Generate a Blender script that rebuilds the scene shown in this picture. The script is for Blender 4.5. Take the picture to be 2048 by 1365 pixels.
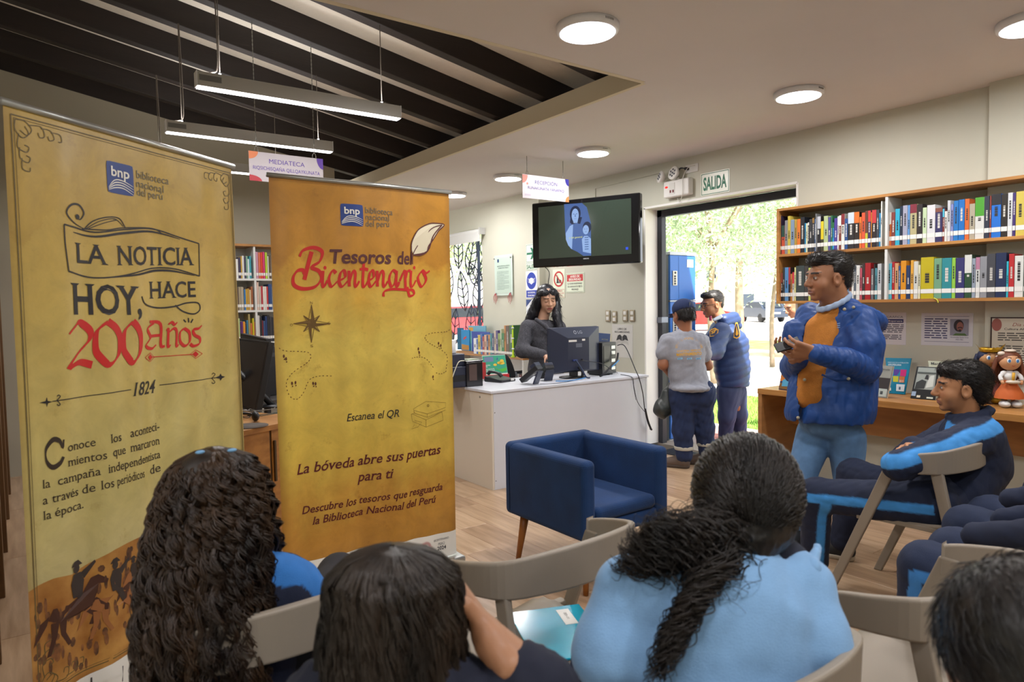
import bpy, math, random
import numpy as np
from mathutils import Matrix, Vector
random.seed(7)
S = bpy.context.scene
for o in list(bpy.data.objects): bpy.data.objects.remove(o)
# ---------------- camera, world, sun, exposure ----------------
CH = 1.42
cam = bpy.data.cameras.new('camera'); co = bpy.data.objects.new('camera', cam)
S.collection.objects.link(co); S.camera = co
YAW, PIT, ROL, FPX = 0.62480, 0.052024, -0.016620, 1358.64
fw = Vector((math.sin(YAW)*math.cos(PIT), math.cos(YAW)*math.cos(PIT), -math.sin(PIT)))
rt = Vector((math.cos(YAW), -math.sin(YAW), 0)); up = rt.cross(fw)
r2 = rt*math.cos(ROL)+up*math.sin(ROL); u2 = up*math.cos(ROL)-rt*math.sin(ROL)
M = Matrix((r2, u2, -fw)).transposed().to_4x4(); M.translation = (0, 0, CH)
co.matrix_world = M
cam.sensor_width = 36; cam.lens = FPX/2048*36; cam.clip_start = .05; cam.clip_end = 300
cam.dof.use_dof = True; cam.dof.focus_distance = 4.6; cam.dof.aperture_fstop = 4.5
W = bpy.data.worlds.new('world'); S.world = W; W.use_nodes = True
nt = W.node_tree; bg = nt.nodes['Background']
sk = nt.nodes.new('ShaderNodeTexSky'); sk.sky_type = 'HOSEK_WILKIE'; sk.turbidity = 6
sk.sun_direction = Vector((.5, .25, .8)).normalized()
mx = nt.nodes.new('ShaderNodeMix'); mx.data_type = 'RGBA'; mx.inputs[0].default_value = .65
mx.inputs[7].default_value = (.95, .97, 1, 1)
nt.links.new(sk.outputs[0], mx.inputs[6]); nt.links.new(mx.outputs[2], bg.inputs[0])
bg.inputs[1].default_value = 3.6
sl = bpy.data.lights.new('sun', 'SUN'); sl.energy = 20; sl.angle = .02; sl.color = (1, .96, .88)
so = bpy.data.objects.new('sun', sl); S.collection.objects.link(so)
so.rotation_euler = (Vector((-.25, -.45, .85))).to_track_quat('Z', 'Y').to_euler()
for i_, (x_, y_, e_) in enumerate(((.9, .1, 19), (3.0, .2, 17), (-.9, 1.0, 16), (-.6, -.8, 14), (1.6, -1.0, 16))):   # unseen fill lights, added around the camera to brighten the foreground
    al_ = bpy.data.lights.new('room_fill', 'AREA'); al_.shape = 'DISK'; al_.size = .26; al_.energy = e_; al_.color = (.99, .98, 1)
    ao_ = bpy.data.objects.new('room_fill', al_); S.collection.objects.link(ao_); ao_.location = (x_, y_, 2.72)
S.view_settings.view_transform = 'Standard'; S.view_settings.look = 'None'
S.view_settings.gamma = 1; S.view_settings.use_curve_mapping = False
S.view_settings.exposure = 0.0

# ---------------- helpers ----------------
COL = S.collection
_mats = {}
def lin(c):
    if isinstance(c, str):
        c = tuple(int(c[i:i+2], 16)/255 for i in (0, 2, 4))
    return tuple((v/12.92 if v <= .04045 else ((v+.055)/1.055)**2.4) for v in c[:3])
def mat(name, color, rough=.6, metal=0, noise=0, nscale=8, bump=0, bscale=60, emit=None, es=1, spec=.5,
        alpha=1, trans=0, attr=False, stretch=None, sheen=0, coat=0, wood=None):
    """principled material; colour as sRGB hex; noise = value variation; bump = fine relief"""
    if name in _mats: return _mats[name]
    m = bpy.data.materials.new(name); m.use_nodes = True; n = m.node_tree.nodes; l = m.node_tree.links
    b = n['Principled BSDF']; c = lin(color) if color else (1, 1, 1)
    b.inputs['Base Color'].default_value = (*c, 1); b.inputs['Roughness'].default_value = rough
    b.inputs['Metallic'].default_value = metal; b.inputs['Specular IOR Level'].default_value = spec
    b.inputs['Alpha'].default_value = alpha; b.inputs['Transmission Weight'].default_value = trans
    if sheen: b.inputs['Sheen Weight'].default_value = sheen; b.inputs['Sheen Roughness'].default_value = .4
    if coat: b.inputs['Coat Weight'].default_value = coat
    src = None
    if attr:
        a = n.new('ShaderNodeAttribute'); a.attribute_name = 'Col'; src = a.outputs['Color']
    if noise or bump or wood:
        tc = n.new('ShaderNodeTexCoord'); mp = n.new('ShaderNodeMapping'); l.new(tc.outputs['Object'], mp.inputs[0])
        if stretch: mp.inputs['Scale'].default_value = stretch
    if wood:
        t1 = n.new('ShaderNodeTexNoise'); t1.inputs['Scale'].default_value = nscale; t1.inputs['Detail'].default_value = 6
        l.new(mp.outputs[0], t1.inputs[0])
        r = n.new('ShaderNodeValToRGB'); r.color_ramp.elements[0].position = .32; r.color_ramp.elements[1].position = .68
        r.color_ramp.elements[0].color = (*lin(wood), 1); r.color_ramp.elements[1].color = (*c, 1)
        l.new(t1.outputs[0], r.inputs[0]); src = r.outputs[0]
    if noise:
        t = n.new('ShaderNodeTexNoise'); t.inputs['Scale'].default_value = nscale; t.inputs['Detail'].default_value = 5
        l.new(mp.outputs[0], t.inputs[0])
        h = n.new('ShaderNodeHueSaturation'); mr = n.new('ShaderNodeMapRange')
        mr.inputs[1].default_value = .3; mr.inputs[2].default_value = .7
        mr.inputs[3].default_value = 1-noise; mr.inputs[4].default_value = 1+noise
        l.new(t.outputs[0], mr.inputs[0]); l.new(mr.outputs[0], h.inputs['Value'])
        if src: l.new(src, h.inputs['Color'])
        else: h.inputs['Color'].default_value = (*c, 1)
        src = h.outputs[0]
    if bump:
        t2 = n.new('ShaderNodeTexNoise'); t2.inputs['Scale'].default_value = bscale; t2.inputs['Detail'].default_value = 4
        l.new(mp.outputs[0], t2.inputs[0])
        bp = n.new('ShaderNodeBump'); bp.inputs['Strength'].default_value = min(bump, 1); bp.inputs['Distance'].default_value = .003*max(1, bump)
        l.new(t2.outputs[0], bp.inputs['Height']); l.new(bp.outputs[0], b.inputs['Normal'])
    if src: l.new(src, b.inputs['Base Color'])
    if emit:
        b.inputs['Emission Color'].default_value = (*lin(emit), 1); b.inputs['Emission Strength'].default_value = es
    _mats[name] = m; return m
def cm(hexc, rough=.5): return mat('plain_'+hexc+('' if rough == .5 else '_%d' % int(rough*100)), hexc, rough)
def eul(rx=0, ry=0, rz=0):
    return (Matrix.Rotation(rz, 3, 'Z') @ Matrix.Rotation(ry, 3, 'Y') @ Matrix.Rotation(rx, 3, 'X'))
class MB:
    """collects shapes; build() links them as ONE mesh object"""
    def __init__(s): s.v = []; s.f = []; s.m = []; s.sm = []
    def add(s, vs, fs, mi=0, smooth=False):
        k = len(s.v); s.v += [tuple(v) for v in vs]; s.f += [tuple(i+k for i in f) for f in fs]
        s.m += [mi]*len(fs); s.sm += [smooth]*len(fs); return s
    def box(s, c, d, R=None, mi=0):
        x, y, z = d[0]/2, d[1]/2, d[2]/2
        vs = [Vector(p) for p in ((-x,-y,-z),(x,-y,-z),(x,y,-z),(-x,y,-z),(-x,-y,z),(x,-y,z),(x,y,z),(-x,y,z))]
        if R is not None: vs = [R @ p for p in vs]
        return s.add([p+Vector(c) for p in vs], [(0,3,2,1),(4,5,6,7),(0,1,5,4),(1,2,6,5),(2,3,7,6),(3,0,4,7)], mi)
    def mm(s, a, b, mi=0):
        return s.box([(a[i]+b[i])/2 for i in range(3)], [abs(b[i]-a[i]) for i in range(3)], None, mi)
    def quad(s, a, b, c, d, mi=0): return s.add([a, b, c, d], [(0, 1, 2, 3)], mi)
    def prism(s, poly, fn, h0, h1, mi=0):
        """poly 2D outline, fn(x,y,h)->3D"""
        n = len(poly); vs = [fn(x, y, h0) for x, y in poly]+[fn(x, y, h1) for x, y in poly]
        fs = [tuple(range(n))[::-1], tuple(range(n, 2*n))]+[(i, (i+1) % n, n+(i+1) % n, n+i) for i in range(n)]
        return s.add(vs, fs, mi)
    def tube(s, pts, r, n=8, mi=0, cap=True, closed=False):
        pts = [Vector(p) for p in pts]; N = len(pts)
        rs = r if isinstance(r, (list, tuple)) else [r]*N
        vs = []; t0 = None; nrm = None
        for i, p in enumerate(pts):
            if closed: t = pts[(i+1) % N]-pts[i-1]
            else: t = pts[min(i+1, N-1)]-pts[max(i-1, 0)]
            t = t.normalized() if t.length > 1e-9 else Vector((0, 0, 1))
            if nrm is None:
                a = Vector((0, 0, 1)) if abs(t.z) < .9 else Vector((1, 0, 0)); nrm = t.cross(a).normalized()
            else:
                nrm = (nrm-t*nrm.dot(t));  nrm = nrm.normalized() if nrm.length > 1e-6 else t.orthogonal().normalized()
            b = t.cross(nrm)
            for k in range(n):
                a = 2*math.pi*k/n; vs.append(p+(nrm*math.cos(a)+b*math.sin(a))*rs[i])
        fs = []
        for i in range(N if closed else N-1):
            for k in range(n):
                j = (i+1) % N; fs.append((i*n+k, i*n+(k+1) % n, j*n+(k+1) % n, j*n+k))
        if cap and not closed: fs += [tuple(range(n))[::-1], tuple(range((N-1)*n, N*n))]
        return s.add(vs, fs, mi, True)
    def lathe(s, prof, c=(0, 0, 0), n=24, R=None, mi=0, smooth=True):
        vs = []; c = Vector(c)
        for r, z in prof:
            for k in range(n):
                a = 2*math.pi*k/n; p = Vector((r*math.cos(a), r*math.sin(a), z))
                vs.append(c+(R @ p if R is not None else p))
        fs = [(i*n+k, i*n+(k+1) % n, (i+1)*n+(k+1) % n, (i+1)*n+k) for i in range(len(prof)-1) for k in range(n)]
        if prof[0][0] > 1e-6: fs.append(tuple(range(n))[::-1])
        if prof[-1][0] > 1e-6: fs.append(tuple(range((len(prof)-1)*n, len(prof)*n)))
        return s.add(vs, fs, mi, smooth)
    def ell(s, c, r, R=None, n=12, mi=0):
        prof = [(max(math.sin(math.pi*i/n), 0), -math.cos(math.pi*i/n)) for i in range(n+1)]
        vs = []; m = n*2; c = Vector(c)
        for a, z in prof:
            for k in range(m):
                t = 2*math.pi*k/m; p = Vector((a*math.cos(t)*r[0], a*math.sin(t)*r[1], z*r[2]))
                vs.append(c+(R @ p if R is not None else p))
        return s.add(vs, [(i*m+k, i*m+(k+1) % m, (i+1)*m+(k+1) % m, (i+1)*m+k) for i in range(n) for k in range(m)], mi, True)
    def grid(s, fn, nu, nv, mi=0, smooth=True):
        vs = [fn(i/nu, j/nv) for j in range(nv+1) for i in range(nu+1)]
        return s.add(vs, [(j*(nu+1)+i, j*(nu+1)+i+1, (j+1)*(nu+1)+i+1, (j+1)*(nu+1)+i) for j in range(nv) for i in range(nu)], mi, smooth)
    def xf(s, fn): s.v = [tuple(fn(Vector(v))) for v in s.v]; return s
    def build(s, name, mats, parent=None, bevel=0, loc=None, rz=0, seg=2, solid=0):
        me = bpy.data.meshes.new(name); me.from_pydata(s.v, [], s.f)
        if not isinstance(mats, (list, tuple)): mats = [mats]
        for m in mats: me.materials.append(m)
        me.polygons.foreach_set('material_index', s.m); me.polygons.foreach_set('use_smooth', s.sm); me.update()
        o = bpy.data.objects.new(name, me); COL.objects.link(o)
        if parent: o.parent = parent
        if loc is not None: o.location = loc
        if rz: o.rotation_euler[2] = rz
        if solid:
            q = o.modifiers.new('solid', 'SOLIDIFY'); q.thickness = solid; q.offset = 0
        if bevel:
            q = o.modifiers.new('bevel', 'BEVEL'); q.width = bevel; q.segments = seg; q.limit_method = 'ANGLE'
            q.harden_normals = False
        return o
def tag(o, label=None, cat=None, group=None, kind=None):
    if label: o['label'] = label
    if cat: o['category'] = cat
    if group: o['group'] = group
    if kind: o['kind'] = kind
    return o
def struct(o): o['kind'] = 'structure'; return o
def thing(name, label, cat, loc=(0, 0, 0), rz=0, group=None):
    o = bpy.data.objects.new(name, None); COL.objects.link(o); o.empty_display_size = .1
    o.location = loc; o.rotation_euler[2] = rz; return tag(o, label, cat, group)
def copy_tree(o, parent=None):
    c = o.copy(); COL.objects.link(c)
    if parent is not None: c.parent = parent
    for ch in list(o.children): copy_tree(ch, c)
    return c
def catmull(pts, n=8, closed=False):
    pts = [Vector(p) for p in pts]; out = []; N = len(pts)
    for i in range(N if closed else N-1):
        g = (lambda k: pts[k % N]) if closed else (lambda k: pts[min(max(k, 0), N-1)])
        a, b, c, d = g(i-1), g(i), g(i+1), g(i+2)
        for k in range(n):
            t = k/n
            out.append(.5*((2*b)+(c-a)*t+(2*a-5*b+4*c-d)*t*t+(3*b-a-3*c+d)*t**3))
    if not closed: out.append(pts[-1])
    return out
# ---- pixel -> world, used once to place things at their measured depth
def ray(x, y): return fw+r2*((x-1024)/FPX)-u2*((y-682.5)/FPX)
def atZ(x, y, z): d = ray(x, y); return d*((z-CH)/d.z)+Vector((0, 0, CH))
def atX(x, y, X): d = ray(x, y); return d*(X/d.x)+Vector((0, 0, CH))
def atY(x, y, Y): d = ray(x, y); return d*(Y/d.y)+Vector((0, 0, CH))
# ---------------- lettering ----------------
_fc = {}
def glyphs(txt, shear=0, off=0, serif=0):
    key = (txt, shear, off, serif)
    if key in _fc: return _fc[key]
    c = bpy.data.curves.new('t', 'FONT'); c.body = txt; c.size = 1; c.shear = shear; c.offset = off; c.resolution_u = 3
    o = bpy.data.objects.new('t', c); me = o.to_mesh()
    vs = [(v.co.x, v.co.y) for v in me.vertices]; fs = [tuple(p.vertices) for p in me.polygons]
    if serif:
        from collections import Counter
        ec = Counter()
        for p in me.polygons:
            for e in p.edge_keys: ec[tuple(sorted(e))] += 1
        hz = {}
        for (a, b), k in ec.items():
            if k == 1 and abs(vs[a][1]-vs[b][1]) < .004 and abs(vs[a][0]-vs[b][0]) > .02:
                hz.setdefault(round(vs[a][1], 2), []).append(sorted((vs[a][0], vs[b][0])))
        for y, segs in hz.items():
            if not (abs(y) < .02 or .42 < y < .47 or .66 < y < .77): continue
            segs.sort(); mg = []
            for q in segs:
                if mg and q[0] <= mg[-1][1]+.01: mg[-1][1] = max(mg[-1][1], q[1])
                else: mg.append(list(q))
            for x0, x1 in mg:
                if x1-x0 > .22: continue
                k = len(vs); e = serif; h = .045 if y < .3 else -.045; sx = shear*0
                vs += [(x0-e, y), (x1+e, y), (x1+e*.2, y+h), (x0-e*.2, y+h)]
                fs.append((k, k+1, k+2, k+3) if h > 0 else (k+3, k+2, k+1, k))
    o.to_mesh_clear(); bpy.data.objects.remove(o); bpy.data.curves.remove(c)
    if vs: x0 = min(v[0] for v in vs); x1 = max(v[0] for v in vs)
    else: x0 = x1 = 0
    _fc[key] = (vs, fs, x0, x1); return _fc[key]
def text(mb, txt, fn, x, y, h, w=None, align='l', shear=0, off=0, serif=0, mi=0):
    """h = cap height; w = total width (letters condensed to fit); fn(u,v)->3D"""
    vs, fs, x0, x1 = glyphs(txt, shear, off, serif)
    sy = h/.682; sx = (w/(x1-x0)) if w else sy; tw = (x1-x0)*sx
    ox = x-(0 if align == 'l' else tw/2 if align == 'c' else tw)
    mb.add([fn(ox+(a-x0)*sx, y+b*sy) for a, b in vs], fs, mi)
def ribbon(mb, pts, fn, w=.01, nib=None, thin=.2, mi=0, n=6, taper=False):
    """pen stroke along points (2D); nib = pen angle (rad) gives thick-thin strokes"""
    P = catmull([(p[0], p[1], 0) for p in pts], n) if n > 1 else [Vector((p[0], p[1], 0)) for p in pts]
    L = []; Rr = []
    for i, p in enumerate(P):
        t = (P[min(i+1, len(P)-1)]-P[max(i-1, 0)]); t = t.normalized() if t.length > 1e-9 else Vector((1, 0, 0))
        nn = Vector((-t.y, t.x, 0)); ww = w
        if nib is not None: ww = w*(thin+(1-thin)*abs(math.sin(math.atan2(t.y, t.x)-nib)))
        if taper: ww *= .25+.75*math.sin(math.pi*min(max(i/(len(P)-1), 0), 1))
        L.append(p+nn*ww/2); Rr.append(p-nn*ww/2)
    vs = [fn(q.x, q.y) for q in L]+[fn(q.x, q.y) for q in Rr]; k = len(P)
    mb.add(vs, [(i, k+i, k+i+1, i+1) for i in range(k-1)], mi)
def poly(mb, pts, fn, mi=0): mb.add([fn(*p) for p in pts], [tuple(range(len(pts)))], mi)
def disc(mb, cx, cy, rx, ry, fn, n=20, mi=0, a0=0, a1=2*math.pi):
    poly(mb, [(cx+rx*math.cos(a0+(a1-a0)*i/n), cy+ry*math.sin(a0+(a1-a0)*i/n)) for i in range(n)], fn, mi)
def rect(mb, x0, y0, x1, y1, fn, mi=0): poly(mb, [(x0, y0), (x1, y0), (x1, y1), (x0, y1)], fn, mi)
def ring(mb, cx, cy, r0, r1, fn, n=32, mi=0):
    vs = [];
    for i in range(n):
        a = 2*math.pi*i/n; vs += [fn(cx+r0*math.cos(a), cy+r0*math.sin(a)), fn(cx+r1*math.cos(a), cy+r1*math.sin(a))]
    mb.add(vs, [(2*i, 2*i+1, (2*i+3) % (2*n), (2*i+2) % (2*n)) for i in range(n)], mi)
def scribble(mb, x0, x1, y, h, fn, rnd, mi=0):
    """a line of print too small to read: word-sized dashes"""
    x = x0
    while x < x1-h:
        w = min(rnd.uniform(1.5, 5)*h, x1-x); rect(mb, x, y, x+w, y+h*.55, fn, mi); x += w+h*.7
def wallA(X):      # print on a wall that faces -X : u runs towards -Y
    return lambda u, v, e=0: Vector((X-e, -u, v))
def wallY(Y):      # print on a face that faces -Y
    return lambda u, v, e=0: Vector((u, Y-e, v))
# =============== SETTING ===============
XA, XB, ZC, XF, YO = 5.057, 4.965, 2.765, 3.14, 2.948
wallm = mat('wall_paint', 'c6c5b6', .75, noise=.03, nscale=2, bump=.15, bscale=220)
ceilm = mat('ceiling_paint', 'd8d3d2', .8, noise=.02, nscale=2)
whitem = mat('white_paint', 'e6e4e0', .5)
darkf = mat('dark_frame', '23252e', .45)
base = MB(); base.mm((-.3, -1.5, -.06), (XA, 9.8, -.004))
fl = struct(base.build('floor', mat('grout', '5b4636', .8)))
pm = []
for i, (a, b) in enumerate((('bea182', 'a5866a'), ('c6aa8c', 'b09070'), ('b3947a', '977a5c'), ('c2a68a', 'a88a6c'))):
    pm.append(mat('wood_tile_%d' % i, a, .28, wood=b, nscale=3.2, stretch=(7, .8, 1), noise=.07, bump=.06, bscale=30, spec=.45))
meshes = []
for i in range(4):
    q = MB(); q.box((0, 0, -.004), (.1985, 1.1985, .008)); o = q.build('plank', pm[i], fl, bevel=.0012, seg=1); meshes.append(o.data)
    bpy.data.objects.remove(o)
rnd = random.Random(3); cnt = 0; rest = MB()
for r in range(-2, 27):
    x = .211+.2*r+.1
    off = (.06+[0, .4, .8, .2, .6, 1.0][r % 6]) % 1.2
    for k in range(-2, 9):
        y = off+1.2*k
        if x+.1 > XA+.1 or x < -.3 or y > 9.9: continue
        # in view and near enough to tell planks apart
        d = Vector((x, y, 0)).dot(Vector((fw.x, fw.y, 0))); lat = Vector((x, y, 0)).dot(rt)
        if .6 < d < 8.5 and abs(lat) < d*.85+.6 and cnt < 290:
            o = bpy.data.objects.new('plank', meshes[rnd.randrange(4)]); COL.objects.link(o); o.parent = fl
            o.location = (x, y, 0)
            b = o.modifiers.new('bevel', 'BEVEL'); b.width = .0012; b.segments = 1
            if rnd.random() < .5: o.rotation_euler[2] = math.pi
            cnt += 1
        else: rest.box((x, y, -.004), (.1985, 1.1985, .008))
tag(rest.build('planking', pm[0], fl), kind='stuff')
# ceiling slab with the opening X<XF, Y>YO
q = MB(); q.mm((-2.4, -1.5, ZC), (5.4, YO, ZC+.03)); q.mm((XF, YO, ZC), (5.4, 9.8, ZC+.03)); struct(q.build('ceiling', ceilm))
q = MB(); q.mm((XF-.003, YO-.003, ZC-.001), (XF+.03, 9.8, ZC+.128)); struct(q.build('trim_1', mat('fascia', 'd8ceb4', .7)))
q = MB(); q.mm((-2.4, YO-.03, ZC-.001), (XF-.003, YO+.003, ZC+.128)); struct(q.build('trim_2', mat('fascia', 'd8ceb4', .7)))
# wall A (right) with door and window openings
q = MB()
q.mm((XA, -1.5, 0), (XA+.165, 1.76, ZC+.05)); q.mm((XB+.01, -1.5, 0), (XA+.01, 1.745, ZC+.05))
q.mm((XA, 1.76, 0), (XA+.165, 3.096, ZC+.05)); q.mm((XA, 3.096, 2.356), (XA+.165, 4.721, ZC+.05))
q.mm((XA, 4.721, 0), (XA+.165, 6.31, ZC+.05))
WY0, WY1, WZ0, WZ1 = 7.53, 9.3, .72, 2.45
q.mm((XB, 6.31, 0), (XA+.165, WY0, ZC+.05)); q.mm((XB, WY0, 0), (XA+.165, WY1, WZ0)); q.mm((XB, WY0, WZ1), (XA+.165, WY1, ZC+.05))
q.mm((XB, WY1, 0), (XA+.165, 9.9, ZC+.05))
wr = struct(q.build('wall_right', wallm))
# a faint painted conduit line above the screen
q = MB(); q.tube([atX(1191, 395, XA-.004), atX(1191, 377, XA-.004), atX(1318, 347, XA-.004)], .005, 6); q.build('conduit', wallm, wr)
# white reveal of the doorway
q = MB(); q.mm((XA-.004, 4.717, 0), (XA+.17, 4.735, 2.36)); q.mm((XA-.004, 3.09, 2.352), (XA+.17, 4.735, 2.372)); q.mm((XA-.004, 3.082, 0), (XA+.17, 3.1, 2.36))
struct(q.build('trim_3', whitem))
# dark metal gate frame outside the reveal
q = MB(); X0, X1 = XA+.17, XA+.235
q.mm((X0, 4.66, -.1), (X1, 4.721, 2.352)); q.mm((X0, 3.1, 2.28), (X1, 4.721, 2.352)); q.mm((X0, 3.1, -.1), (X1, 3.15, 2.352))
d1 = struct(q.build('door_1', darkf, bevel=.004))
q = MB(); q.mm((X0-.012, 4.655, 1.22), (X1+.02, 4.72, 1.28)); q.mm((X0-.012, 4.655, .3), (X1+.02, 4.72, .36)); q.build('hinge', mat('hinge_steel', '7f8592', .4, .6), d1, bevel=.004)
q = MB(); q.mm((X0-.01, 3.1, -.12), (X1+.2, 4.72, -.004)); struct(q.build('trim_4', mat('sill_stone', '8d8378', .7, noise=.1)))
# far wall, its free end, and the wall beyond
q = MB(); q.mm((-2.4, 7.3, 0), (2.88, 7.42, 3.6)); struct(q.build('wall_back', mat('wall_grey', 'aaa493', .8, noise=.03, nscale=2)))
q = MB(); q.mm((2.88, 9.75, 0), (5.4, 9.87, 2.8)); struct(q.build('wall_far', wallm))
# left wall: panelled doors seen almost edge-on
q = MB(); q.mm((-.25, 1.9, 1.95), (-.13, 7.3, 3.9)); q.mm((-.25, 1.9, 0), (-.13, 2.6, 1.95)); wl = struct(q.build('wall_left', mat('wall_left_paint', 'b9b4a8', .7)))
q = MB(); q.mm((-.23, 2.6, 0), (-.15, 7.3, 1.95)); d2 = struct(q.build('door_2', mat('brown_door', '7a5c3c', .4, wood='5d4229', nscale=3, stretch=(1, 1, .15)), bevel=.003))
for y in (2.62, 3.4, 4.2, 5.0, 5.8, 6.6):
    q = MB(); q.mm((-.15, y, 0), (-.125, y+.06, 1.95)); q.build('stile', mat('brown_door', ''), d2, bevel=.003)
q = MB(); q.mm((-2.4, -1.5, 0), (5.3, -1.62, 3)); struct(q.build('wall_front', wallm))
q = MB(); q.mm((-2.5, -1.5, 0), (-2.38, 2, 3)); q.mm((-2.4, 1.95, 0), (-.2, 2.05, 4)); struct(q.build('wall_side', wallm))
# roof boards and beams over the opening
sl_ = .181
def roofz(x, zb=2.92): return zb-sl_*(x-3.14)
roofm = mat('rough_plaster', 'e0d8ca', .95, noise=.05, nscale=5, bump=1, bscale=45)
q = MB(); a, b = -2.6, 3.9
q.add([(a, 2.2, roofz(a)+.16), (b, 2.2, roofz(b)+.16), (b, 10, roofz(b)+.16), (a, 10, roofz(a)+.16),
       (a, 2.2, roofz(a)+.24), (b, 2.2, roofz(b)+.24), (b, 10, roofz(b)+.24), (a, 10, roofz(a)+.24)],
      [(0, 3, 2, 1), (4, 5, 6, 7), (0, 1, 5, 4), (1, 2, 6, 5), (2, 3, 7, 6), (3, 0, 4, 7)])
roof = struct(q.build('roof', roofm))
beamm = mat('dark_timber', '1f1613', .6, noise=.25, nscale=4, stretch=(.4, 4, 4), bump=.4, bscale=30)
yb = 2.85; k = 0
for yf in (2.84, 3.41, 3.98, 4.58, 5.10, 5.69, 6.24, 6.81, 7.38, 7.95, 8.5, 9.1):
    q = MB(); y0, y1 = yf-.085, yf; a, b = -2.6, 3.6
    q.add([(a, y0, roofz(a)), (b, y0, roofz(b)), (b, y1, roofz(b)), (a, y1, roofz(a)),
           (a, y0, roofz(a)+.162), (b, y0, roofz(b)+.162), (b, y1, roofz(b)+.162), (a, y1, roofz(a)+.162)],
          [(0, 3, 2, 1), (4, 5, 6, 7), (0, 1, 5, 4), (1, 2, 6, 5), (2, 3, 7, 6), (3, 0, 4, 7)])
    q.build('beam', beamm, roof, bevel=.004)
q = MB(); q.mm((XF+.9, 2.9, ZC+.03), (XF+.95, 9.8, 3.3)); q.mm((2.9, 7.9, ZC+.12), (4.1, 7.95, 3.4)); q.mm((-2.4, YO-.5, ZC+.03), (4.2, YO-.45, 4.1))
struct(q.build('void_backdrop', mat('void_shade', '1c1715', .9)))  # added dark sheets standing in for the shade of the roof space
# window_1 with leaf grille
wv = struct(MB().mm((XA+.1, WY0, WZ0), (XA+.106, WY0+.008, WZ1)).mm((XA+.1, WY1-.03, WZ0), (XA+.14, WY1, WZ1)).mm((XA+.1, WY0, WZ0), (XA+.14, WY1, WZ0+.03)).mm((XA+.1, WY0, WZ1-.03), (XA+.14, WY1, WZ1)).mm((XA+.1, 7.93, WZ0), (XA+.14, 7.945, WZ1)).build('window_1', mat('window_steel', '4c566b', .4, .5)))
glm = bpy.data.materials.new('clear_glass'); glm.use_nodes = True
n = glm.node_tree.nodes; n.remove(n['Principled BSDF']); g1 = n.new('ShaderNodeBsdfTransparent'); g2 = n.new('ShaderNodeBsdfGlossy'); g2.inputs[1].default_value = .02
mxs = n.new('ShaderNodeMixShader'); fr = n.new('ShaderNodeFresnel'); fr.inputs[0].default_value = 1.45
mxs.inputs[0].default_value = .06; glm.node_tree.links.new(g1.outputs[0], mxs.inputs[1]); glm.node_tree.links.new(g2.outputs[0], mxs.inputs[2])
glm.node_tree.links.new(mxs.outputs[0], n['Material Output'].inputs[0])
for y0, y1 in ((WY0+.03, 7.93), (7.945, WY1-.03)):
    MB().mm((XA+.118, y0, WZ0+.03), (XA+.122, y1, WZ1-.03)).build('pane', glm, wv)
barm = mat('grille_iron', '2e3a58', .5, .3)
gr = thing('window_grille', 'dark blue wrought-iron grille of interlaced leaf shapes behind the window by the yellow banner', 'window grille', (XA+.2, WY0, WZ0))
def leafbars(cy, cz, h, w, ang):
    q = MB(); ca, sa = math.cos(ang), math.sin(ang)
    f = lambda u, v: Vector((0, cy-WY0+(u*ca-v*sa), cz-WZ0+(u*sa+v*ca)))
    out = [f(w*math.sin(math.pi*t)**.8*sg*(1-.35*t), h*(t-.5)) for sg, rng in ((1, [i/10 for i in range(11)]), (-1, [1-i/10 for i in range(1, 10)])) for t in rng]
    q.tube(out, .009, 6, closed=True); q.tube([f(0, -h*.5), f(0, h*.5)], .009, 6)
    for i in range(4):
        t = .12+.2*i; ww = w*math.sin(math.pi*(t+.12))**.8*(1-.35*(t+.12))
        for s_ in (1, -1): q.tube([f(0, h*(t-.5)), f(ww*s_, h*(t-.5+.13))], .008, 5)
    return q.build('leaf_bar', barm, gr)
for a in ((7.72, 1.72, .62, .15, 0), (8.08, 1.6, .62, .17, .15), (7.9, 2.2, .6, .16, .5), (7.68, 2.3, .5, .13, -.3), (8.25, 2.15, .6, .17, .35), (7.7, 1.18, .55, .15, .1),
          (8.0, 1.0, .6, .16, -.25), (8.3, 1.15, .6, .16, .1), (8.5, 1.65, .6, .17, -.2), (8.6, 2.25, .55, .15, 0), (8.75, 1.1, .6, .16, .2), (8.9, 1.8, .6, .16, .1), (9.1, 2.3, .5, .15, -.2), (9.1, 1.3, .6, .15, -.1), (7.6, 2.0, .4, .12, .9), (7.62, 1.45, .4, .12, -.8), (7.85, 1.35, .4, .12, .7), (8.2, 1.88, .42, .13, -.6), (7.95, 1.88, .35, .1, 1.2), (7.75, .85, .4, .12, .5), (8.15, .8, .4, .12, -.5), (7.63, 2.38, .35, .1, .2)): leafbars(*a)
# roller blind
bl = thing('roller_blind', 'white roller blind rolled up over the window behind the yellow banner', 'blind', (XB-.05, 7.46, 2.4))
MB().tube([(0, 0, 0), (0, 1.9, 0)], .035, 14).mm((-.03, 0, -.13), (-.02, 1.9, 0)).build('fabric_roll', mat('blind_white', 'd9dad8', .6), bl)
MB().mm((-.045, -.02, -.045), (.05, 0, .045)).build('bracket', mat('blind_bracket', 'c4c4c2', .5), bl, bevel=.003)
MB().tube([(0, -.004, -.14), (0, -.004, .0)], .004, 6).build('chain', cm('777777'), bl)
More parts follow.
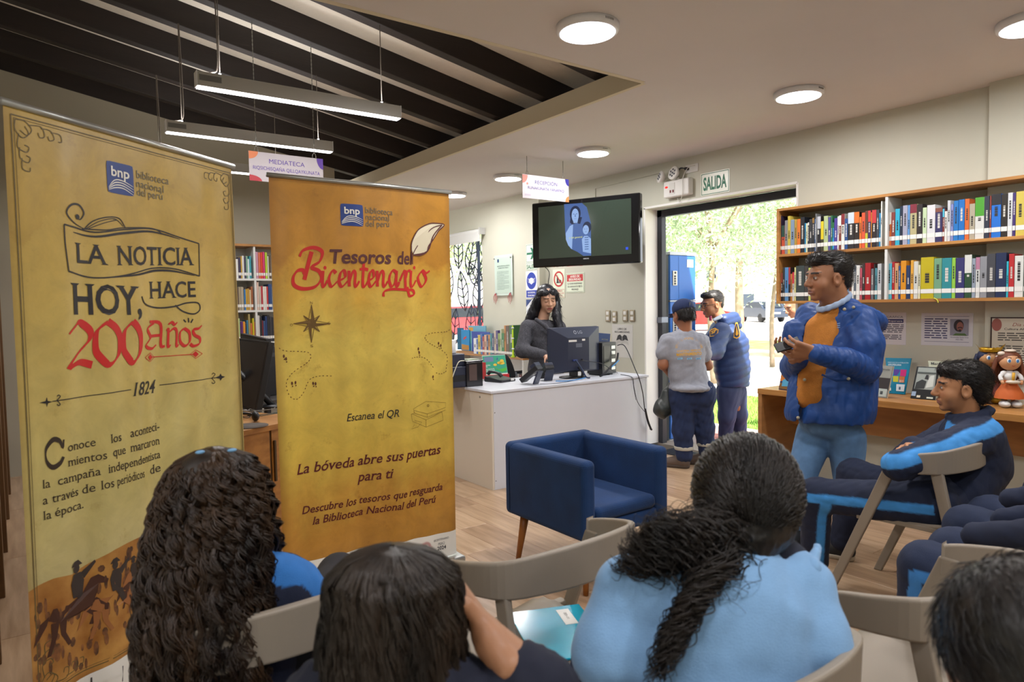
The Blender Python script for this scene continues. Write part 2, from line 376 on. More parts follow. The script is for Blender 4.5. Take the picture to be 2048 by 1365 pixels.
# =============== LAMPS ===============
casem = mat('lamp_case', 'e3e3e6', .4)
def arealight(name, loc, sx, sy, energy, parent, rot=(0, 0, 0), shape='DISK', color=(1, .98, .97)):
    l = bpy.data.lights.new(name, 'AREA'); l.shape = shape; l.size = sx; l.size_y = sy; l.energy = energy; l.color = color
    o = bpy.data.objects.new(name, l); COL.objects.link(o); o.location = loc; o.rotation_euler = rot; o.parent = parent
    return o
lampglow = mat('lamp_diffuser', 'ffffff', .5, emit='f6f6ff', es=6)
LT = (('first round ceiling lamp from the camera, the largest one, above the blue armchair', (1175, 60)),
      ('round ceiling lamp high on the right, nearest the wall bookshelf', (1597, 190)),
      ('round ceiling lamp above the wall television, between the exit sign and the reception sign', (1186, 305)),
      ('round ceiling lamp directly left of the hanging reception sign', (1016, 356)),
      ('small far round ceiling lamp at the top corner of the orange banner', (908, 390)),
      ('round ceiling lamp at the right border of the photo', (2066, 48)))
for i, (lb, px) in enumerate(LT):
    p = atZ(px[0], px[1], ZC-.02)
    t = thing('ceiling_lamp', lb, 'ceiling light', (p.x, p.y, ZC), 0, 'round ceiling lamps')
    MB().lathe([(.135, -.036), (.146, -.034), (.152, -.026), (.152, 0)], n=40).build('case', casem, t)
    MB().lathe([(0, -.038), (.134, -.038), (.134, -.034)], n=40).build('diffuser', lampglow, t)
    q = MB()
    for k in (-3, -2, -1, 0, 1, 2, 3): q.tube([(.004*k*2, -.1525, -.02), (.004*k*2, -.1525, -.01)], .0015, 4)
    q.build('vent_slot', cm('555555'), t)
    arealight('lamp_light', (0, 0, -.041), .25, .25, 19, t)
alum = mat('pendant_aluminium', 'b9b7b2', .35, .4)
def pendant(lb, X0, X1, Y, Z, hooks):
    t = thing('pendant_light', lb, 'pendant lamp', (X0, Y, Z), 0, 'linear pendant lamps')
    L = X1-X0
    MB().mm((0, -.03, 0), (L, .03, .075)).build('housing', alum, t, bevel=.002)
    MB().mm((.004, -.026, -.006), (L-.004, .026, .001)).build('diffuser', mat('tube_diffuser', 'ffffff', .5, emit='fbf9ff', es=7), t)
    MB().mm((.01, -.032, .028), (.12, -.0295, .058)).build('label_plate', cm('6d6c6a'), t)
    for a_ in (-.003, L-.001): MB().mm((a_, -.031, -.001), (a_+.004, .031, .076)).build('end_cap', casem, t)
    for hx in hooks:
        MB().tube([(hx, 0, .075), (hx, 0, .09)], .008, 8).build('cable_grip', cm('8d8d8d'), t)
        MB().tube([(hx, 0, .09), (hx, 0, roofz(X0+hx)-Z)], .0028, 6).build('cable', cm('6f665c'), t)
    w = MB(); w.tube(catmull([(.03, .01, .078), (.08, 0, .085), (.11, 0, .12), (.112, 0, .3), (.105, 0, roofz(X0+.1)-Z)], 5), .004, 6).build('power_cord', cm('6b625a'), t)
    arealight('pendant_glow', (L/2, 0, -.009), L*.97, .05, 13, t, shape='RECTANGLE')
    arealight('roof_fill', (L/2, 0, .08), L*.97, .05, 5.5, t, (math.pi, 0, 0), shape='RECTANGLE')  # upward fill light, added to brighten the roof strips and fascia
pendant('nearest and highest white linear pendant lamp under the dark beams', .80, 1.975, 3.91, 2.6, (.12, 1.06))
pendant('middle white linear pendant lamp hanging just above the media library sign', .825, 1.955, 5.0, 2.6, (.1, 1.03))
pendant('farthest white linear pendant lamp, half hidden behind the media library sign', .86, 2.0, 6.15, 2.6, (.1, 1.03))
# =============== HANGING SIGNS ===============
signw = mat('sign_board', 'b9b1b7', .4); violet = cm('4b2f8f'); orange_ = cm('e5703e')
def hang(lb, X0, X1, Y, Z0, Z1, l1, l2, zt, c1, shapes, nm):
    t = thing('hanging_sign', lb, 'sign', (X0, Y, Z0)); Wd = X1-X0; H = Z1-Z0
    MB().mm((0, 0, 0), (Wd, .004, H)).build('board', signw, t, bevel=.001)
    f = lambda u, v, e=0: Vector((u, -.0015-e, v))
    q = MB(); text(q, l1, f, Wd/2, H*.64, H*.15, w=Wd*.48, align='c', off=0); text(q, l2, f, Wd/2, H*.40, H*.12, w=Wd*.9 if nm else Wd*.78, align='c')
    q.build('lettering', c1, t)
    for k, (pl, cc) in enumerate(shapes):
        q = MB(); poly(q, [(a*Wd, b*H) for a, b in pl], f); q.build('colour_blob', cm(cc), t)
    if not nm:
        q = MB()
        for i in range(6):
            for j in range(2): disc(q, Wd*(.05+.022*i), H*(.12+.045*j), .0025, .0025, f, 8)
        q.build('dot_pattern', violet, t)
    for hx in (.1*Wd, .88*Wd):
        ring_ = [(hx, .002, H-.015), (hx-.012, .002, H+.005), (hx-.006, .002, H+.03), (hx+.006, .002, H+.03), (hx+.012, .002, H+.005)]
        MB().tube(catmull(ring_, 4, True), .0018, 5, closed=True).build('hook', cm('7c7a72'), t)
        q = MB(); z = H+.03; k = 0; top = (zt(X0+hx) if callable(zt) else zt)-Z0
        while z < top:
            q.box((hx, .002, z+.007), (.006 if k % 2 else .002, .002 if k % 2 else .006, .014)); z += .013; k += 1
        q.build('chain', cm('7c7a72'), t)
def blob(cx, cy, rx, ry, a0, a1, n=14): return [(cx, cy)]+[(cx+rx*math.cos(math.radians(a0+(a1-a0)*i/n)), cy+ry*math.sin(math.radians(a0+(a1-a0)*i/n))) for i in range(n+1)]
hang('white MEDIATECA sign on two chains under the beams, above the gap between the banners', 1.224, 1.712, 4.54, 2.250, 2.438, 'MEDIATECA', 'RIQSICHISQAÑA QILLQAYKUNATA', roofz,
     cm('5b3fa0'), [(blob(0, 1, .12, .26, -90, 0), 'e5834e'), (blob(1, 1, .09, .38, 180, 270), '5a32a0'), (blob(0, 0, .16, .2, 0, 90), 'b02030')], 1)
hang('white RECEPCIÓN sign on two chains below the ceiling, in front of the television', 3.70, 4.245, 4.93, 2.388, 2.6, 'RECEPCIÓN', 'RUNAKUNATA YANAPAQ', ZC,
     cm('3a3580'), [(blob(0, .98, .11, .35, -90, 0), 'd96a55'), (blob(.1, .62, .02, .05, 0, 360), 'd96a55'), (blob(1, 1, .08, .3, 180, 270), '2e2a86'), (blob(1, 0, .08, .25, 90, 180), 'e5703e')], 0)
# =============== TELEVISION ===============
PTL, PTR = Vector((4.18, 5.42, 2.44)), Vector((4.63, 4.385, 2.42))
tvx = (PTR-PTL); TW = math.hypot(tvx.x, tvx.y); rz = math.atan2(tvx.y, tvx.x); TH = .64
tv = thing('television', 'black flat television on the wall beside the exit, showing two blue-tinted portraits', 'television', (PTL.x, PTL.y, 1.795), rz)
tvx_ = mat('tv_gloss', '0c0d10', .08, spec=.6)
MB().mm((0, 0, 0), (TW, .07, TH)).build('casing', tvx_, tv, bevel=.012)
scr = mat('screen_black', '1a2420', .12, emit='4a5142', es=.5)
MB().mm((.075, -.002, .085), (TW-.085, .004, TH-.045)).build('screen', scr, tv)
f = lambda u, v, e=0: Vector((u, -.0035-e, v))
ltb = mat('screen_blue_light', '000000', .3, emit='9fc0f4', es=.85); mdb = mat('screen_blue_mid', '000000', .3, emit='5578bd', es=.7); dkb = mat('screen_blue_dark', '000000', .3, emit='1d2f58', es=.6)
q = MB(); cx = .50
poly(q, [(.36, .60), (.37, .3), (.42, .17), (.5, .13), (.56, .09), (.64, .09), (.64, .40), (.60, .55), (.55, .595)], f); pic = q.build('picture', mdb, tv)
f2 = lambda u, v, e=0: Vector((u, -.0045-e, v)); f3 = lambda u, v, e=0: Vector((u, -.0055-e, v)); f4 = lambda u, v, e=0: Vector((u, -.0065-e, v))
q = MB(); disc(q, .478, .50, .058, .075, f2); poly(q, [(.42, .42), (.44, .40), (.53, .40), (.55, .46), (.5, .47), (.43, .47)], f2)
disc(q, .60, .36, .045, .055, f2); q.build('portrait_hair', dkb, tv)
q = MB(); disc(q, .478, .483, .038, .066, f3); poly(q, [(.46, .41), (.50, .41), (.51, .45), (.45, .45)], f3); poly(q, [(.375, .32), (.42, .385), (.455, .40), (.44, .16), (.40, .2), (.375, .26)], f3)
disc(q, .588, .338, .032, .045, f3); poly(q, [(.57, .28), (.605, .28), (.64, .25), (.64, .11), (.555, .13), (.545, .25)], f3); q.build('portrait_light', ltb, tv)
q = MB(); poly(q, [(.455, .40), (.50, .41), (.55, .37), (.545, .25), (.50, .2), (.452, .2)], f3)
for a in (.462, .494): disc(q, a, .497, .007, .004, f4, 8)
poly(q, [(.476, .495), (.482, .495), (.484, .468), (.474, .468)], f4); rect(q, .466, .45, .49, .453, f4)
for a in (.577, .60): disc(q, a, .345, .006, .003, f4, 8)
rect(q, .58, .318, .596, .321, f4)
for k in range(6): rect(q, .575, .26-.022*k, .615, .268-.022*k, f4)
q.build('portrait_line', mdb, tv)
q = MB(); text(q, 'y del general', f4, .41, .265, .017, w=.14, off=.01); q.build('caption', mat('caption_yellow', '000000', .4, emit='d7df8a', es=.9), tv)
q = MB(); text(q, 'SAMSUNG', f, TW*.52, .058, .012, w=.06, align='c', off=.02); q.build('brand_lettering', cm('b9bcc0'), tv)
q = MB(); rect(q, TW-.14, .125, TW-.115, .15, f2); q.build('standby_square', mat('blue_led', '000000', .4, emit='2a55e8', es=1), tv)
MB().mm((TW*.45, .07, .25), (TW*.62, .3, .33)).mm((TW*.40, .07, .15), (TW*.7, .085, .45)).mm((TW*.5, .28, .22), (TW*.62, .62, .36)).build('wall_arm', cm('26272a'), tv, bevel=.004)
q = MB(); q.tube(catmull([(.1, .03, .02), (.16, .05, -.05), (.15, .06, -.2), (.17, .3, -.4)], 5), .004, 6); q.build('cord', cm('1d1d20'), tv)
# =============== SIGNS ON THE WALL ===============
lum = mat('photolum_sign', 'dfe8cf', .35); green = cm('0f6b4a')
def plate(nm, lb, cat, X, u0, v0, u1, v1, mt=None, depth=.004):
    """thin board fixed to wall A; u = -Y"""
    t = thing(nm, lb, cat, (X, -u0, v0)); W_, H_ = u1-u0, v1-v0
    MB().mm((-depth, -W_, 0), (0, 0, H_)).build('board', mt or signw, t, bevel=.0008, seg=1)
    fl_ = [lambda u, v, k=k: Vector((-depth-.001-.0008*k, -u, v)) for k in range(4)]
    return t, W_, H_, fl_
def frame(q, x0, y0, x1, y1, w, f):
    rect(q, x0, y0, x1, y0+w, f); rect(q, x0, y1-w, x1, y1, f); rect(q, x0, y0, x0+w, y1, f); rect(q, x1-w, y0, x1, y1, f)
t, w, h, F = plate('exit_sign', 'green SALIDA sign above the open doorway', 'sign', XA, -4.038, 2.382, -3.728, 2.584, mat('sign_cream', 'e3e6d8', .3))
q = MB(); frame(q, .008, .008, w-.008, h-.008, .005, F[0]); text(q, 'SALIDA', F[0], w/2, h*.24, h*.54, w=w*.8, align='c', off=.03); q.build('lettering', green, t)
t, w, h, F = plate('exit_sign', 'SALIDA sign with a green arrow, half hidden by the left edge of the television', 'sign', XB, -6.565, 1.838, -6.34, 2.15, mat('sign_cream', 'e3e6d8', .3))
q = MB(); frame(q, .008, h*.32, w-.008, h-.008, .004, F[0]); frame(q, .008, .008, w-.008, h*.28, .004, F[0]); text(q, 'SALIDA', F[0], w/2, h*.07, h*.15, w=w*.84, align='c', off=.02)
poly(q, [(.02, h*.6), (.02, h*.68), (w*.55, h*.68), (w*.4, h*.86), (w*.55, h*.86), (w*.85, h*.64), (w*.55, h*.42), (w*.4, h*.42), (w*.55, h*.6)], F[0]); q.build('lettering', green, t)
blue = cm('1f3aa8'); redm = cm('c22a2e'); ink = cm('2b2b30')
t, w, h, F = plate('mandatory_sign', 'blue and white sign with a face mask in a round field', 'sign', XB, -6.572, 1.505, -6.35, 1.83, cm('e8ebf0'))
q = MB(); disc(q, w/2, h*.64, w*.42, h*.31, F[0], 32); rect(q, .008, h*.03, w-.008, h*.29, F[0]); q.build('colour_field', blue, t)
q = MB(); poly(q, [(w*.28, h*.7), (w*.42, h*.74), (w*.5, h*.75), (w*.58, h*.74), (w*.72, h*.7), (w*.70, h*.58), (w*.5, h*.5), (w*.30, h*.58)], F[1])
for s_ in (0, 1):
    x = w*.28 if s_ == 0 else w*.72; d_ = -1 if s_ == 0 else 1
    ribbon(q, [(x, h*.7), (x+d_*w*.09, h*.73), (x+d_*w*.06, h*.6), (x-d_*w*.02, h*.58)], F[1], .004)
text(q, 'USO OPCIONAL', F[1], w/2, h*.18, h*.06, w=w*.66, align='c', off=.02); text(q, 'DE MASCARILLA', F[1], w/2, h*.07, h*.06, w=w*.66, align='c', off=.02); q.build('lettering', cm('f2f4f8'), t)
t, w, h, F = plate('notice_sheet', 'white sign with a dark blue corner, hanging below the face mask sign', 'sign', XB, -6.572, 1.17, -6.36, 1.49, cm('dfe3ea'))
q = MB(); poly(q, [(0, h), (0, h*.72), (w*.55, h)], F[0]); q.build('colour_field', cm('2a4480'), t)
t, w, h, F = plate('prohibition_sign', 'red ringed no food sign to the left of the security notice', 'sign', XA, -6.17, 1.5, -5.955, 1.83, lum)
q = MB(); ring(q, w/2, h*.66, w*.33, w*.42, F[1], 36)
p = [(w*.24, h*.8), (w*.28, h*.84), (w*.76, h*.52), (w*.72, h*.48)]; poly(q, p, F[1]); frame(q, .008, .008, w-.008, h*.3, .003, F[0])
for k, s_ in enumerate(('PROHIBIDO', 'EL INGRESO CON', 'ALIMENTOS')): text(q, s_, F[0], w/2, h*(.22-.08*k), h*.05, w=w*(.6 if k != 1 else .8), align='c', off=.01)
q.build('lettering', redm, t)
q = MB(); poly(q, [(w*.32, h*.54), (w*.34, h*.74), (w*.46, h*.74), (w*.48, h*.54)], F[0]); poly(q, [(w*.5, h*.56), (w*.72, h*.56), (w*.7, h*.61), (w*.61, h*.64), (w*.52, h*.61)], F[0]); rect(q, w*.3, h*.52, w*.74, h*.55, F[0]); rect(q, w*.4, h*.74, w*.42, h*.82, F[0]); q.build('pictogram', ink, t)
t, w, h, F = plate('security_notice', 'red and cream AVISO DE SEGURIDAD notice under the television', 'sign', XA, -5.938, 1.555, -5.624, 1.775, lum)
q = MB(); frame(q, .008, .008, w-.008, h-.008, .003, F[0])
for k, s_ in enumerate(('EL USUARIO ES RESPONSABLE', 'DEL CUIDADO DE SUS OBJETOS', 'PERSONALES')): text(q, s_, F[0], w/2, h*(.42-.15*k), h*.085, w=w*(.78 if k < 2 else .36), align='c', off=.01)
q.build('small_print', ink, t)
q = MB(); rect(q, .022, h*.58, w-.022, h*.92, F[0]); q.build('red_field', redm, t)
q = MB(); text(q, 'AVISO DE', F[1], w/2, h*.77, h*.11, w=w*.5, align='c', off=.03); text(q, 'SEGURIDAD', F[1], w/2, h*.62, h*.11, w=w*.66, align='c', off=.03); q.build('heading', cm('f0ede4'), t)
# acrylic plaque
t = thing('acrylic_plaque', 'clear acrylic plaque with a printed letter and red ribbons, between window and exit arrow', 'plaque', (XB, 7.21, 1.55))
acr = mat('acrylic', 'c8d8cf', .15, spec=.6); F = lambda u, v: Vector((-.026, -u, v))
MB().mm((-.022, -.385, 0), (-.016, 0, .51)).build('backing', acr, t); MB().mm((-.0245, -.355, .03), (-.0225, -.04, .48)).build('letter_sheet', cm('bccfc2'), t)
q = MB(); rnd = random.Random(5)
text(q, 'RENOVACIÓN DE LA LICENCIA', F, .2, .365, .013, w=.27, align='c', off=.02); text(q, 'DE BIBLIOTECA PÚBLICA', F, .2, .34, .012, w=.22, align='c', off=.02)
for k in range(16): scribble(q, .06, .32-(k % 4 == 3)*.1, .30-.015*k, .006, F, rnd)
q.build('small_print', cm('5d6f6c'), t)
q = MB(); rect(q, .07, .42, .105, .46, F); q.build('emblem', cm('25406e'), t)
for (a, b) in ((0, .47), (-.36, .47), (-.03, .03), (-.35, .03)):
    MB().tube([(-.034, a, b), (0, a, b)], .009, 10).build('standoff', cm('9a9a98', .3), t)
for a in (-.03, -.35):
    q = MB()
    for k in range(5):
        q.tube(catmull([(-.036, a, .03), (-.04, a+.02*(k-2), -.02), (-.036, a+.014*(k-2), -.07-.02*(k % 3))], 4), .0025, 5)
    q.build('ribbon', cm('b23a44'), t)
# light switches
for i, (y, z, s_) in enumerate(((5.255, 1.295, 0), (5.155, 1.285, 0), (5.0, 1.297, 0), (4.9, 1.297, 0))):
    t = thing('light_switch', ['leftmost', 'second', 'third', 'rightmost'][i]+' of the four champagne double switches above the complaints-book poster', 'light switch', (XA, y, z), 0, 'wall switches')
    MB().mm((-.012, -.036, -.06), (0, .036, .06)).build('cover_plate', mat('champagne', '9c9078', .35, .5), t, bevel=.006)
    for zz in (-.028, .028): MB().mm((-.016, -.02, zz-.018), (-.01, .02, zz+.018)).build('rocker', cm('e2e0da'), t, bevel=.002)
t, w, h, F = plate('complaints_poster', 'white LIBRO DE RECLAMACIONES sheet with a black open book, below the switches', 'poster', XA, -5.2, .86, -4.90, 1.205, cm('cfcdc8'), .002)
q = MB(); text(q, 'LIBRO DE', F[0], w/2, h*.84, h*.055, w=w*.42, align='c', off=.01); text(q, 'RECLAMACIONES', F[0], w/2, h*.75, h*.05, w=w*.72, align='c', off=.01)
for s_ in (-1, 1):
    g = lambda a, b: F[0](w/2+s_*a*w, b*h)
    poly(q, [(.01, .50), (.14, .55), (.29, .51), (.21, .67), (.10, .70), (.01, .64)][::s_], g)
    for k in range(3): ribbon(q, [(.0, .46-.03*k), (.12, .52-.03*k), (.3, .45-.03*k)], g, .004)
q.build('lettering', ink, t)
# emergency light + outlet
t = thing('emergency_light', 'white twin-spot emergency light left of the exit sign above the door', 'emergency light', (XA, 4.42, 2.41))
MB().mm((-.075, -.30, 0), (0, 0, .155)).build('case', mat('plastic_white', 'dcdad6', .35), t, bevel=.015, seg=3)
MB().mm((-.0785, -.14, .025), (-.074, -.075, .13)).build('control_panel', cm('d0cec9'), t)
MB().ell((-.076, -.04, .098), (.004, .02, .01), n=6).build('indicator_led', mat('led_red', 'd01010', .3, emit='ff2010', es=1.2), t)
MB().mm((-.081, -.132, .04), (-.077, -.116, .065)).mm((-.081, -.1, .04), (-.077, -.084, .065)).build('rocker', cm('6a1a22'), t)
for (y, z, an, rr) in ((.02, .205, .5, .055), (-.14, .215, .15, .062)):
    R = eul(0, -math.pi/2+.25, 0); R = eul(0, 0, -an) @ R
    hd = MB().lathe([(.3*rr, -.05), (rr, -.01), (rr*1.02, .008), (rr*.93, .012)], (-.09, y, z), 24, R).build('lamp_head', mat('plastic_white', ''), t)
    MB().lathe([(0, .008), (rr*.92, .008)], (-.09, y, z), 24, R).build('reflector', cm('b5b5b8', .2), hd)
    q = MB()
    for k in range(7):
        a = k*math.pi/3; r_ = 0 if k == 6 else rr*.5
        q.ell(Vector((-.09, y, z))+R @ Vector((r_*math.cos(a), r_*math.sin(a), .011)), (rr*.17,)*3, n=5)
    q.build('bulb', mat('led_lens', '6d7078', .15), hd)
    MB().tube([(-.05, y-.02, z-.04), (-.045, y-.02, .15)], .012, 8).build('swivel', mat('plastic_white', ''), t)
q = MB(); q.tube(catmull([(-.02, -.33, .26), (-.06, -.28, .24), (-.085, -.245, .15), (-.085, -.24, .02), (-.06, -.19, -.05), (-.03, -.14, -.03), (-.03, -.13, .01)], 6), .0035, 6); q.build('cord', cm('c9c7c0'), t)
t = thing('wall_outlet', 'white wall outlet with a black plug beside the emergency light', 'outlet', (XA, 4.155, 2.655))
MB().mm((-.008, -.09, -.04), (0, .055, .035)).build('cover_plate', mat('plastic_white', ''), t, bevel=.004)
MB().tube([(-.01, .02, 0), (-.045, .03, 0)], .014, 8).tube(catmull([(-.045, .03, 0), (-.05, .08, .01), (-.03, .12, -.02)], 4), .007, 6).build('plug', cm('1b1b20'), t)
# posters below the wall bookshelf
def doc(t, w, h, F, rows, photo=None, rnd=random.Random(2)):
    q = MB()
    for (x0, x1, y, s_) in rows: scribble(q, x0*w, x1*w, y*h, s_*h, F[0], rnd)
    return q
t, w, h, F = plate('poster', 'white poster headed BIBLIOGRÁFICA with a blue title band, just behind the standing man', 'poster', XA, -2.56, 1.095, -2.256, 1.327, cm('d7d3da'), .002)
q = doc(t, w, h, F, [(.08, .95, .60-.055*k, .05) for k in range(5)]+[(.08, .9, .28-.055*k, .05) for k in range(3)])
text(q, 'BIBLIOGRÁFICA', F[0], w*.93, h*.83, h*.06, w=w*.62, align='r'); q.build('print', cm('5a5768'), t)
q = MB(); rect(q, w*.3, h*.68, w*.94, h*.79, F[0]); q.build('title_band', cm('25246b'), t)
q = MB(); text(q, 'cultura afroperuana', F[1], w*.92, h*.71, h*.055, w=w*.56, align='r', off=.01); q.build('title_lettering', cm('e8e6ee'), t)
t, w, h, F = plate('poster', 'white poster with text and the small photo of a smiling bearded man', 'poster', XA, -2.157, 1.1, -1.84, 1.322, cm('d3d2da'), .002)
q = doc(t, w, h, F, [(.07, .52, .80-.072*k, .06) for k in range(9)]); rect(q, .07*w, .89*h, .93*w, .90*h, F[0]); rect(q, .07*w, .12*h, .93*w, .13*h, F[0])
text(q, 'Nicomedes Santa Cruz', F[0], .75*w, .25*h, .04*h, w=.34*w, align='c'); text(q, '1925-1992', F[0], .75*w, .18*h, .04*h, w=.14*w, align='c'); q.build('print', cm('3f3f6b'), t)
q = MB(); rect(q, .57*w, .32*h, .92*w, .82*h, F[0]); q.build('photo', cm('8d8d9d'), t)
q = MB(); disc(q, .735*w, .62*h, .095*w, .18*h, F[1]); q.build('photo_hair', cm('2b2328'), t)
q = MB(); disc(q, .76*w, .59*h, .065*w, .14*h, F[2]); q.build('photo_face', cm('8e5a50'), t)
q = MB(); ribbon(q, [(.72*w, .545*h), (.765*w, .57*h), (.81*w, .545*h)], F[3], .006); disc(q, .76*w, .47*h, .03*w, .04*h, F[3], 10); q.build('photo_beard', cm('2b2328'), t)
q = MB(); poly(q, [(.62*w, .32*h), (.9*w, .32*h), (.85*w, .39*h), (.68*w, .39*h)], F[2]); q.build('photo_shirt', cm('4f6b3c'), t)
t, w, h, F = plate('framed_notice', 'framed cream notice headed Día de la Cultura Afroperuana behind the dolls', 'framed print', XB, -1.708, .90, -1.37, 1.298, cm('cfc7b6'), .006)
q = MB(); frame(q, 0, 0, w, h, .008, F[0]); q.build('picture_frame', cm('3a2622'), t)
q = doc(t, w, h, F, [(.12, .9, .74-.035*k, .03) for k in range(4)]+[(.14, .9, .54-.035*k, .03) for k in range(11)]); text(q, 'Cultura Afroperuana', F[0], w*.52, h*.80, h*.03, w=w*.6, align='c', off=.01); q.build('print', cm('54504c'), t)
q = MB(); text(q, 'Día de la', F[0], w*.52, h*.86, h*.05, w=w*.35, align='c', shear=.3); disc(q, w*.1, h*.88, w*.08, h*.1, F[1]); q.build('heading', cm('9a5a50'), t)
# wall-mounted power socket etc. near floor
# =============== ROLL-UP BANNERS ===============
def parchment(name, stops, dark):
    m = bpy.data.materials.new(name); m.use_nodes = True; n = m.node_tree.nodes; l = m.node_tree.links; b = n['Principled BSDF']
    tc = n.new('ShaderNodeTexCoord'); sp = n.new('ShaderNodeSeparateXYZ'); l.new(tc.outputs['Object'], sp.inputs[0])
    mr = n.new('ShaderNodeMapRange'); mr.inputs[2].default_value = 2.02; l.new(sp.outputs[2], mr.inputs[0])
    n1 = n.new('ShaderNodeTexNoise'); n1.inputs['Scale'].default_value = 3; n1.inputs['Detail'].default_value = 8; n1.inputs['Roughness'].default_value = .65
    l.new(tc.outputs['Object'], n1.inputs[0])
    ad = n.new('ShaderNodeMath'); ad.operation = 'MULTIPLY_ADD'; l.new(n1.outputs[0], ad.inputs[0]); ad.inputs[1].default_value = .35; l.new(mr.outputs[0], ad.inputs[2])
    r = n.new('ShaderNodeValToRGB'); e = r.color_ramp.elements
    while len(e) < len(stops): e.new(.5)
    for i, (p, c) in enumerate(stops): e[i].position = min(1, p+.17 if p < .83 else 1); e[i].color = (*lin(c), 1)
    l.new(ad.outputs[0], r.inputs[0])
    n2 = n.new('ShaderNodeTexNoise'); n2.inputs['Scale'].default_value = 11; n2.inputs['Detail'].default_value = 9; n2.inputs['Roughness'].default_value = .75; l.new(tc.outputs['Object'], n2.inputs[0])
    r2_ = n.new('ShaderNodeMapRange'); r2_.inputs[1].default_value = .58; r2_.inputs[2].default_value = .85; l.new(n2.outputs[0], r2_.inputs[0])
    # browned edges of the printed paper
    w_ = n.new('ShaderNodeMath'); w_.operation = 'SUBTRACT'; l.new(sp.outputs[0], w_.inputs[0]); w_.inputs[1].default_value = .47
    w2 = n.new('ShaderNodeMath'); w2.operation = 'ABSOLUTE'; l.new(w_.outputs[0], w2.inputs[0])
    w3 = n.new('ShaderNodeMapRange'); w3.inputs[1].default_value = .425; w3.inputs[2].default_value = .475; w3.inputs[4].default_value = .55; l.new(w2.outputs[0], w3.inputs[0])
    mxx = n.new('ShaderNodeMath'); mxx.operation = 'MAXIMUM'; l.new(r2_.outputs[0], mxx.inputs[0]); l.new(w3.outputs[0], mxx.inputs[1])
    n3 = n.new('ShaderNodeTexNoise'); n3.inputs['Scale'].default_value = 6.5; n3.inputs['Detail'].default_value = 10; n3.inputs['Roughness'].default_value = .68; n3.inputs['Distortion'].default_value = .6; l.new(tc.outputs['Object'], n3.inputs[0])
    m3 = n.new('ShaderNodeMapRange'); m3.inputs[1].default_value = .3; m3.inputs[2].default_value = .72; m3.inputs[3].default_value = 1.14; m3.inputs[4].default_value = .80; l.new(n3.outputs[0], m3.inputs[0])
    hs = n.new('ShaderNodeHueSaturation'); l.new(r.outputs[0], hs.inputs['Color']); l.new(m3.outputs[0], hs.inputs['Value']); r = hs
    mi = n.new('ShaderNodeMix'); mi.data_type = 'RGBA'; l.new(mxx.outputs[0], mi.inputs[0]); l.new(r.outputs[0], mi.inputs[6]); mi.inputs[7].default_value = (*lin(dark), 1)
    l.new(mi.outputs[2], b.inputs['Base Color']); b.inputs['Roughness'].default_value = .36
    b.inputs['Specular IOR Level'].default_value = .45
    return m
class Banner:
    def __init__(s, P0, P1, H, name_label, m, seed):
        s.P0 = Vector((P0[0], P0[1], 0)); d = Vector((P1[0]-P0[0], P1[1]-P0[1], 0)); s.w = d.length; s.d = d.normalized(); s.H = H
        s.n = Vector((s.d.y, -s.d.x, 0)); s.rz = math.atan2(d.y, d.x); s.seed = seed
        s.t = thing('rollup_banner', name_label, 'banner', s.P0, s.rz)
    def wave(s, u, v):
        k = s.seed; a = .004+.010*(1-v/s.H)
        return a*(math.sin(9*u+k+1.2*v)+.6*math.sin(21*u+2*k-1.6*v)+.35*math.sin(43*u-2.1*v+k))*min(1, (s.H-v)*6)*min(1, v*4+.2)
    def f(s, e=.0008): return lambda u, v: Vector((u, -s.wave(u, v)-e*1.3-.0004, v))
    def uv(s, x, y):
        r = ray(x, y); t = (s.P0-Vector((0, 0, CH))).dot(s.n)/r.dot(s.n); p = r*t+Vector((0, 0, CH))
        return ((p-s.P0).dot(s.d), p.z)
    def tx(s, q, txt, a, b, hpx, e=.0012, **k):
        u0, v0 = s.uv(*a); u1, v1 = s.uv(*b); h = s.uv(a[0], a[1]-hpx)[1]-v0; sl = (v1-v0)/(u1-u0); f = s.f(e)
        text(q, txt, lambda u, v: f(u, v+sl*(u-u0)), u0, v0, h, w=u1-u0, **k)
    def px(s, q, pts, w, e=.0012, **k):
        P = [s.uv(*p) for p in pts]
        if len(P) == 2: P = [(P[0][0]+(P[1][0]-P[0][0])*i/24, P[0][1]+(P[1][1]-P[0][1])*i/24) for i in range(25)]; k['n'] = 1
        ribbon(q, P, s.f(e), w, **k)
    def pg(s, q, pts, e=.0012): poly(q, [s.uv(*p) for p in pts], s.f(e))
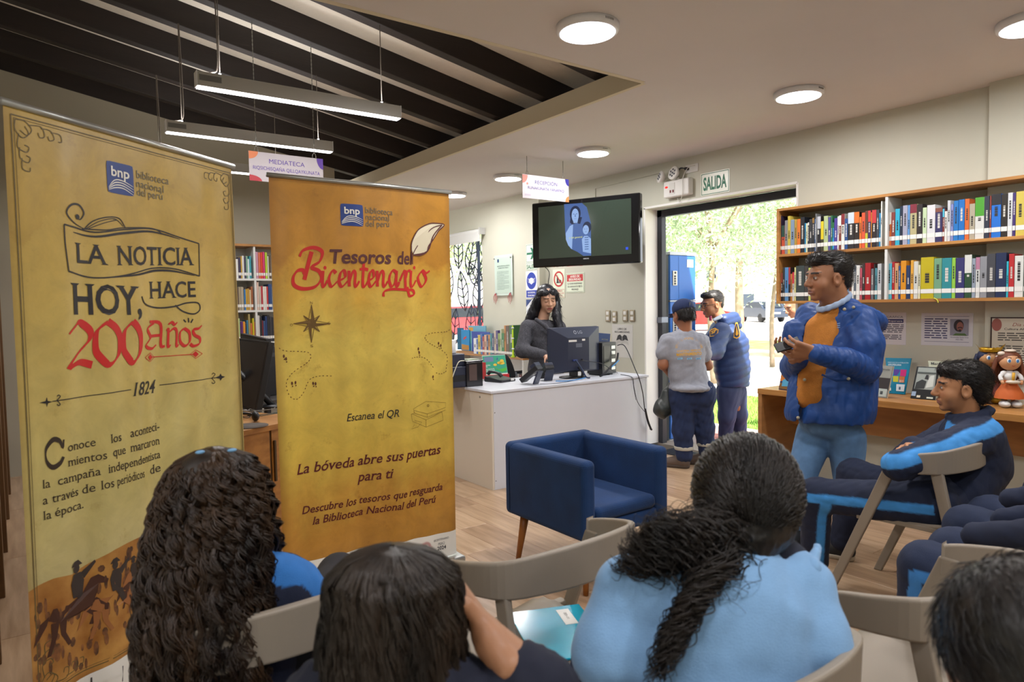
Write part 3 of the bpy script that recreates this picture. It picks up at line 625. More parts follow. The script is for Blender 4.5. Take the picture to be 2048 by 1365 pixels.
def logo(B, q, qw, qt, a, b, lines, txt_h):
    """blue rounded square with bnp and page arcs"""
    (x0, y0), (x1, y1) = B.uv(*a), B.uv(*b); w, h = x1-x0, y0-y1; f = B.f(.0010); f2 = B.f(.0020); r = w*.14; P = []
    for cx, cy, a0 in ((x1-r*.4, y1+r*.4, -90), (x1-r, y0-r, 0), (x0+r, y0-r, 90), (x0+r, y1+r, 180)):
        rr = r if a0 != -90 else r*.4
        P += [(cx+rr*math.cos(math.radians(a0+15*i)), cy+rr*math.sin(math.radians(a0+15*i))) for i in range(7)]
    q.grid(lambda a, b: f(x0+w/2+w/2*(2*a-1)*math.sqrt(1-.09*(2*b-1)**8), y1+h/2+h/2*(2*b-1)*math.sqrt(1-.09*(2*a-1)**8)), 10, 10)
    text(qw, 'bnp', f2, x0+w*.5, y1+h*.55, h*.3, w=w*.68, align='c', off=.02)
    for k in range(4):
        s_ = .10*k
        ribbon(qw, [(x0+w*.04, y1+h*(.08+.03*k)), (x0+w*.28, y1+h*(.24+s_*.8-.06)), (x0+w*.6, y1+h*(.28+s_*.8-.08)), (x0+w*.97, y1+h*(.04+s_*.9))], f2, w*.035, taper=True)
    for (s_, p0, p1) in lines: B.tx(qt, s_, p0, p1, txt_h, e=.0014)
printm = mat('ink_black', '231f22', .5); printr = mat('ink_red', 'cf1f1c', .5); printb = mat('ink_blue', '1f3f8c', .45); printg = mat('ink_grey', '6d6a5c', .5); printw = mat('ink_white', 'f0efe8', .45)
metal = mat('banner_aluminium', 'b4b6b4', .3, .7)
def cloth_part(B, m, cut=None):
    q = MB(); q.grid(lambda a, b: B.f(0)(a*B.w, .09+b*(B.H-.09)), 150, 90); q.build('printed_cloth', m, B.t)
    MB().tube([(-.01, -.004, B.H), (B.w+.01, -.004, B.H)], .011, 10).build('top_rail', metal, B.t)
    MB().mm((-.02, -.05, 0), (B.w+.03, .05, .085)).build('base_case', metal, B.t, bevel=.012, seg=3)
    MB().tube([(B.w/2, .06, .02), (B.w/2, .03, B.H)], .009, 8).build('support_pole', metal, B.t)
    for x in (.12, B.w-.12): MB().mm((x-.02, -.16, 0), (x+.02, .16, .012)).build('foot', metal, B.t, bevel=.003)
# ---- banner 2 (orange) ----
B = Banner((.921, 3.11), (1.85, 3.11), 2.02, 'orange parchment roll-up banner reading Tesoros del Bicentenario, right of the two banners', None, 1.3)
cloth_part(B, parchment('orange_parchment', [(0, 'a8783c'), (.18, 'c08b3a'), (.38, 'd8b850'), (.62, 'e2c75e'), (.8, 'd6a23c'), (1, 'c48a30')], '8e5c22'))
c2 = lambda x, y: (530+x/3.4125, 340+y/3.4125); c4 = lambda x, y: (530+x/2.967, 740+y/2.967)
q, qw, qt = MB(), MB(), MB()
logo(B, q, qw, qt, (680, 407), (726, 454), [('biblioteca', (730, 426.5), (785, 431)), ('nacional', (730.7, 440), (778, 442.5)), ('del perú', (730.7, 453.5), (778, 454.5))], 12)
q.build('logo_field', printb, B.t); qw.build('logo_mark', printw, B.t); qt.build('logo_lettering', printg, B.t)
q = MB(); B.tx(q, 'Tesoros', c2(445, 637), c2(860, 641), 27, off=.025, shear=.12); B.tx(q, 'del', c2(902, 643), c2(1003, 646), 25, off=.02, shear=.12)
q.build('heading_lettering', mat('ink_maroon', '5b2a2a', .5), B.t)
q = MB(); wpx = .0024*.0
SC = (B.uv(800, 560)[0]-B.uv(799, 560)[0])/3.4125
B.px(q, [c2(*p) for p in ((322, 558), (300, 640), (272, 750))], 34*SC, nib=.9, thin=.5)
B.px(q, [c2(*p) for p in ((238, 592), (262, 550), (335, 530), (392, 560), (375, 625), (322, 664), (370, 690), (388, 740), (345, 798), (262, 812), (200, 788), (192, 735), (222, 690), (262, 685), (272, 712))], 24*SC, nib=.9, thin=.45)
LET = dict(i=[[(.1, 1), (.0, .2), (.3, 0), (.9, .4)]], c=[[(.8, .85), (.45, 1), (.1, .5), (.35, 0), (.95, .35)]], e=[[(.05, .35), (.7, .6), (.6, 1), (.25, .85), (.1, .3), (.4, 0), (.98, .35)]],
           n=[[(.05, 1), (.08, 0)], [(.08, .3), (.4, .95), (.62, .8), (.58, .2), (.72, 0), (1, .35)]], t=[[(.45, 1.5), (.35, .2), (.55, 0), (.95, .35)], [(0, 1.08), (.5, 1.12), (.95, 1.05)]],
           a=[[(.75, .9), (.4, 1), (.1, .5), (.3, 0), (.65, .3), (.78, 1)], [(.78, 1), (.72, .2), (.85, 0), (1, .3)]], r=[[(.0, .35), (.25, .75), (.48, 1.05)], [(.55, 1.04), (.52, .5), (.55, -.12)], [(.55, .5), (.75, .95), (1.08, .98)]],
           o=[[(.5, 1), (.12, .55), (.45, 0), (.88, .45), (.55, 1), (.85, .85), (1.2, 1)]])
for ch, x0, x1 in (('i', 395, 432), ('c', 432, 500), ('e', 500, 562), ('n', 565, 640), ('t', 643, 705), ('e', 700, 755), ('n', 758, 835), ('a', 838, 912), ('r', 915, 985), ('i', 990, 1035), ('o', 1036, 1112)):
    for st in LET[ch]: B.px(q, [c2(x0+(x1-x0)*a, 797-108*b) for a, b in st], 22*SC, nib=.75, thin=.35)
for x in (412, 1018): disc(q, *B.uv(*c2(x, 668)), 9*SC, 11*SC, B.f(.0012), 10)
B.px(q, [c2(*p) for p in ((805, 865), (812, 830), (870, 815), (960, 820), (1005, 822), (1015, 850), (985, 862), (975, 845), (965, 800))], 20*SC, nib=.75, thin=.4)
q.build('script_lettering', printr, B.t)
fe = [(1003, 645), (995, 540), (1000, 490), (1030, 430), (1060, 398), (1120, 368), (1165, 364), (1225, 374), (1190, 412), (1172, 440), (1140, 490), (1118, 520), (1105, 560), (1060, 582), (1012, 580)]
q = MB(); B.pg(q, [c2(*p) for p in fe[1:]], .0022); q.build('feather', mat('feather_cream', 'e6dcc0', .5), B.t)
q = MB(); B.px(q, [c2(*p) for p in fe], 7*SC, e=.0034, n=4); B.px(q, [c2(*p) for p in ((1003, 645), (1010, 570), (1070, 480), (1140, 400), (1210, 376))], 6*SC, e=.0034); B.px(q, [c2(*p) for p in ((1210, 376), (1150, 450), (1110, 555), (1020, 580))], 8*SC, e=.0034, n=4)
q.build('feather_outline', mat('ink_maroon', ''), B.t)
# compass rose, dotted trails, footprints, books
q = MB(); cx, cy = 322, 1050
for k in range(8):
    a = k*math.pi/4; L = (130 if k % 2 == 0 else 78); wd = 17 if k % 2 == 0 else 13
    tip = (cx+L*math.sin(a), cy-L*math.cos(a)); l1 = (cx+wd*math.sin(a+1.3)*1.4, cy-wd*math.cos(a+1.3)*1.4); l2 = (cx+wd*math.sin(a-1.3)*1.4, cy-wd*math.cos(a-1.3)*1.4)
    for pr in ((tip, l1), (tip, l2), (tip, (cx, cy))): B.px(q, [c2(*p) for p in pr], 3.2*SC, n=1)
    B.pg(q, [c2(*p) for p in (tip, l1, (cx, cy))][::-1], e=.0009)
ring(q, *B.uv(*c2(cx, cy)), 22*SC, 27*SC, B.f(.0014)); 
for s_, a, b in (('N', (313, 916), (330, 916)), ('S', (316, 1212), (334, 1212)), ('O', (168, 1068), (188, 1068)), ('E', (434, 1056), (448, 1056))): B.tx(q, s_, c2(*a), c2(*b), 5)
q.build('compass_rose', mat('ink_sepia', '6f5220', .5), B.t)
q = MB()
def dots(P, step=.014):
    L = catmull([(*B.uv(*p), 0) for p in P], 10); acc = 0
    for i in range(len(L)-1):
        acc += (L[i+1]-L[i]).length
        if acc > step:
            acc = 0; d_ = (L[i+1]-L[i]).normalized(); ribbon(q, [(L[i].x, L[i].y), (L[i].x+d_.x*step*.5, L[i].y+d_.y*step*.5)], B.f(.0012), .0032, n=1)
dots([c2(*p) for p in ((78, 1205), (130, 1235), (230, 1240), (300, 1248), (318, 1280), (290, 1320), (215, 1365))]+[c4(*p) for p in ((150, 30), (122, 80), (140, 150), (185, 175), (230, 140), (270, 60), (330, 38), (400, 38))])
dots([c2(*p) for p in ((1270, 1078), (1240, 1105), (1140, 1115), (1095, 1140), (1120, 1180), (1200, 1225), (1245, 1270), (1240, 1350))]+[c4(*p) for p in ((1075, 10), (1045, 25), (1010, 15))])
dots([c2(*p) for p in ((985, 1290), (1040, 1278), (1100, 1290), (1160, 1360))])
for (x, y, cc) in ((125, 1272, c2), (140, 1290, c2), (1190, 1185, c2), (1205, 1200, c2), (1048, 1222, c2), (1054, 1248, c2), (158, 80, c4), (180, 76, c4), (290, 82, c4), (304, 84, c4), (1000, 42, c4)):
    u, v = B.uv(*cc(x, y)); disc(q, u, v, .0045, .008, B.f(.0012), 10); disc(q, u+.002, v-.014, .003, .0035, B.f(.0012), 8)
q.build('dotted_trail', mat('ink_brown', '5e2f16', .5), B.t)
q = MB()
for pr in (((875, 232), (955, 188), (1075, 196), (1072, 225), (962, 262), (880, 240), (875, 232)), ((880, 240), (885, 258), (962, 282), (1072, 240)), ((962, 262), (962, 282)), ((862, 262), (870, 305), (955, 340), (1060, 300), (1052, 250)), ((870, 262), (955, 298), (1052, 250)), ((955, 298), (955, 340)), ((885, 300), (930, 312), (905, 340), (862, 350), (885, 325)), ((862, 262), (885, 255))):
    B.px(q, [c4(*p) for p in pr], 1.8*SC, n=1)
ring(q, *B.uv(*c4(968, 213)), 5*SC, 8*SC, B.f(.0012), 14); q.build('book_drawing', mat('ink_sepia', ''), B.t)
q = MB(); B.tx(q, 'Escanea el QR', c4(485, 307), c4(790, 276), 15, shear=.25, serif=.06, off=.004); q.build('small_lettering', printm, B.t)
q = MB()
for s_, a, b, h in (('La bóveda abre sus puertas', (190, 624), (1045, 497), 20), ('para ti', (555, 668), (760, 638), 19), ('Descubre los tesoros que resguarda', (222, 860), (1052, 712), 15), ('la Biblioteca Nacional del Perú', (280, 922), (1015, 784), 15)):
    B.tx(q, s_, c4(*a), c4(*b), h, shear=.25, serif=.07, off=.012)
q.build('body_lettering', mat('ink_wine', '5c1a1c', .5), B.t)['kind'] = 'stuff'
u0 = 0; vt = B.uv(922.6, 1057)[1]; vl = B.uv(602, 1127)[1]; f_ = B.f(.001)
q = MB(); q.grid(lambda a, b: f_(B.w*a, .09+((vl if a < .2 else vl+(vt-vl)*(a-.2)/.8)-.09)*b), 40, 4); q.build('footer_field', printw, B.t)
q = MB(); B.pg(q, [(622, 1145), (641, 1140), (641, 1158), (622, 1163)], .0018); q.build('country_box', printr, B.t)
q = MB(); B.pg(q, [(643, 1139), (663, 1134), (663, 1152), (643, 1157)], .0018); B.tx(q, 'BICENTENARIO', (866, 1084), (895, 1076), 4, e=.0018); B.tx(q, 'PERÚ', (875, 1091), (887, 1088), 5, e=.0018); B.tx(q, '2024', (873, 1101), (890, 1096), 7, e=.0018, off=.03)
q.build('footer_lettering', cm('4a4a50'), B.t)
q = MB(); B.tx(q, 'PERÚ', (624, 1154), (639, 1150), 7, e=.0024, off=.02); q.build('country_lettering', printw, B.t)
q = MB(); cu, cv = B.uv(850, 1095)
for k in range(30):
    a = k*2*math.pi/30; r0 = .017+.006*k/30
    ribbon(q, [(cu+r0*math.cos(a), cv+r0*math.sin(a)), (cu+(r0+.014)*math.cos(a+.2), cv+(r0+.014)*math.sin(a+.2))], B.f(.0018), .0022, n=1)
ribbon(q, [(cu, cv-.012), (cu+.01, cv), (cu, cv+.012), (cu-.012, cv+.002)], B.f(.0018), .003)
q.build('emblem', cm('b03040'), B.t)
# ---- banner 1 (yellow) ----
B = Banner((-.016, 2.418), (.737, 3.005), 2.02, 'yellow parchment roll-up banner reading La Noticia Hoy, Hace 200 Años, at the left edge', None, 4.1)
cloth_part(B, parchment('yellow_parchment', [(0, 'c4b47a'), (.3, 'c6b982'), (.45, 'c9ba76'), (.7, 'ceb362'), (.85, 'cbab56'), (1, 'c6a550')], '97783a'))
b1 = lambda x, y: (x/2.275, 180+y/2.275); b2 = lambda x, y: (x/2.256, 760+y/2.256); b8 = lambda x, y: (60+x/3.412, 700+y/3.412)
SC = (B.uv(261, 560)[0]-B.uv(260, 560)[0])/2.275
q, qw, qt = MB(), MB(), MB()
logo(B, q, qw, qt, (211, 320), (268, 394), [('biblioteca', (272.5, 356), (338, 369.5)), ('nacional', (272.5, 374), (329, 386)), ('del perú', (273.5, 391), (327.5, 400))], 15)
q.build('logo_field', printb, B.t); qw.build('logo_mark', printw, B.t); qt.build('logo_lettering', printg, B.t)
q = MB()
B.tx(q, 'LA', b1(335, 785), b1(488, 797), 39, serif=.085, off=.01); B.tx(q, 'NOTICIA', b1(528, 797), b1(880, 797), 38, serif=.085, off=.01)
B.tx(q, 'HOY,', b1(316, 1019), b1(645, 1021), 60, serif=.085, off=.02); B.tx(q, 'HACE', b1(687, 949), b1(887, 942), 33, serif=.085, off=.01)
for P, w_ in ((((280, 612), (330, 625), (430, 648), (560, 636), (700, 632), (800, 665), (898, 700)), 5), (((325, 648), (430, 668), (560, 652), (700, 645), (820, 680)), 9), (((300, 825), (420, 855), (560, 845), (700, 812), (800, 815), (902, 848)), 5), (((490, 855), (620, 842), (720, 822), (800, 826), (880, 845)), 9),
              (((280, 612), (285, 700), (302, 825)), 5), (((898, 700), (902, 848)), 5), (((390, 636), (330, 605), (292, 560), (315, 524), (355, 524), (380, 560), (362, 590), (342, 580)), 7),
              (((380, 635), (420, 598), (480, 580), (540, 585), (568, 625)), 4), (((390, 632), (450, 598), (520, 588), (560, 622)), 3), (((400, 632), (470, 606), (530, 592)), 3), (((370, 632), (480, 638), (560, 628), (700, 630), (745, 655)), 4),
              (((645, 940), (665, 975), (730, 992), (800, 985), (850, 970), (895, 970), (905, 998), (880, 1020), (835, 1008), (800, 980)), 6), (((838, 1045), (848, 1058)), 6), (((858, 1038), (860, 1058)), 6), (((876, 1043), (868, 1060)), 6)):
    B.px(q, [b1(*p) for p in P], w_*SC, taper=len(P) > 2 and w_ > 6)
disc(q, *B.uv(*b1(347, 578)), 9*SC, 9*SC, B.f(.0014), 12)
q.build('heading_lettering', printm, B.t); q = MB()
B.tx(q, '1824', b8(690, 316), b8(880, 291), 26, shear=.3, serif=.05, off=.01)
q.build('year_lettering', printm, B.t); q = MB()
for P in (((142, 352), (676, 272)), ((900, 242), (1278, 190))): B.px(q, [b8(*p) for p in P], 3*SC, n=1)
for cx, cy, s_ in ((108, 358, 40), (1298, 187, 28)):
    B.pg(q, [b8(cx-s_*1.2, cy+4), b8(cx-4, cy+10), b8(cx, cy+s_*.9), b8(cx+8, cy+8), b8(cx+s_*.9, cy-3), b8(cx+6, cy-9), b8(cx, cy-s_*.9), b8(cx-7, cy-8)])
for sx in (182, 1258): 
    for s_ in (-1, 1): y_ = 345 if sx < 500 else 195; B.px(q, [b8(*p) for p in ((sx-12, y_), (sx, y_+s_*12), (sx+10, y_+s_*28), (sx-2, y_+s_*36), (sx-10, y_+s_*26))], 3*SC)
q.build('divider_ornament', printm, B.t)['kind'] = 'stuff'
q = MB(); W_ = 29*SC
B.px(q, [b1(*p) for p in ((305, 1112), (335, 1078), (360, 1060), (405, 1095), (402, 1140), (350, 1200), (308, 1262), (360, 1240), (415, 1252))], W_, nib=.75, thin=.2)
B.px(q, [b1(*p) for p in ((482, 1055), (436, 1100), (430, 1180), (450, 1220), (488, 1250), (530, 1205), (538, 1130), (520, 1085), (482, 1055))], W_, nib=.75, thin=.2)
B.px(q, [b1(*p) for p in ((600, 1055), (562, 1100), (556, 1175), (572, 1212), (600, 1240), (632, 1195), (638, 1130), (625, 1085), (600, 1055))], W_, nib=.75, thin=.2)
for P in (((712, 1062), (678, 1088), (694, 1128), (668, 1165), (700, 1178), (722, 1160)), ((690, 1056), (740, 1066), (742, 1160), (758, 1166)), ((688, 1122), (745, 1116)), ((764, 1096), (772, 1092), (771, 1166), (782, 1160)), ((776, 1102), (796, 1086), (808, 1102), (807, 1164), (818, 1158)), ((772, 1068), (786, 1058), (798, 1068), (810, 1058)),
          ((842, 1086), (824, 1104), (824, 1145), (845, 1165), (864, 1145), (862, 1104), (842, 1086)), ((914, 1072), (900, 1086), (878, 1092), (884, 1116), (905, 1130), (904, 1154), (880, 1166), (866, 1156))):
    B.px(q, [b1(*p) for p in P], 15*SC, nib=.75, thin=.3)
B.px(q, [b1(690, 1217), b1(890, 1203)], 3*SC, n=1)
for cx, cy, d_ in ((692, 1217, -1), (888, 1203, 1)):
    B.pg(q, [b1(cx-13, cy), b1(cx, cy+14), b1(cx+13, cy), b1(cx, cy-14)])
    B.px(q, [b1(cx+d_*30, cy-2*d_), b1(cx, cy+20), b1(cx-d_*22, cy), b1(cx, cy-20), b1(cx+d_*30, cy-2*d_)], 2.5*SC, n=1)
q.build('red_lettering', printr, B.t)
q = MB()
for s_, a, b in (('onoce', (250, 695), (440, 655)), ('los', (530, 637), (605, 620)), ('aconteci-', (670, 598), (900, 548)), ('mientos', (250, 798), (505, 743)), ('que', (545, 728), (635, 708)), ('marcaron', (668, 698), (902, 645)), ('la', (88, 950), (138, 938)), ('campaña', (185, 925), (470, 853)), ('independentista', (512, 842), (905, 738)),
                 ('a', (92, 1060), (125, 1050)), ('través', (150, 1045), (332, 993)), ('de', (362, 985), (440, 965)), ('los', (470, 955), (550, 932)), ('periódicos', (570, 928), (770, 868)), ('de', (828, 852), (905, 830)), ('la', (95, 1165), (148, 1150)), ('época.', (170, 1140), (370, 1080))):
    B.tx(q, s_, b8(*a), b8(*b), 17.5, serif=.07)
B.px(q, [b8(*p) for p in ((218, 612), (212, 660), (190, 622), (150, 615), (108, 680), (112, 760), (150, 802), (195, 775), (218, 730))], 26*SC/1.5, nib=1.57, thin=.25)
q.build('body_lettering', mat('ink_darkbrown', '3a2e22', .5), B.t)['kind'] = 'stuff'
# double border line and corner scrolls
q = MB(); brd = mat('ink_border', '6b5c38', .5); uL, vT = B.uv(20, 228); uR = B.uv(459.5, 338)[0]; vB = B.uv(283.7, 1278.6)[1]; f_ = B.f(.0011)
for k, w_ in ((0, .0035), (.008, .0015)):
    for a, b in (((uL+k, vT-k), (uR-k, vT-k)), ((uL+k, vB+k), (uR-k, vB+k)), ((uL+k, vT-k), (uL+k, vB+k)), ((uR-k, vT-k), (uR-k, vB+k))):
        ribbon(q, [(a[0]+(b[0]-a[0])*i/30, a[1]+(b[1]-a[1])*i/30) for i in range(31)], f_, w_, n=1)
for sx, sy, ox, oy in ((1, -1, uL, vT), (-1, -1, uR, vT), (1, 1, uL, vB), (-1, 1, uR, vB)):
    for sw in (0, 1):
        def g(a, b): return (ox+sx*(a if not sw else b), oy+sy*(b if not sw else a))
        for P in (((.012, .012), (.04, .01), (.06, .03), (.045, .05), (.025, .04)), ((.05, .02), (.09, .015), (.1, .04), (.085, .048), (.08, .035)), ((.09, .02), (.12, .02), (.13, .042), (.115, .05), (.11, .038)), ((.12, .025), (.15, .025), (.155, .045), (.143, .048))):
            ribbon(q, [g(*p) for p in P], f_, .003)
q.build('border_ornament', brd, B.t)
# printed hill scene with riders
q = MB(); hill = [(53, 1188), (80, 1172), (111, 1157), (146, 1150), (186, 1123), (222, 1099), (260, 1080), (310, 1057), (380, 1030), (464, 1000)]
bot = B.uv(159, 1365)[1]; H_ = [B.uv(*p) for p in hill]; H_[0] = (0, H_[0][1]); H_[-1] = (B.w, H_[-1][1]); uu = [h[0] for h in H_]; vv = [h[1] for h in H_]
hv = lambda u: float(np.interp(u, uu, vv)); f_ = B.f(.0006)
q.grid(lambda a, b: f_(B.w*a, .13+(hv(B.w*a)-.13)*b), 60, 14)
q.build('printed_hill', mat('print_sand', 'b98a48', .4, noise=.2, nscale=9, wood='a3682e'), B.t)
q = MB(); rnd = random.Random(9)
for k in range(170):
    u = rnd.uniform(.01, .9)*B.w; v = hv(u)*.42+.28*rnd.random()+.18*(u/B.w)
    if u > .5 and v > .55: continue
    disc(q, u, v, rnd.uniform(.004, .011), rnd.uniform(.01, .026), B.f(.001), 7)
q.build('printed_crowd', mat('print_crowd', '8a5a34', .5, noise=.4, nscale=30, wood='5c4030'), B.t)['kind'] = 'stuff'
def horse(q, cx, cy, s_, dark, fl=1, e=.0014):
    g = lambda x, y: (cx+x*s_*fl, cy+y*s_)
    for P in (((-1, .1), (-.8, .45), (-.2, .35), (.4, .5), (.75, 1.0), (1.0, 1.05), (1.35, .75), (1.3, .62), (1.0, .7), (.95, .4), (.75, -.05), (.2, -.2), (-.6, -.15)),
              ((-.95, .25), (-1.3, .1), (-1.6, -.6), (-1.35, -.4), (-1.05, -.05)), ((-.9, -.05), (-.6, -.1), (-.7, -.6), (-.95, -1.2), (-1.1, -1.2), (-.9, -.6)), ((-.6, -.1), (-.3, -.15), (-.35, -.6), (-.1, -1.1), (-.25, -1.15), (-.55, -.6)),
              ((.4, -.1), (.75, 0), (.95, -.45), (.75, -.8), (.62, -.75), (.75, -.45)), ((.7, .1), (.9, .2), (1.3, -.2), (1.25, -.6), (1.15, -.6), (1.15, -.2))):
        poly(q, [g(*p) for p in P][::fl], B.f(e))
def rider(q, cx, cy, s_, e=.002):
    g = lambda x, y: (cx+x*s_, cy+y*s_)
    for P in (((-.25, .3), (.2, .25), (.3, .9), (.15, 1.3), (-.2, 1.3), (-.35, .9)), ((-.1, .35), (.3, .3), (.5, -.3), (.3, -.4)), ((.15, 1.25), (.75, 1.6), (.8, 1.5), (.3, .95))): poly(q, [g(*p) for p in P], B.f(e))
    disc(q, *g(-.05, 1.5), .16*s_, .2*s_, B.f(e), 10); poly(q, [g(-.3, 1.62), (g(.25, 1.62)), g(.05, 1.85), g(-.15, 1.82)], B.f(e))
q = MB(); hx, hy = B.uv(150, 1225); horse(q, hx, hy, .085, 1); hx3, hy3 = B.uv(262, 1170); horse(q, hx3, hy3, .05, 1); q.build('printed_horse', mat('print_darkhorse', '4a2c22', .5), B.t)
q = MB(); hx2, hy2 = B.uv(222, 1205); horse(q, hx2, hy2, .075, 1, e=.0018); q.build('printed_horse', mat('print_chestnut', 'a0683c', .5), B.t)
q = MB(); rider(q, hx+.02, hy+.02, .075); rider(q, hx2+.01, hy2+.02, .07); rider(q, hx3, hy3+.02, .045); q.build('printed_rider', mat('print_rider', '3b3330', .5), B.t)
q = MB(); vl, vr = B.uv(159, 1365)[1], B.uv(288, 1281)[1]; ul, ur = B.uv(159, 1365)[0], B.uv(288, 1281)[0]; f_ = B.f(.0026)
q.grid(lambda a, b: f_(B.w*a, .09+((vl+(vr-vl)*(B.w*a-ul)/(ur-ul))-.09)*b), 30, 3); q.build('footer_field', printw, B.t)
q = MB(); B.pg(q, [(184, 1357), (238, 1331), (238, 1362), (184, 1390)], .0034); q.build('ministry_box', cm('3f3d3e'), B.t)
q = MB(); B.tx(q, 'de Cultura', (203, 1364), (236, 1348), 7, e=.004); q.build('footer_lettering', printw, B.t)
# =============== WALL BOOKSHELF, DESK, BOOKS ===============
woodm = mat('beech_board', 'b98548', .42, wood='9c6a36', nscale=2.5, stretch=(4, .6, 8), noise=.05)
woodd = mat('beech_shaded', 'a87642', .5, wood='8f6136', nscale=2.5, stretch=(1, 1, 5), noise=.05)  # darker beech copy: shade under the desktop put into the colour
whiteb = mat('white_board', 'd5d6d3', .4)
SX, SY0, SY1 = 4.778, .9, 3.095
sh = thing('wall_bookshelf', 'long beech wall shelf with two rows of library books on the right wall', 'bookshelf', (XA, SY1, 1.40))
D_ = SX-XA
ZB, ZM, ZT = 0, .362, .714
for nm, z in (('bottom_board', ZB), ('middle_board', ZM), ('top_board', ZT)): MB().mm((D_, SY0-SY1, z), (0, 0, z+.02)).build(nm, woodm, sh, bevel=.0015, seg=1)
MB().mm((D_, -.02, .02), (0, 0, ZM)).mm((D_, -.02, ZM+.02), (0, 0, ZT)).build('end_panel', woodm, sh, bevel=.0015, seg=1)
yd = atX(1768, 560, SX).y-SY1
for z0, z1 in ((.02, ZM), (ZM+.02, ZT)): MB().mm((D_+.004, yd-.018, z0), (-.075, yd, z1)).build('divider', whiteb, sh, bevel=.001, seg=1)
MB().mm((D_+.01, -.32, ZM+.02), (-.02, -.315, ZM+.3)).build('bookend', mat('steel_grey', '9fa3a8', .4, .6), sh)
NAMES = [('black', '1c1c20'), ('dark grey', '3e4145'), ('grey', '8b8e92'), ('white', 'e4e4e0'), ('cream', 'd9d3a8'), ('yellow', 'd9c93a'), ('orange', 'd9722c'), ('red', 'b02a30'), ('dark red', '6e2226'), ('brown', '6b4636'), ('pink', 'c76a8a'), ('purple', '4f3a80'),
         ('navy', '1f2c52'), ('blue', '2a62a8'), ('light blue', '7fa6cf'), ('cyan', '2fa3bb'), ('teal', '2a7f86'), ('green', '3c8a3c'), ('dark green', '27503a'), ('light green', 'a8bf86'), ('lilac', '8d8fc0'), ('ochre', 'b3902f'), ('salmon', 'cf6a4c'), ('beige', 'b9aa86')]
def cname(h):
    a = [int(h[i:i+2], 16) for i in (0, 2, 4)]
    return min(NAMES, key=lambda n: sum((x-int(n[1][i*2:i*2+2], 16))**2 for i, x in enumerate(a)))[0]
ORD = ['first', 'second', 'third', 'fourth', 'fifth', 'sixth', 'seventh', 'eighth', 'ninth', 'tenth', 'eleventh', 'twelfth', '13th', '14th', '15th', '16th', '17th', '18th', '19th', '20th', '21st', '22nd', '23rd', '24th', '25th', '26th', '27th', '28th', '29th', '30th', '31st', '32nd', '33rd', '34th', '35th', '36th', '37th', '38th', '39th', '40th', '41st', '42nd', '43rd', '44th', '45th', '46th', '47th', '48th']
pagem = mat('book_pages', 'd8d2c0', .8); labm = mat('spine_label', 'e2e1dd', .45)
inkm = cm('c9c7c0', .6); ink2 = cm('2a2a2c', .6)
def bookobj(lb, grp, y0, y1, z, h, col, X, depth=.15, top=None, frac=.3, lz=None, lean=0, rnd=random):
    """spine faces -X; y0<y1"""
    w = y1-y0; c = thing_mesh = MB(); t_ = .0018
    c.mm((0, 0, 0), (t_, w, h)); c.mm((0, 0, 0), (depth, t_, h)); c.mm((0, w-t_, 0), (depth, w, h))
    cov = cm(col, .38)
    o = c.build('book', cov, bevel=.0012, seg=1, loc=(X, y0, z)); tag(o, lb, 'book', grp)
    if lean: o.rotation_euler[0] = lean
    MB().mm((t_, t_, .003), (depth-.003, w-t_, h-.003)).build('pages', pagem, o)
    if top: MB().mm((-.0006, .0003, h*(1-frac)), (.0001, w-.0003, h)).build('spine_panel', cm(top, .38), o)
    if w > .007 and h > .12:
        q = MB(); dark = sum(int(col[i:i+2], 16) for i in (0, 2, 4)) > 330; y = w*.5
        a = h*rnd.uniform(.38, .5); b = h*rnd.uniform(.6, .86)
        if top: b = h*(1-frac)*.95
        z_ = a
        while z_ < b:
            l_ = rnd.uniform(.006, .018); q.quad((-.0009, y-w*.16, z_), (-.0009, y-w*.16, min(z_+l_, b)), (-.0009, y+w*.16, min(z_+l_, b)), (-.0009, y+w*.16, z_)); z_ += l_+.003
        q.build('spine_title', ink2 if dark else inkm, o)
    if lz is not None: MB().mm((-.0016, .0006, lz), (-.0008, w-.0006, lz+.028)).build('spine_label', labm, o)
    return o
def row(spec, zt, x2f, y2f, X, where, grp, lz=.035):
    z = zt; rnd = random.Random(len(where)); n = 0
    for i, (x0, x1, ty, col, *r) in enumerate(spec):
        a = atX(x2f(x0), 500, X).y; b = atX(x2f(x1), 500, X).y
        h = atX(x2f((x0+x1)/2), y2f(ty), X).z-z
        n += 1
        lb = '%s book, %s from the left %s' % (cname(col), ORD[i], where)
        bookobj(lb, grp, b+.0006, a-.0006, z, min(h, .325), col, X, top=r[0] if r else None, frac=r[1] if len(r) > 1 else .3, lz=lz, rnd=rnd, depth=rnd.uniform(.13, .18))
fx = lambda x: 1500+x/3.69; fy = lambda y: 330+y/3.69
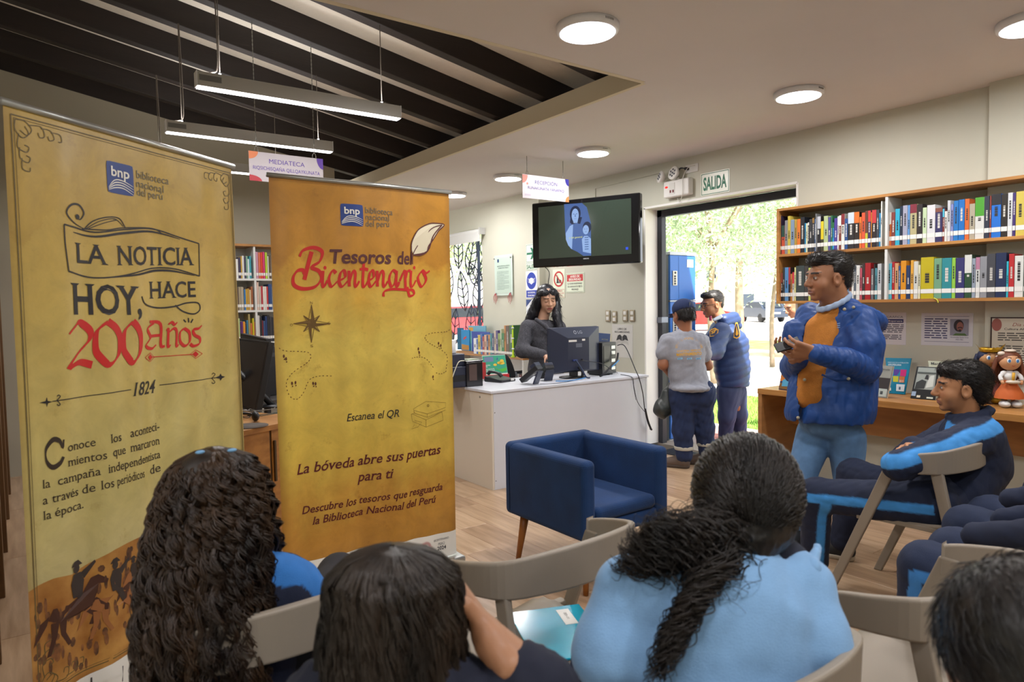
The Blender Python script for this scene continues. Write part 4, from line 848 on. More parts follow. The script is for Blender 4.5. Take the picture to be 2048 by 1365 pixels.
UL = [(205, 232, 378, '30263c'), (232, 256, 447, 'c9563c', '2c5148', .4), (256, 277, 410, '8d8e94'), (277, 299, 378, 'c3b04a'), (299, 327, 405, '7e93ab'), (327, 346, 402, 'b08f3c'), (346, 371, 400, 'd3722d'), (371, 402, 385, '1f2229'), (402, 412, 430, '2b87b5'), (412, 424, 432, 'd8dcb8'), (424, 436, 425, '2e2f34', 'd0d0d0', .1), (436, 458, 400, '37383c'),
      (458, 475, 392, '2f3034', '8b6b3a', .15), (475, 487, 400, '3c5a86'), (487, 521, 382, '2b292b', 'b9bcc4', .35), (521, 543, 417, '3c3a2a', 'd6c22e', .6), (543, 575, 377, 'a9b98a'), (575, 595, 386, '4a4a86'), (595, 607, 374, '2f6b4c'), (607, 620, 425, '2f8fc8', '2b6c3c', .2), (620, 643, 393, '4b3c8c'), (643, 655, 380, 'd8d8dc'), (655, 672, 374, '7a3a30', 'd9d9d4', .3), (672, 697, 362, 'd5d5d0', '7c2c30', .3),
      (697, 721, 397, '2a4c84'), (721, 767, 352, '2c2a2c', 'bcc8d4', .3), (767, 805, 348, '2b2422', 'cf6a2c', .3), (805, 822, 385, 'd5702f'), (822, 848, 353, 'cf5436'), (848, 868, 340, 'b9b53a', '5f3b30', .6), (868, 890, 338, '3a2c5a', 'c03a3c', .3), (890, 897, 350, 'cf8a2f'), (897, 930, 333, '2b2426', 'b8393c', .35), (930, 950, 332, '3b4048'), (950, 962, 356, '2f87b8'), (962, 973, 267, 'dcdcd6')]
UR = [(1015, 1041, 353, 'cc682c', 'd8d4cc', .35), (1041, 1069, 350, '7b3a34'), (1069, 1103, 325, '2ba2c2'), (1103, 1124, 306, '1f2b40'), (1124, 1160, 300, '9b9cb0'), (1160, 1178, 298, '5b8fc8'), (1178, 1228, 291, 'b0a77e', '7c2838', .22), (1228, 1270, 291, '2c2628'), (1270, 1301, 316, 'bcd0a8'), (1302, 1364, 296, 'd2d2d6'), (1364, 1417, 318, '33305c', '7c4a3c', .12), (1417, 1432, 325, '7a3430', '4fb0cc', .25), (1432, 1452, 342, 'd8d6d2'),
      (1452, 1476, 263, 'c3c6cc'), (1476, 1498, 290, '7e86bc'), (1498, 1534, 265, '2072bc'), (1534, 1580, 256, '1b6cba'), (1580, 1614, 251, 'cc6630'), (1614, 1656, 287, 'a9a08c'), (1656, 1724, 240, 'cfd0cc', '4a9a30', .45), (1724, 1762, 231, '2c3242'), (1762, 1776, 229, '80382f'), (1776, 1847, 216, '1f6cc8', '26262c', .25), (1847, 1895, 216, '282420'), (1895, 1932, 206, 'c9ccd0'), (1932, 1955, 206, '3f2f6c'), (1955, 2022, 196, 'c7b552'), (2024, 2060, 200, '7a3030'), (2062, 2110, 190, '27303c'), (2112, 2150, 200, 'b0b0a8')]
LL = [(195, 213, 795, '2f2c22', 'd8d42c', .35), (213, 229, 800, 'c0604a', '3c2c2c', .3), (229, 243, 797, '232428', '8f4a3c', .35), (243, 257, 757, '3b3c40'), (257, 285, 757, '5a8fc4'), (285, 299, 757, '2d2628', 'a83a40', .5), (299, 313, 805, 'b5793c'), (313, 328, 792, 'd3cfc8', 'c03440', .4), (328, 340, 757, 'd2cf8e'), (340, 402, 745, '3a4444'), (402, 432, 746, '3f3c3c'), (432, 450, 760, 'b7bf5c'), (450, 480, 750, '5c6068'), (480, 520, 745, '7c2f34'), (520, 548, 752, '2f4c74'), (548, 590, 742, 'b9b2a4'),
      (590, 630, 748, '2a2a30'), (630, 668, 740, '88572f'), (668, 712, 745, '44606c'), (712, 731, 737, '83a9cc'), (731, 752, 732, '6a4a3c'), (752, 768, 737, 'dcdcd8', '2c2c30', .1), (768, 785, 742, '56606c'), (785, 812, 742, 'd0d0cc'), (812, 830, 762, 'b05060'), (830, 850, 728, '3a3030'), (850, 893, 724, '9b2228'), (895, 915, 766, '6b6a70'), (915, 923, 732, '35302f'), (923, 942, 762, '477f8c'), (942, 973, 730, 'b3b6ba')]
LR = [(1010, 1050, 728, '4fa8bc'), (1050, 1070, 716, 'a3242c'), (1070, 1098, 725, 'c9966c'), (1098, 1114, 746, '2a4a84'), (1114, 1155, 708, 'cf8a22'), (1155, 1187, 742, '24365c'), (1187, 1210, 703, 'd39c3c'), (1210, 1243, 712, 'c9c9c2'), (1243, 1261, 740, 'd6d2b0'), (1262, 1360, 682, 'b7a81e'), (1360, 1418, 690, '6f9c7c'), (1418, 1492, 687, '2f8790'), (1492, 1520, 686, '8cc048'), (1520, 1586, 686, '353468'), (1586, 1640, 664, '2d4c34', 'd2d4d0', .42), (1640, 1668, 690, '8d98a8'), (1668, 1700, 682, 'ccd0ce', 'b07a94', .3),
      (1700, 1752, 676, '8a8c92'), (1752, 1815, 656, '45464c'), (1815, 1895, 649, '242f50'), (1895, 1912, 712, '34b0c4'), (1912, 1954, 656, 'b22c30'), (1955, 2022, 670, 'd4d6d2'), (2024, 2070, 660, '4c5a50'), (2072, 2120, 670, '8a6a3c')]
bx = SX+.028
row(UL, 1.40+ZM+.0205, fx, fy, bx, 'in the left bay, upper shelf row', 'books on the upper row of the wall shelf')
row(UR, 1.40+ZM+.0205, fx, fy, bx, 'in the right bay, upper shelf row', 'books on the upper row of the wall shelf')
row(LL, 1.4205, fx, fy, bx, 'in the left bay, lower shelf row', 'books on the lower row of the wall shelf')
row(LR, 1.4205, fx, fy, bx, 'in the right bay, lower shelf row', 'books on the lower row of the wall shelf')
# desk along the right wall
DX, DY1 = 4.54, 3.098
dk = thing('wall_desk', 'long beech desk along the right wall under the bookshelf', 'desk', (DX, DY1, 0))
L_ = XA-DX
MB().mm((0, -2.6, .715), (L_, 0, .757)).build('desktop', woodm, dk, bevel=.002)
MB().mm((.004, -.036, 0), (L_, -.002, .714)).build('end_panel', woodd, dk, bevel=.0015, seg=1)
MB().mm((.36, -2.6, .45), (.385, -.037, .714)).build('front_panel', woodd, dk, bevel=.0015, seg=1)
# =============== COUNTER ===============
CX0, CX1, CY0, CY1, CZ = 2.885, 4.6, 4.283, 4.93, .77
ct = thing('reception_counter', 'long white reception counter with cables hanging over its front', 'counter', (CX0, CY0, 0))
ctm = mat('white_laminate', 'd2d5de', .38, noise=.01); w_, d_ = CX1-CX0, CY1-CY0
MB().mm((-.01, -.012, CZ-.02), (w_+.012, d_, CZ)).build('countertop', ctm, ct, bevel=.0015, seg=1)
MB().mm((.018, 0, 0), (w_-.022, .018, CZ-.021)).build('front_panel', ctm, ct, bevel=.001, seg=1)
MB().mm((0, .0, 0), (.017, d_, CZ-.021)).build('side_panel', mat('cream_laminate', 'd8d0c2', .4), ct, bevel=.001, seg=1)
MB().mm((w_-.02, .0, 0), (w_, d_, CZ-.021)).build('side_panel', ctm, ct, bevel=.001, seg=1)
for z in (.07, .6): MB().tube([(.03, -.001, z), (.03, .003, z)], .004, 8).build('screw', cm('3c3c3c'), ct)
MB().tube([(-.001, .16, .71), (.002, .16, .71)], .010, 10).build('lock', cm('8f8a80'), ct)
blk = mat('black_plastic', '1d1e22', .4, bump=.05, bscale=300); blk2 = mat('dark_blue_plastic', '2a3044', .4); steel = mat('steel', 'a3a5a8', .3, .7)
def O(x, y, z=CZ): return Vector((x, y, z))
def cable(lb, pts, r=.0035, c='1b1c22', nm='cable'): return tag(MB().tube(catmull(pts, 7), r, 7).build(nm, cm(c)), lb, 'cable')
# monitor seen from behind
mo = thing('computer_monitor', 'black computer monitor seen from behind on the reception counter', 'monitor', (3.96, 4.54, CZ), math.radians(-2))
MW = .56; z0, z1 = .055, .45
q = MB(); F0 = [(-MW/2, .03, z0), (MW/2, .03, z0), (MW/2, .03, z1), (-MW/2, .03, z1)]; F1 = [(-MW/2, .0, z0), (MW/2, .0, z0), (MW/2, .0, z1), (-MW/2, .0, z1)]; F2 = [(-.12, -.05, z0+.02), (.12, -.05, z0+.02), (.12, -.05, z1-.09), (-.12, -.05, z1-.09)]
q.add(F0+F1+F2, [(0, 3, 2, 1)[::-1]]+[(a, b, 4+b, 4+a) for a, b in ((0, 1), (1, 2), (2, 3), (3, 0))]+[(4+a, 4+b, 8+b, 8+a) for a, b in ((0, 1), (1, 2), (2, 3), (3, 0))]+[(8, 9, 10, 11)])
q.build('casing', blk2, mo, bevel=.003)
f = lambda u, v: Vector((u, -.0505-(v-.36)*0, v))
fs = lambda u, v: Vector((u, -.002-.048*(z1-v)/.09-.0015, v))
q = MB(); text(q, 'LG', fs, .01, z1-.055, .024, w=.05, off=.01); ring(q, -.02, z1-.043, .010, .016, fs, 18); q.build('brand_lettering', cm('8f95a3'), mo)
q = MB(); rect(q, -.11, .325, -.02, .342, f); q.build('barcode_label', labm, mo)
q = MB(); rect(q, .04, .33, .075, .347, f); q.build('inventory_label', labm, mo)
q = MB(); rect(q, -.03, .275, .04, .31, f); q.build('rating_plate', cm('5b6070'), mo)
MB().tube(catmull([(0, -.05, .1), (.01, -.09, .06), (.02, -.07, .012)], 5), .014, 8).mm((-.03, .03-.03, .01), (.03, .05, .2)).build('stand', blk, mo)
MB().lathe([(.12, 0), (.12, .008), (.03, .016), (0, .016)], (0, .04, 0), 28).build('stand_base', blk, mo)
for a, b in ((-.07, -.02), (.03, .045)): MB().mm((a, -.062, .155), (b, -.048, .17)).build('connector', cm('23346e' if a < 0 else '20242c'), mo, bevel=.002)
# PC tower lying behind
pc = thing('computer_tower', 'black computer tower with cables at its back, right of the monitor on the counter', 'computer', (4.28, 4.50, CZ), math.radians(8))
MB().mm((-.035, .0, .012), (.17, .18, .30)).build('case', blk, pc, bevel=.004)
MB().mm((-.015, -.003, .05), (.08, 0, .27)).build('side_panel', cm('121316', .3), pc, bevel=.004)
q = MB()
for z, c in ((.25, 0), (.2, 0), (.13, 0), (.06, 0)): q.mm((.095, -.004, z-.012), (.15, -.001, z+.018))
q.build('port_plate', steel, pc); MB().mm((-.03, .02, 0), (.01, .16, .012)).build('foot', cm('111114'), pc); MB().mm((.1, .02, 0), (.14, .16, .012)).build('foot', cm('111114'), pc)
p0 = Vector((4.28, 4.50, CZ))
cable('grey and black cable bundle rising from the counter to the computer tower', [O(4.17, 4.45, CZ+.005), O(4.2, 4.42, CZ+.03), O(4.28, 4.42, CZ+.09), O(4.4, 4.47, CZ+.13), O(4.43, 4.48, CZ+.2)], .009)
cable('thin blue network cable plugged into the back of the computer tower', [O(4.27, 4.40, CZ+.085), O(4.34, 4.41, CZ+.12), O(4.42, 4.46, CZ+.135)], .004, '2b86c8')
cable('black cable arching from the back of the monitor to the computer tower', [O(3.96, 4.48, CZ+.16), O(4.05, 4.42, CZ+.145), O(4.16, 4.40, CZ+.12), O(4.3, 4.42, CZ+.05), O(4.4, 4.46, CZ+.02)], .003)
cable('black cable looping at the right corner of the computer tower and down the counter front', [O(4.42, 4.48, CZ+.27), O(4.46, 4.42, CZ+.26), O(4.47, 4.3, CZ+.05), O(4.48, 4.264, .74), O(4.515, 4.255, .6), O(4.53, 4.25, .47), O(4.56, 4.25, .36), O(4.60, 4.25, .28), O(4.62, 4.27, .27)], .0045)
cable('thick black sleeve on the lower end of the cables hanging down the counter front', [O(4.532, 4.246, .47), O(4.56, 4.24, .36), O(4.60, 4.24, .28), O(4.625, 4.255, .268)], .009)
cable('thin dark cable hanging in a long slant over the middle of the counter front', [O(4.38, 4.4, CZ+.01), O(4.385, 4.262, .765), O(4.40, 4.255, .68), O(4.435, 4.25, .55), O(4.5, 4.25, .47), O(4.545, 4.244, .43)], .0028)
cable('second thin dark cable hanging beside the slanting one on the counter front', [O(4.375, 4.35, CZ+.008), O(4.378, 4.262, .76), O(4.40, 4.256, .66), O(4.42, 4.252, .56)], .002, '4a4c58')
cable('black monitor lead dropping behind the monitor to the counter', [O(3.92, 4.48, CZ+.16), O(3.93, 4.43, CZ+.1), O(3.97, 4.41, CZ+.02), O(4.02, 4.42, CZ+.006)], .007, '23304e')
cable('blue network cable running along the counter from the card terminal to the monitor base', [O(3.62, 4.40, CZ+.01), O(3.72, 4.37, CZ+.006), O(3.85, 4.38, CZ+.008), O(3.98, 4.42, CZ+.012)], .0045, '2f7fc2')
cable('thin black phone cable winding along the front edge of the counter', [O(3.42, 4.36, CZ+.006), O(3.5, 4.33, CZ+.003), O(3.6, 4.32, CZ+.003), O(3.72, 4.35, CZ+.003), O(3.8, 4.38, CZ+.003)], .002)
# card terminals
def terminal(lb, x, y, rz, s=1, led=False):
    t = thing('card_terminal', lb, 'card reader', (x, y, CZ), rz)
    prof = [(0, 0), (.10, .0), (.16, .14), (.13, .16), (.10, .12), (.06, .10)]
    g = lambda h, v, e: Vector((e, h*s, v*s))
    q = MB(); q.prism([(0, .0), (.03, .0), (.12, .125), (.135, .17), (.10, .175), (.0, .03)], g, -.04*s, .04*s); q.build('body', blk, t, bevel=.003)
    q = MB(); q.mm((-.035*s, -.05*s, .0), (.035*s, -.035*s, .075*s)); q.build('kickstand', blk2, t, bevel=.003)
    MB().mm((-.02*s, .105*s, .11*s), (.02*s, .12*s, .14*s)).build('sticker', labm, t)
    if led: MB().mm((-.02*s, .09*s, .172*s), (.02*s, .11*s, .178*s)).build('indicator', mat('led_green', '20c060', .3, emit='20d070', es=1.5), t)
    return t
def payterm(lb, px, py, Y, s, rz, led=False):
    p = atY(px, py, Y); t = thing('card_terminal', lb, 'card reader', (p.x, Y, CZ), rz)
    R = eul(math.radians(-38), 0, 0)
    MB().box((0, 0, .075*s), (.085*s, .17*s, .035*s), R).build('body', blk, t, bevel=.006, seg=3)
    MB().box((0, -.055*s, .05*s), (.08*s, .012*s, .1*s), eul(math.radians(22), 0, 0)).build('kickstand', blk2, t, bevel=.003)
    MB().box(tuple(R @ Vector((0, -.02*s, -.0185*s))+Vector((0, 0, .075*s))), (.04*s, .022*s, .003*s), R).build('sticker', labm, t)
    MB().box(tuple(R @ Vector((0, -.06*s, .022*s))+Vector((0, 0, .08*s))), (.08*s, .05*s, .03*s), R).build('printer_cover', blk2, t, bevel=.006, seg=3)
    if led: MB().box(tuple(R @ Vector((0, -.055*s, .041*s))+Vector((0, 0, .08*s))), (.04*s, .02*s, .006*s), R).build('indicator', mat('led_green', '20c060', .3, emit='20d070', es=1.5), t)
payterm('black card payment terminal on its stand, left of the two on the counter', 1062, 755, 4.44, 1.15, math.radians(25))
payterm('black card payment terminal with a green light, next to the monitor', 1092, 750, 4.56, 1.0, math.radians(-10), True)
# desk telephone
p = atZ(1000, 763, CZ); t = thing('desk_telephone', 'black desk telephone in front of the green calendar', 'telephone', (p.x, p.y, CZ), math.radians(12))
MB().prism([(-.1, 0), (.1, 0), (.1, .045), (-.1, .02)], lambda a, b, e: Vector((e, a, b)), -.09, .09).build('body', blk, t, bevel=.004)
MB().tube(catmull([(-.055, -.07, .05), (-.06, -.04, .075), (-.06, .05, .085), (-.055, .085, .065)], 5), [.016]*5+[.011]*6+[.016]*5, 10).build('handset', blk, t)
MB().mm((.03, -.1015, .008), (.07, -.0995, .03)).build('socket_label', labm, t)
# desk calendar
p = atZ(992, 757, CZ); t = thing('desk_calendar', 'green spiral desk calendar on a red foot, on the counter', 'calendar', (p.x, p.y, CZ), math.radians(-6))
R = eul(math.radians(-16), 0, 0)
MB().box((0, .015, .115), (.235, .004, .19), R).build('page_block', cm('e8e6df'), t); f = lambda u, v, e=0: R @ Vector((u, -.003-e, v-.115))+Vector((0, .015, .115))
q = MB(); rect(q, -.116, .04, .116, .205, f); q.build('cover', cm('2fa07f'), t)
q = MB(); rect(q, -.10, .15, -.01, .195, lambda u, v: f(u, v, .001)); q.build('photo', cm('6b7ea0'), t)
q = MB(); g = lambda u, v: f(u, v, .0018); disc(q, .0, .12, .018, .011, g); disc(q, .045, .135, .022, .012, g); disc(q, .075, .15, .02, .016, g); disc(q, .07, .13, .03, .012, g); q.build('coin_print', cm('e5c13c'), t)
q = MB(); poly(q, [(-.01, .1), (.03, .075), (.11, .09), (.11, .065), (.06, .05), (.0, .085)], lambda u, v: f(u, v, .001)); q.build('leaf_print', cm('4cb43c'), t)
q = MB(); poly(q, [(.02, .165), (.035, .19), (.035, .165)], g); q.build('sail_print', cm('3c3f9c'), t)
q = MB(); rnd = random.Random(4); text(q, 'Calendario', g, -.10, .115, .010, w=.05, off=.02); text(q, '2024', g, -.10, .10, .010, w=.02, off=.02)
for k in range(4): scribble(q, -.10, -.01, .085-.009*k, .005, g, rnd)
q.build('lettering', cm('e8f2ec'), t)
MB().mm((-.118, -.035, 0), (.118, -.02, .035)).mm((-.12, -.03, 0), (-.116, .05, .15)).build('foot', cm('c8232b'), t)
q = MB()
for k in range(26): q.tube([R @ Vector((-.11+.0088*k, .006*math.cos(a), .098+.006*math.sin(a)))+Vector((0, .015, .115)) for a in (0, 1.57, 3.14, 4.71)], .0009, 4, closed=True)
q.build('spiral', cm('c9c9c9', .3), t)
# smoked acrylic box and printer behind the banner edge
p = Vector((atY(954, 760, 4.62).x, 4.62, 0)); t = thing('smoked_box', 'smoked black box with a card on its lid, left end of counter', 'box', (p.x, p.y, CZ), math.radians(-4))
smk = mat('smoked_plastic', '1c1a20', .15, spec=.6)
MB().mm((-.095, 0, 0), (.055, .2, .20)).build('body', smk, t, bevel=.004); MB().mm((-.10, -.005, .20), (.06, .205, .212)).build('lid', smk, t, bevel=.003)
MB().mm((-.07, -.002, .05), (0, 0, .18)).build('front_card', cm('54413c'), t); MB().box((-.0, .12, .2145), (.12, .1, .003), eul(0, 0, .2)).build('card', cm('b6c2a8'), t)
t = thing('printer', 'dark blue printer with a white cable, cut off by the orange banner', 'printer', (atY(878, 760, 4.72).x+.08, 4.64, CZ), 0)
MB().mm((-.08, .0, 0), (.15, .28, .17)).mm((-.06, .02, .17), (.13, .28, .27)).build('body', blk2, t, bevel=.008, seg=3); MB().mm((-.04, -.004, .05), (.12, .0, .1)).build('paper_slot', cm('111218'), t)
MB().lathe([(.055, 0), (.06, .01), (.06, .1), (.055, .11), (.02, .112), (.02, .1), (0, .1)], (.05, .14, .27), 24).build('paper_roll', cm('e4e6ea'), t)
cable('white cable curving down beside the printer', [atY(928, 722, 4.60), atY(918, 724, 4.60), atY(911, 738, 4.60), atY(905, 755, 4.60)], .004, 'd8d6c4')
# blue folder leaning behind the tower
t = thing('lever_folder', 'tall dark blue hardback register leaning on the wall behind the computer tower', 'book', (4.44, 4.78, CZ), math.radians(-12))
R = eul(0, math.radians(6), 0)
MB().box((.03, 0, .19), (.2, .03, .37), R).build('cover', cm('243a66'), t, bevel=.002); MB().box((.132, 0, .18), (.008, .024, .36), R).build('pages', cm('b9ae93'), t)
q = MB(); text(q, 'ACTAS', lambda u, v: R @ Vector((u, -.0165, v-.0))+Vector((.03, 0, .0)), .02, .31, .012, w=.07, align='c'); q.build('lettering', cm('8d8a62'), t)
# =============== LOW SHELF UNDER THE WINDOW, PICTURE BOOKS ===============
lx = 4.58; t = thing('low_bookcase', 'low white bookcase with a beech top under the window, behind the receptionist', 'bookcase', (lx, 6.14, 0))
MB().mm((0, 0, .80), (XB-lx-.002, 1.75, .825)).build('top_board', woodm, t, bevel=.002)
MB().mm((0, .0, 0), (XB-lx-.004, .02, .8)).mm((0, 1.7, 0), (XB-lx-.004, 1.72, .8)).mm((.36, .02, .02), (XB-lx-.004, 1.7, .8)).build('carcass', whiteb, t)
MB().mm((0, .02, .38), (.35, 1.7, .4)).build('inner_shelf', whiteb, t)
gx = lambda x: 860+x/8.027; gy = lambda y: 630+y/8.027
LOW = [(1118, 1140, 230, 'b9c6a8'), (1140, 1182, 300, '1f7a3c'), (1182, 1212, 175, 'b5782a'), (1212, 1262, 180, '5c4430'), (1262, 1330, 172, '2c5c34')]
for i, (a, b, ty, c) in enumerate(LOW+[(1050, 1082, 255, '4a3a78'), (1082, 1118, 300, '8aa04c'), (1020, 1050, 262, 'c9b8a8'), (985, 1018, 300, '2a3f6c'), (955, 985, 310, '3c8a90'), (925, 955, 330, 'c98a4a'), (898, 925, 330, '28406c'), (862, 898, 325, 'cfa890'), (832, 862, 350, 'a23c3c'), (800, 832, 310, '3f6cb0'), (760, 800, 330, 'c9b33c'), (690, 735, 380, 'd9dce0'), (735, 760, 395, '2c5cb0')]):
    y1 = atX(gx(a), 700, lx).y; y0 = atX(gx(b), 700, lx).y; h = max(.14, atX(gx((a+b)/2), gy(ty), lx).z-.825)
    bookobj('%s picture book on the low bookcase, %s from the green bottle end' % (cname(c), ORD[i]), 'books on the low bookcase', y0+.001, y1-.001, .826, h, c, lx+.01, lz=.03, depth=.18)
def faceout(lb, px0, px1, py0, c, X, lean=.12, art=()):
    y1 = atX(px0, 690, X).y; y0 = atX(px1, 690, X).y; h = atX((px0+px1)/2, py0, X).z-.826
    t = thing('picture_book', lb, 'book', (X, y1, .826))
    R = eul(0, -lean*0+lean, 0); w = y1-y0
    MB().box((.012, -w/2, h/2), (.014, w, h), None).build('cover', cm(c, .35), t, bevel=.001)
    F = lambda u, v: Vector((.0035, -u*w, v*h))
    for k, (shape, cc) in enumerate(art):
        q = MB(); poly(q, shape, F); q.build('cover_art', cm(cc), t)
    return t
faceout('pale blue picture book standing face-out at the back of the low bookcase', 936, 971, 652, '6aa8c0', 4.86, art=(([(.05, .3), (.95, .3), (.95, .62), (.05, .55)], '6fb6b0'), ([(.05, .78), (.3, .8), (.3, .93), (.05, .93)], 'cf9a3c'), ([(.35, .68), (.85, .70), (.85, .76), (.35, .74)], '2c5c6c')))
faceout('dark blue picture book standing face-out in front of the pale blue one', 943, 978, 664, '2f479c', 4.80, art=(([(.35, .8), (.85, .82), (.85, .86), (.35, .84)], 'dfe4f0'), ([(.1, .2), (.5, .25), (.5, .6), (.1, .55)], '3c5fb8')))
faceout('bright blue picture book with a red bird, left of the low bookcase row', 922, 938, 660, '2a8cc8', 4.84, art=(([(.3, .5), (.7, .62), (.6, .7), (.3, .6)], 'c83c3c'), ([(.05, .03), (.95, .03), (.95, .25), (.05, .3)], 'b5843c')))
faceout('plain teal picture book at the far left of the low bookcase', 914, 926, 656, '1f6288', 4.88)
t = thing('water_bottle', 'tall lime green tube stand with white rings beside the picture books', 'stand', (atX(1026, 706, 4.55).x, atX(1026, 706, 4.55).y, .825)); 
MB().lathe([(.022, 0), (.022, .012), (.010, .03), (.009, .36), (.0, .37)], n=14).build('tube', cm('b4d41c'), t)
for z in (.1, .22, .34): MB().lathe([(.012, z-.008), (.016, z), (.012, z+.008)], n=12).build('ring', cm('e4ecf0'), t)
p = atX(1040, 706, 4.62); t = thing('wire_basket', 'white wire basket on the low bookcase behind the receptionist', 'basket', (4.6, 6.2, .826))
q = MB(); q.tube([(0, 0, .05), (.2, 0, .05), (.2, .22, .05), (0, .22, .05)], .003, 6, closed=True); q.tube([(.02, .02, .004), (.18, .02, .004), (.18, .2, .004), (.02, .2, .004)], .003, 6, closed=True); q.build('rim', cm('e6e8ea'), t)
q = MB()
for k in range(14): q.tube([(0, .22*k/13, .05), (.02, .02+.18*k/13, .004), (.18, .02+.18*k/13, .004), (.2, .22*k/13, .05)], .0012, 4)
q.build('wire', cm('e6e8ea'), t)
rnd = random.Random(12)
for i in range(9):
    c = rnd.choice(['5b5f66', '6b2f34', '8a8c90', '3c3f48', '9c8f84', '2b3a4c']); y = 6.17+.045*i
    bookobj('%s book, %s from the open end in the low bookcase compartment' % (cname(c), ORD[i]), 'books inside the low bookcase', y, y+.036, .401, rnd.uniform(.2, .26), c, lx+.06, lz=.03)
# office chair behind counter
t = thing('office_chair', 'black office chair with a curved backrest behind the counter', 'chair', (3.62, 5.2, 0), .3)
MB().xf(lambda v: v).grid(lambda a, b: Vector(((a-.5)*.42, .05-.18*(a-.5)**2, .55+.42*b*(1-.5*(2*a-1)**4))), 16, 10).build('backrest', mat('black_fabric', '1a1b1f', .9, bump=.3, bscale=300), t, solid=.05)
MB().lathe([(0, .44), (.22, .44), (.24, .47), (.22, .5), (0, .505)], (0, -.2, 0), 24).build('seat', mat('black_fabric', ''), t)
MB().tube([(0, -.2, .08), (0, -.2, .44)], .025, 10).build('gas_column', blk, t)
for k in range(5): a = k*1.2566; MB().tube([(0, -.2, .1), (.27*math.cos(a), -.2+.27*math.sin(a), .06)], [.022, .014], 8).ell((.27*math.cos(a), -.2+.27*math.sin(a), .03), (.03, .02, .03), n=8).build('caster_leg', blk, t)
# =============== FAR BOOKCASE ===============
BX0, BX1, BY, BZ = 1.2, 2.85, 7.0, 2.05
t = thing('far_bookcase', 'tall white bookcase with a beech top on the far wall between the banners', 'bookcase', (BX0, BY, 0))
hx = atY(508.5, 560, BY).x-BX0
MB().mm((-.01, -.01, BZ), (BX1-BX0+.01, .29, BZ+.022)).build('top_board', woodm, t)
MB().mm((0, .275, 0), (BX1-BX0, .29, BZ)).build('back_panel', whiteb, t)
xs = [0, hx-.42, hx, hx+.42, BX1-BX0-.02]
for x in xs: MB().mm((x, 0, 0), (x+.02, .275, BZ)).build('upright', whiteb, t)
zs = [.1, .42, .74, 1.078, 1.398, 1.712]
for z in zs: MB().mm((0, .002, z), (BX1-BX0, .275, z+.02)).build('shelf_board', whiteb, t)
def booky(lb, grp, x0, x1, z, h, col, Y, lz=.03, lean=0):
    w = x1-x0; t_ = .002; o = MB().mm((0, 0, 0), (w, .17, h)).build('book', cm(col, .4), loc=(x0, Y, z), bevel=.0015, seg=1); tag(o, lb, 'book', grp)
    if lean: o.rotation_euler[1] = lean
    MB().mm((t_, .003, .003), (w-t_, .168, h+.0005)).build('pages', pagem, o)
    if lz: MB().mm((.0004, -.0012, lz), (w-.0004, -.0002, lz+.028)).build('spine_label', labm, o)
jx = lambda x: 440+x/3.034; jy = lambda y: 450+y/3.034
ROWS = [(1.732, 'top', [(82, 92, 205, '2f3a34'), (92, 104, 190, '3a4a44'), (104, 118, 208, 'e0e0dc'), (118, 134, 198, '38304a'), (134, 142, 192, 'c9a23c'), (142, 154, 188, 'dcdad6'), (154, 166, 195, '3f3f56'), (166, 176, 190, '86a88c'), (176, 186, 208, 'cfe0e4'), (186, 198, 190, '3c9aa8'), (212, 224, 195, '2c3c8c'), (225, 240, 165, 'c490a8'), (241, 254, 168, 'cf6c4c'), (255, 267, 168, 'd8452f'), (268, 280, 165, 'd23c78'), (282, 295, 168, 'b3cc3c'), (296, 304, 190, 'd8dcd0'), (305, 318, 185, '5c4a3c')]),
        (1.418, 'second', [(82, 92, 375, 'd0ccc0'), (92, 106, 360, '3c3630'), (106, 114, 380, '6b5a4c'), (114, 128, 378, '9c8f78'), (128, 145, 378, 'a89c86'), (147, 157, 392, '3f7cb8'), (157, 166, 392, 'c9a23c'), (166, 180, 388, 'b98f3c'), (180, 189, 395, 'd8c49c'), (189, 202, 376, 'a0623c'), (216, 228, 345, 'd8b0a4'), (228, 238, 348, 'e0c4b4'), (239, 250, 375, 'c9c0b0'), (250, 262, 372, 'b03c44'), (262, 272, 375, 'e4e0d6'), (272, 284, 375, 'd8d4cc'), (284, 294, 375, 'c03c3c'), (295, 316, 360, '28467c')]),
        (1.098, 'third', [(84, 102, 600, 'd0301f'), (102, 116, 570, 'b0c486'), (117, 124, 590, '5c2f6c'), (124, 134, 588, '6a3a78'), (134, 148, 588, 'd88f2c'), (148, 156, 600, '3c4048'), (156, 166, 580, '3c7ca0'), (167, 179, 542, 'a3935c'), (179, 190, 598, 'c9703c'), (192, 202, 568, 'd8cc2c'), (202, 208, 590, 'c87858'), (222, 236, 552, 'd0ccc8'), (236, 250, 560, '2c2c30'), (250, 258, 582, '7c2c34'), (258, 270, 585, '34507c'), (270, 282, 556, '243c6c'), (282, 296, 548, '2b2c30'), (296, 312, 556, '3a3a40'), (312, 330, 560, '2f2f36')])]
for z, nm, bk in ROWS:
    for i, (a, b, ty, c) in enumerate(bk):
        x0, x1 = atY(jx(a), 600, BY+.02).x, atY(jx(b), 600, BY+.02).x; h = atY(jx((a+b)/2), jy(ty), BY+.02).z-z
        booky('%s book, %s from the left on the %s shelf, far bookcase' % (cname(c), ORD[i], nm), 'books in the far bookcase', x0+.0008, x1-.0008, z+.0005, min(max(h, .15), .29), c, BY+.02)
rnd = random.Random(8)
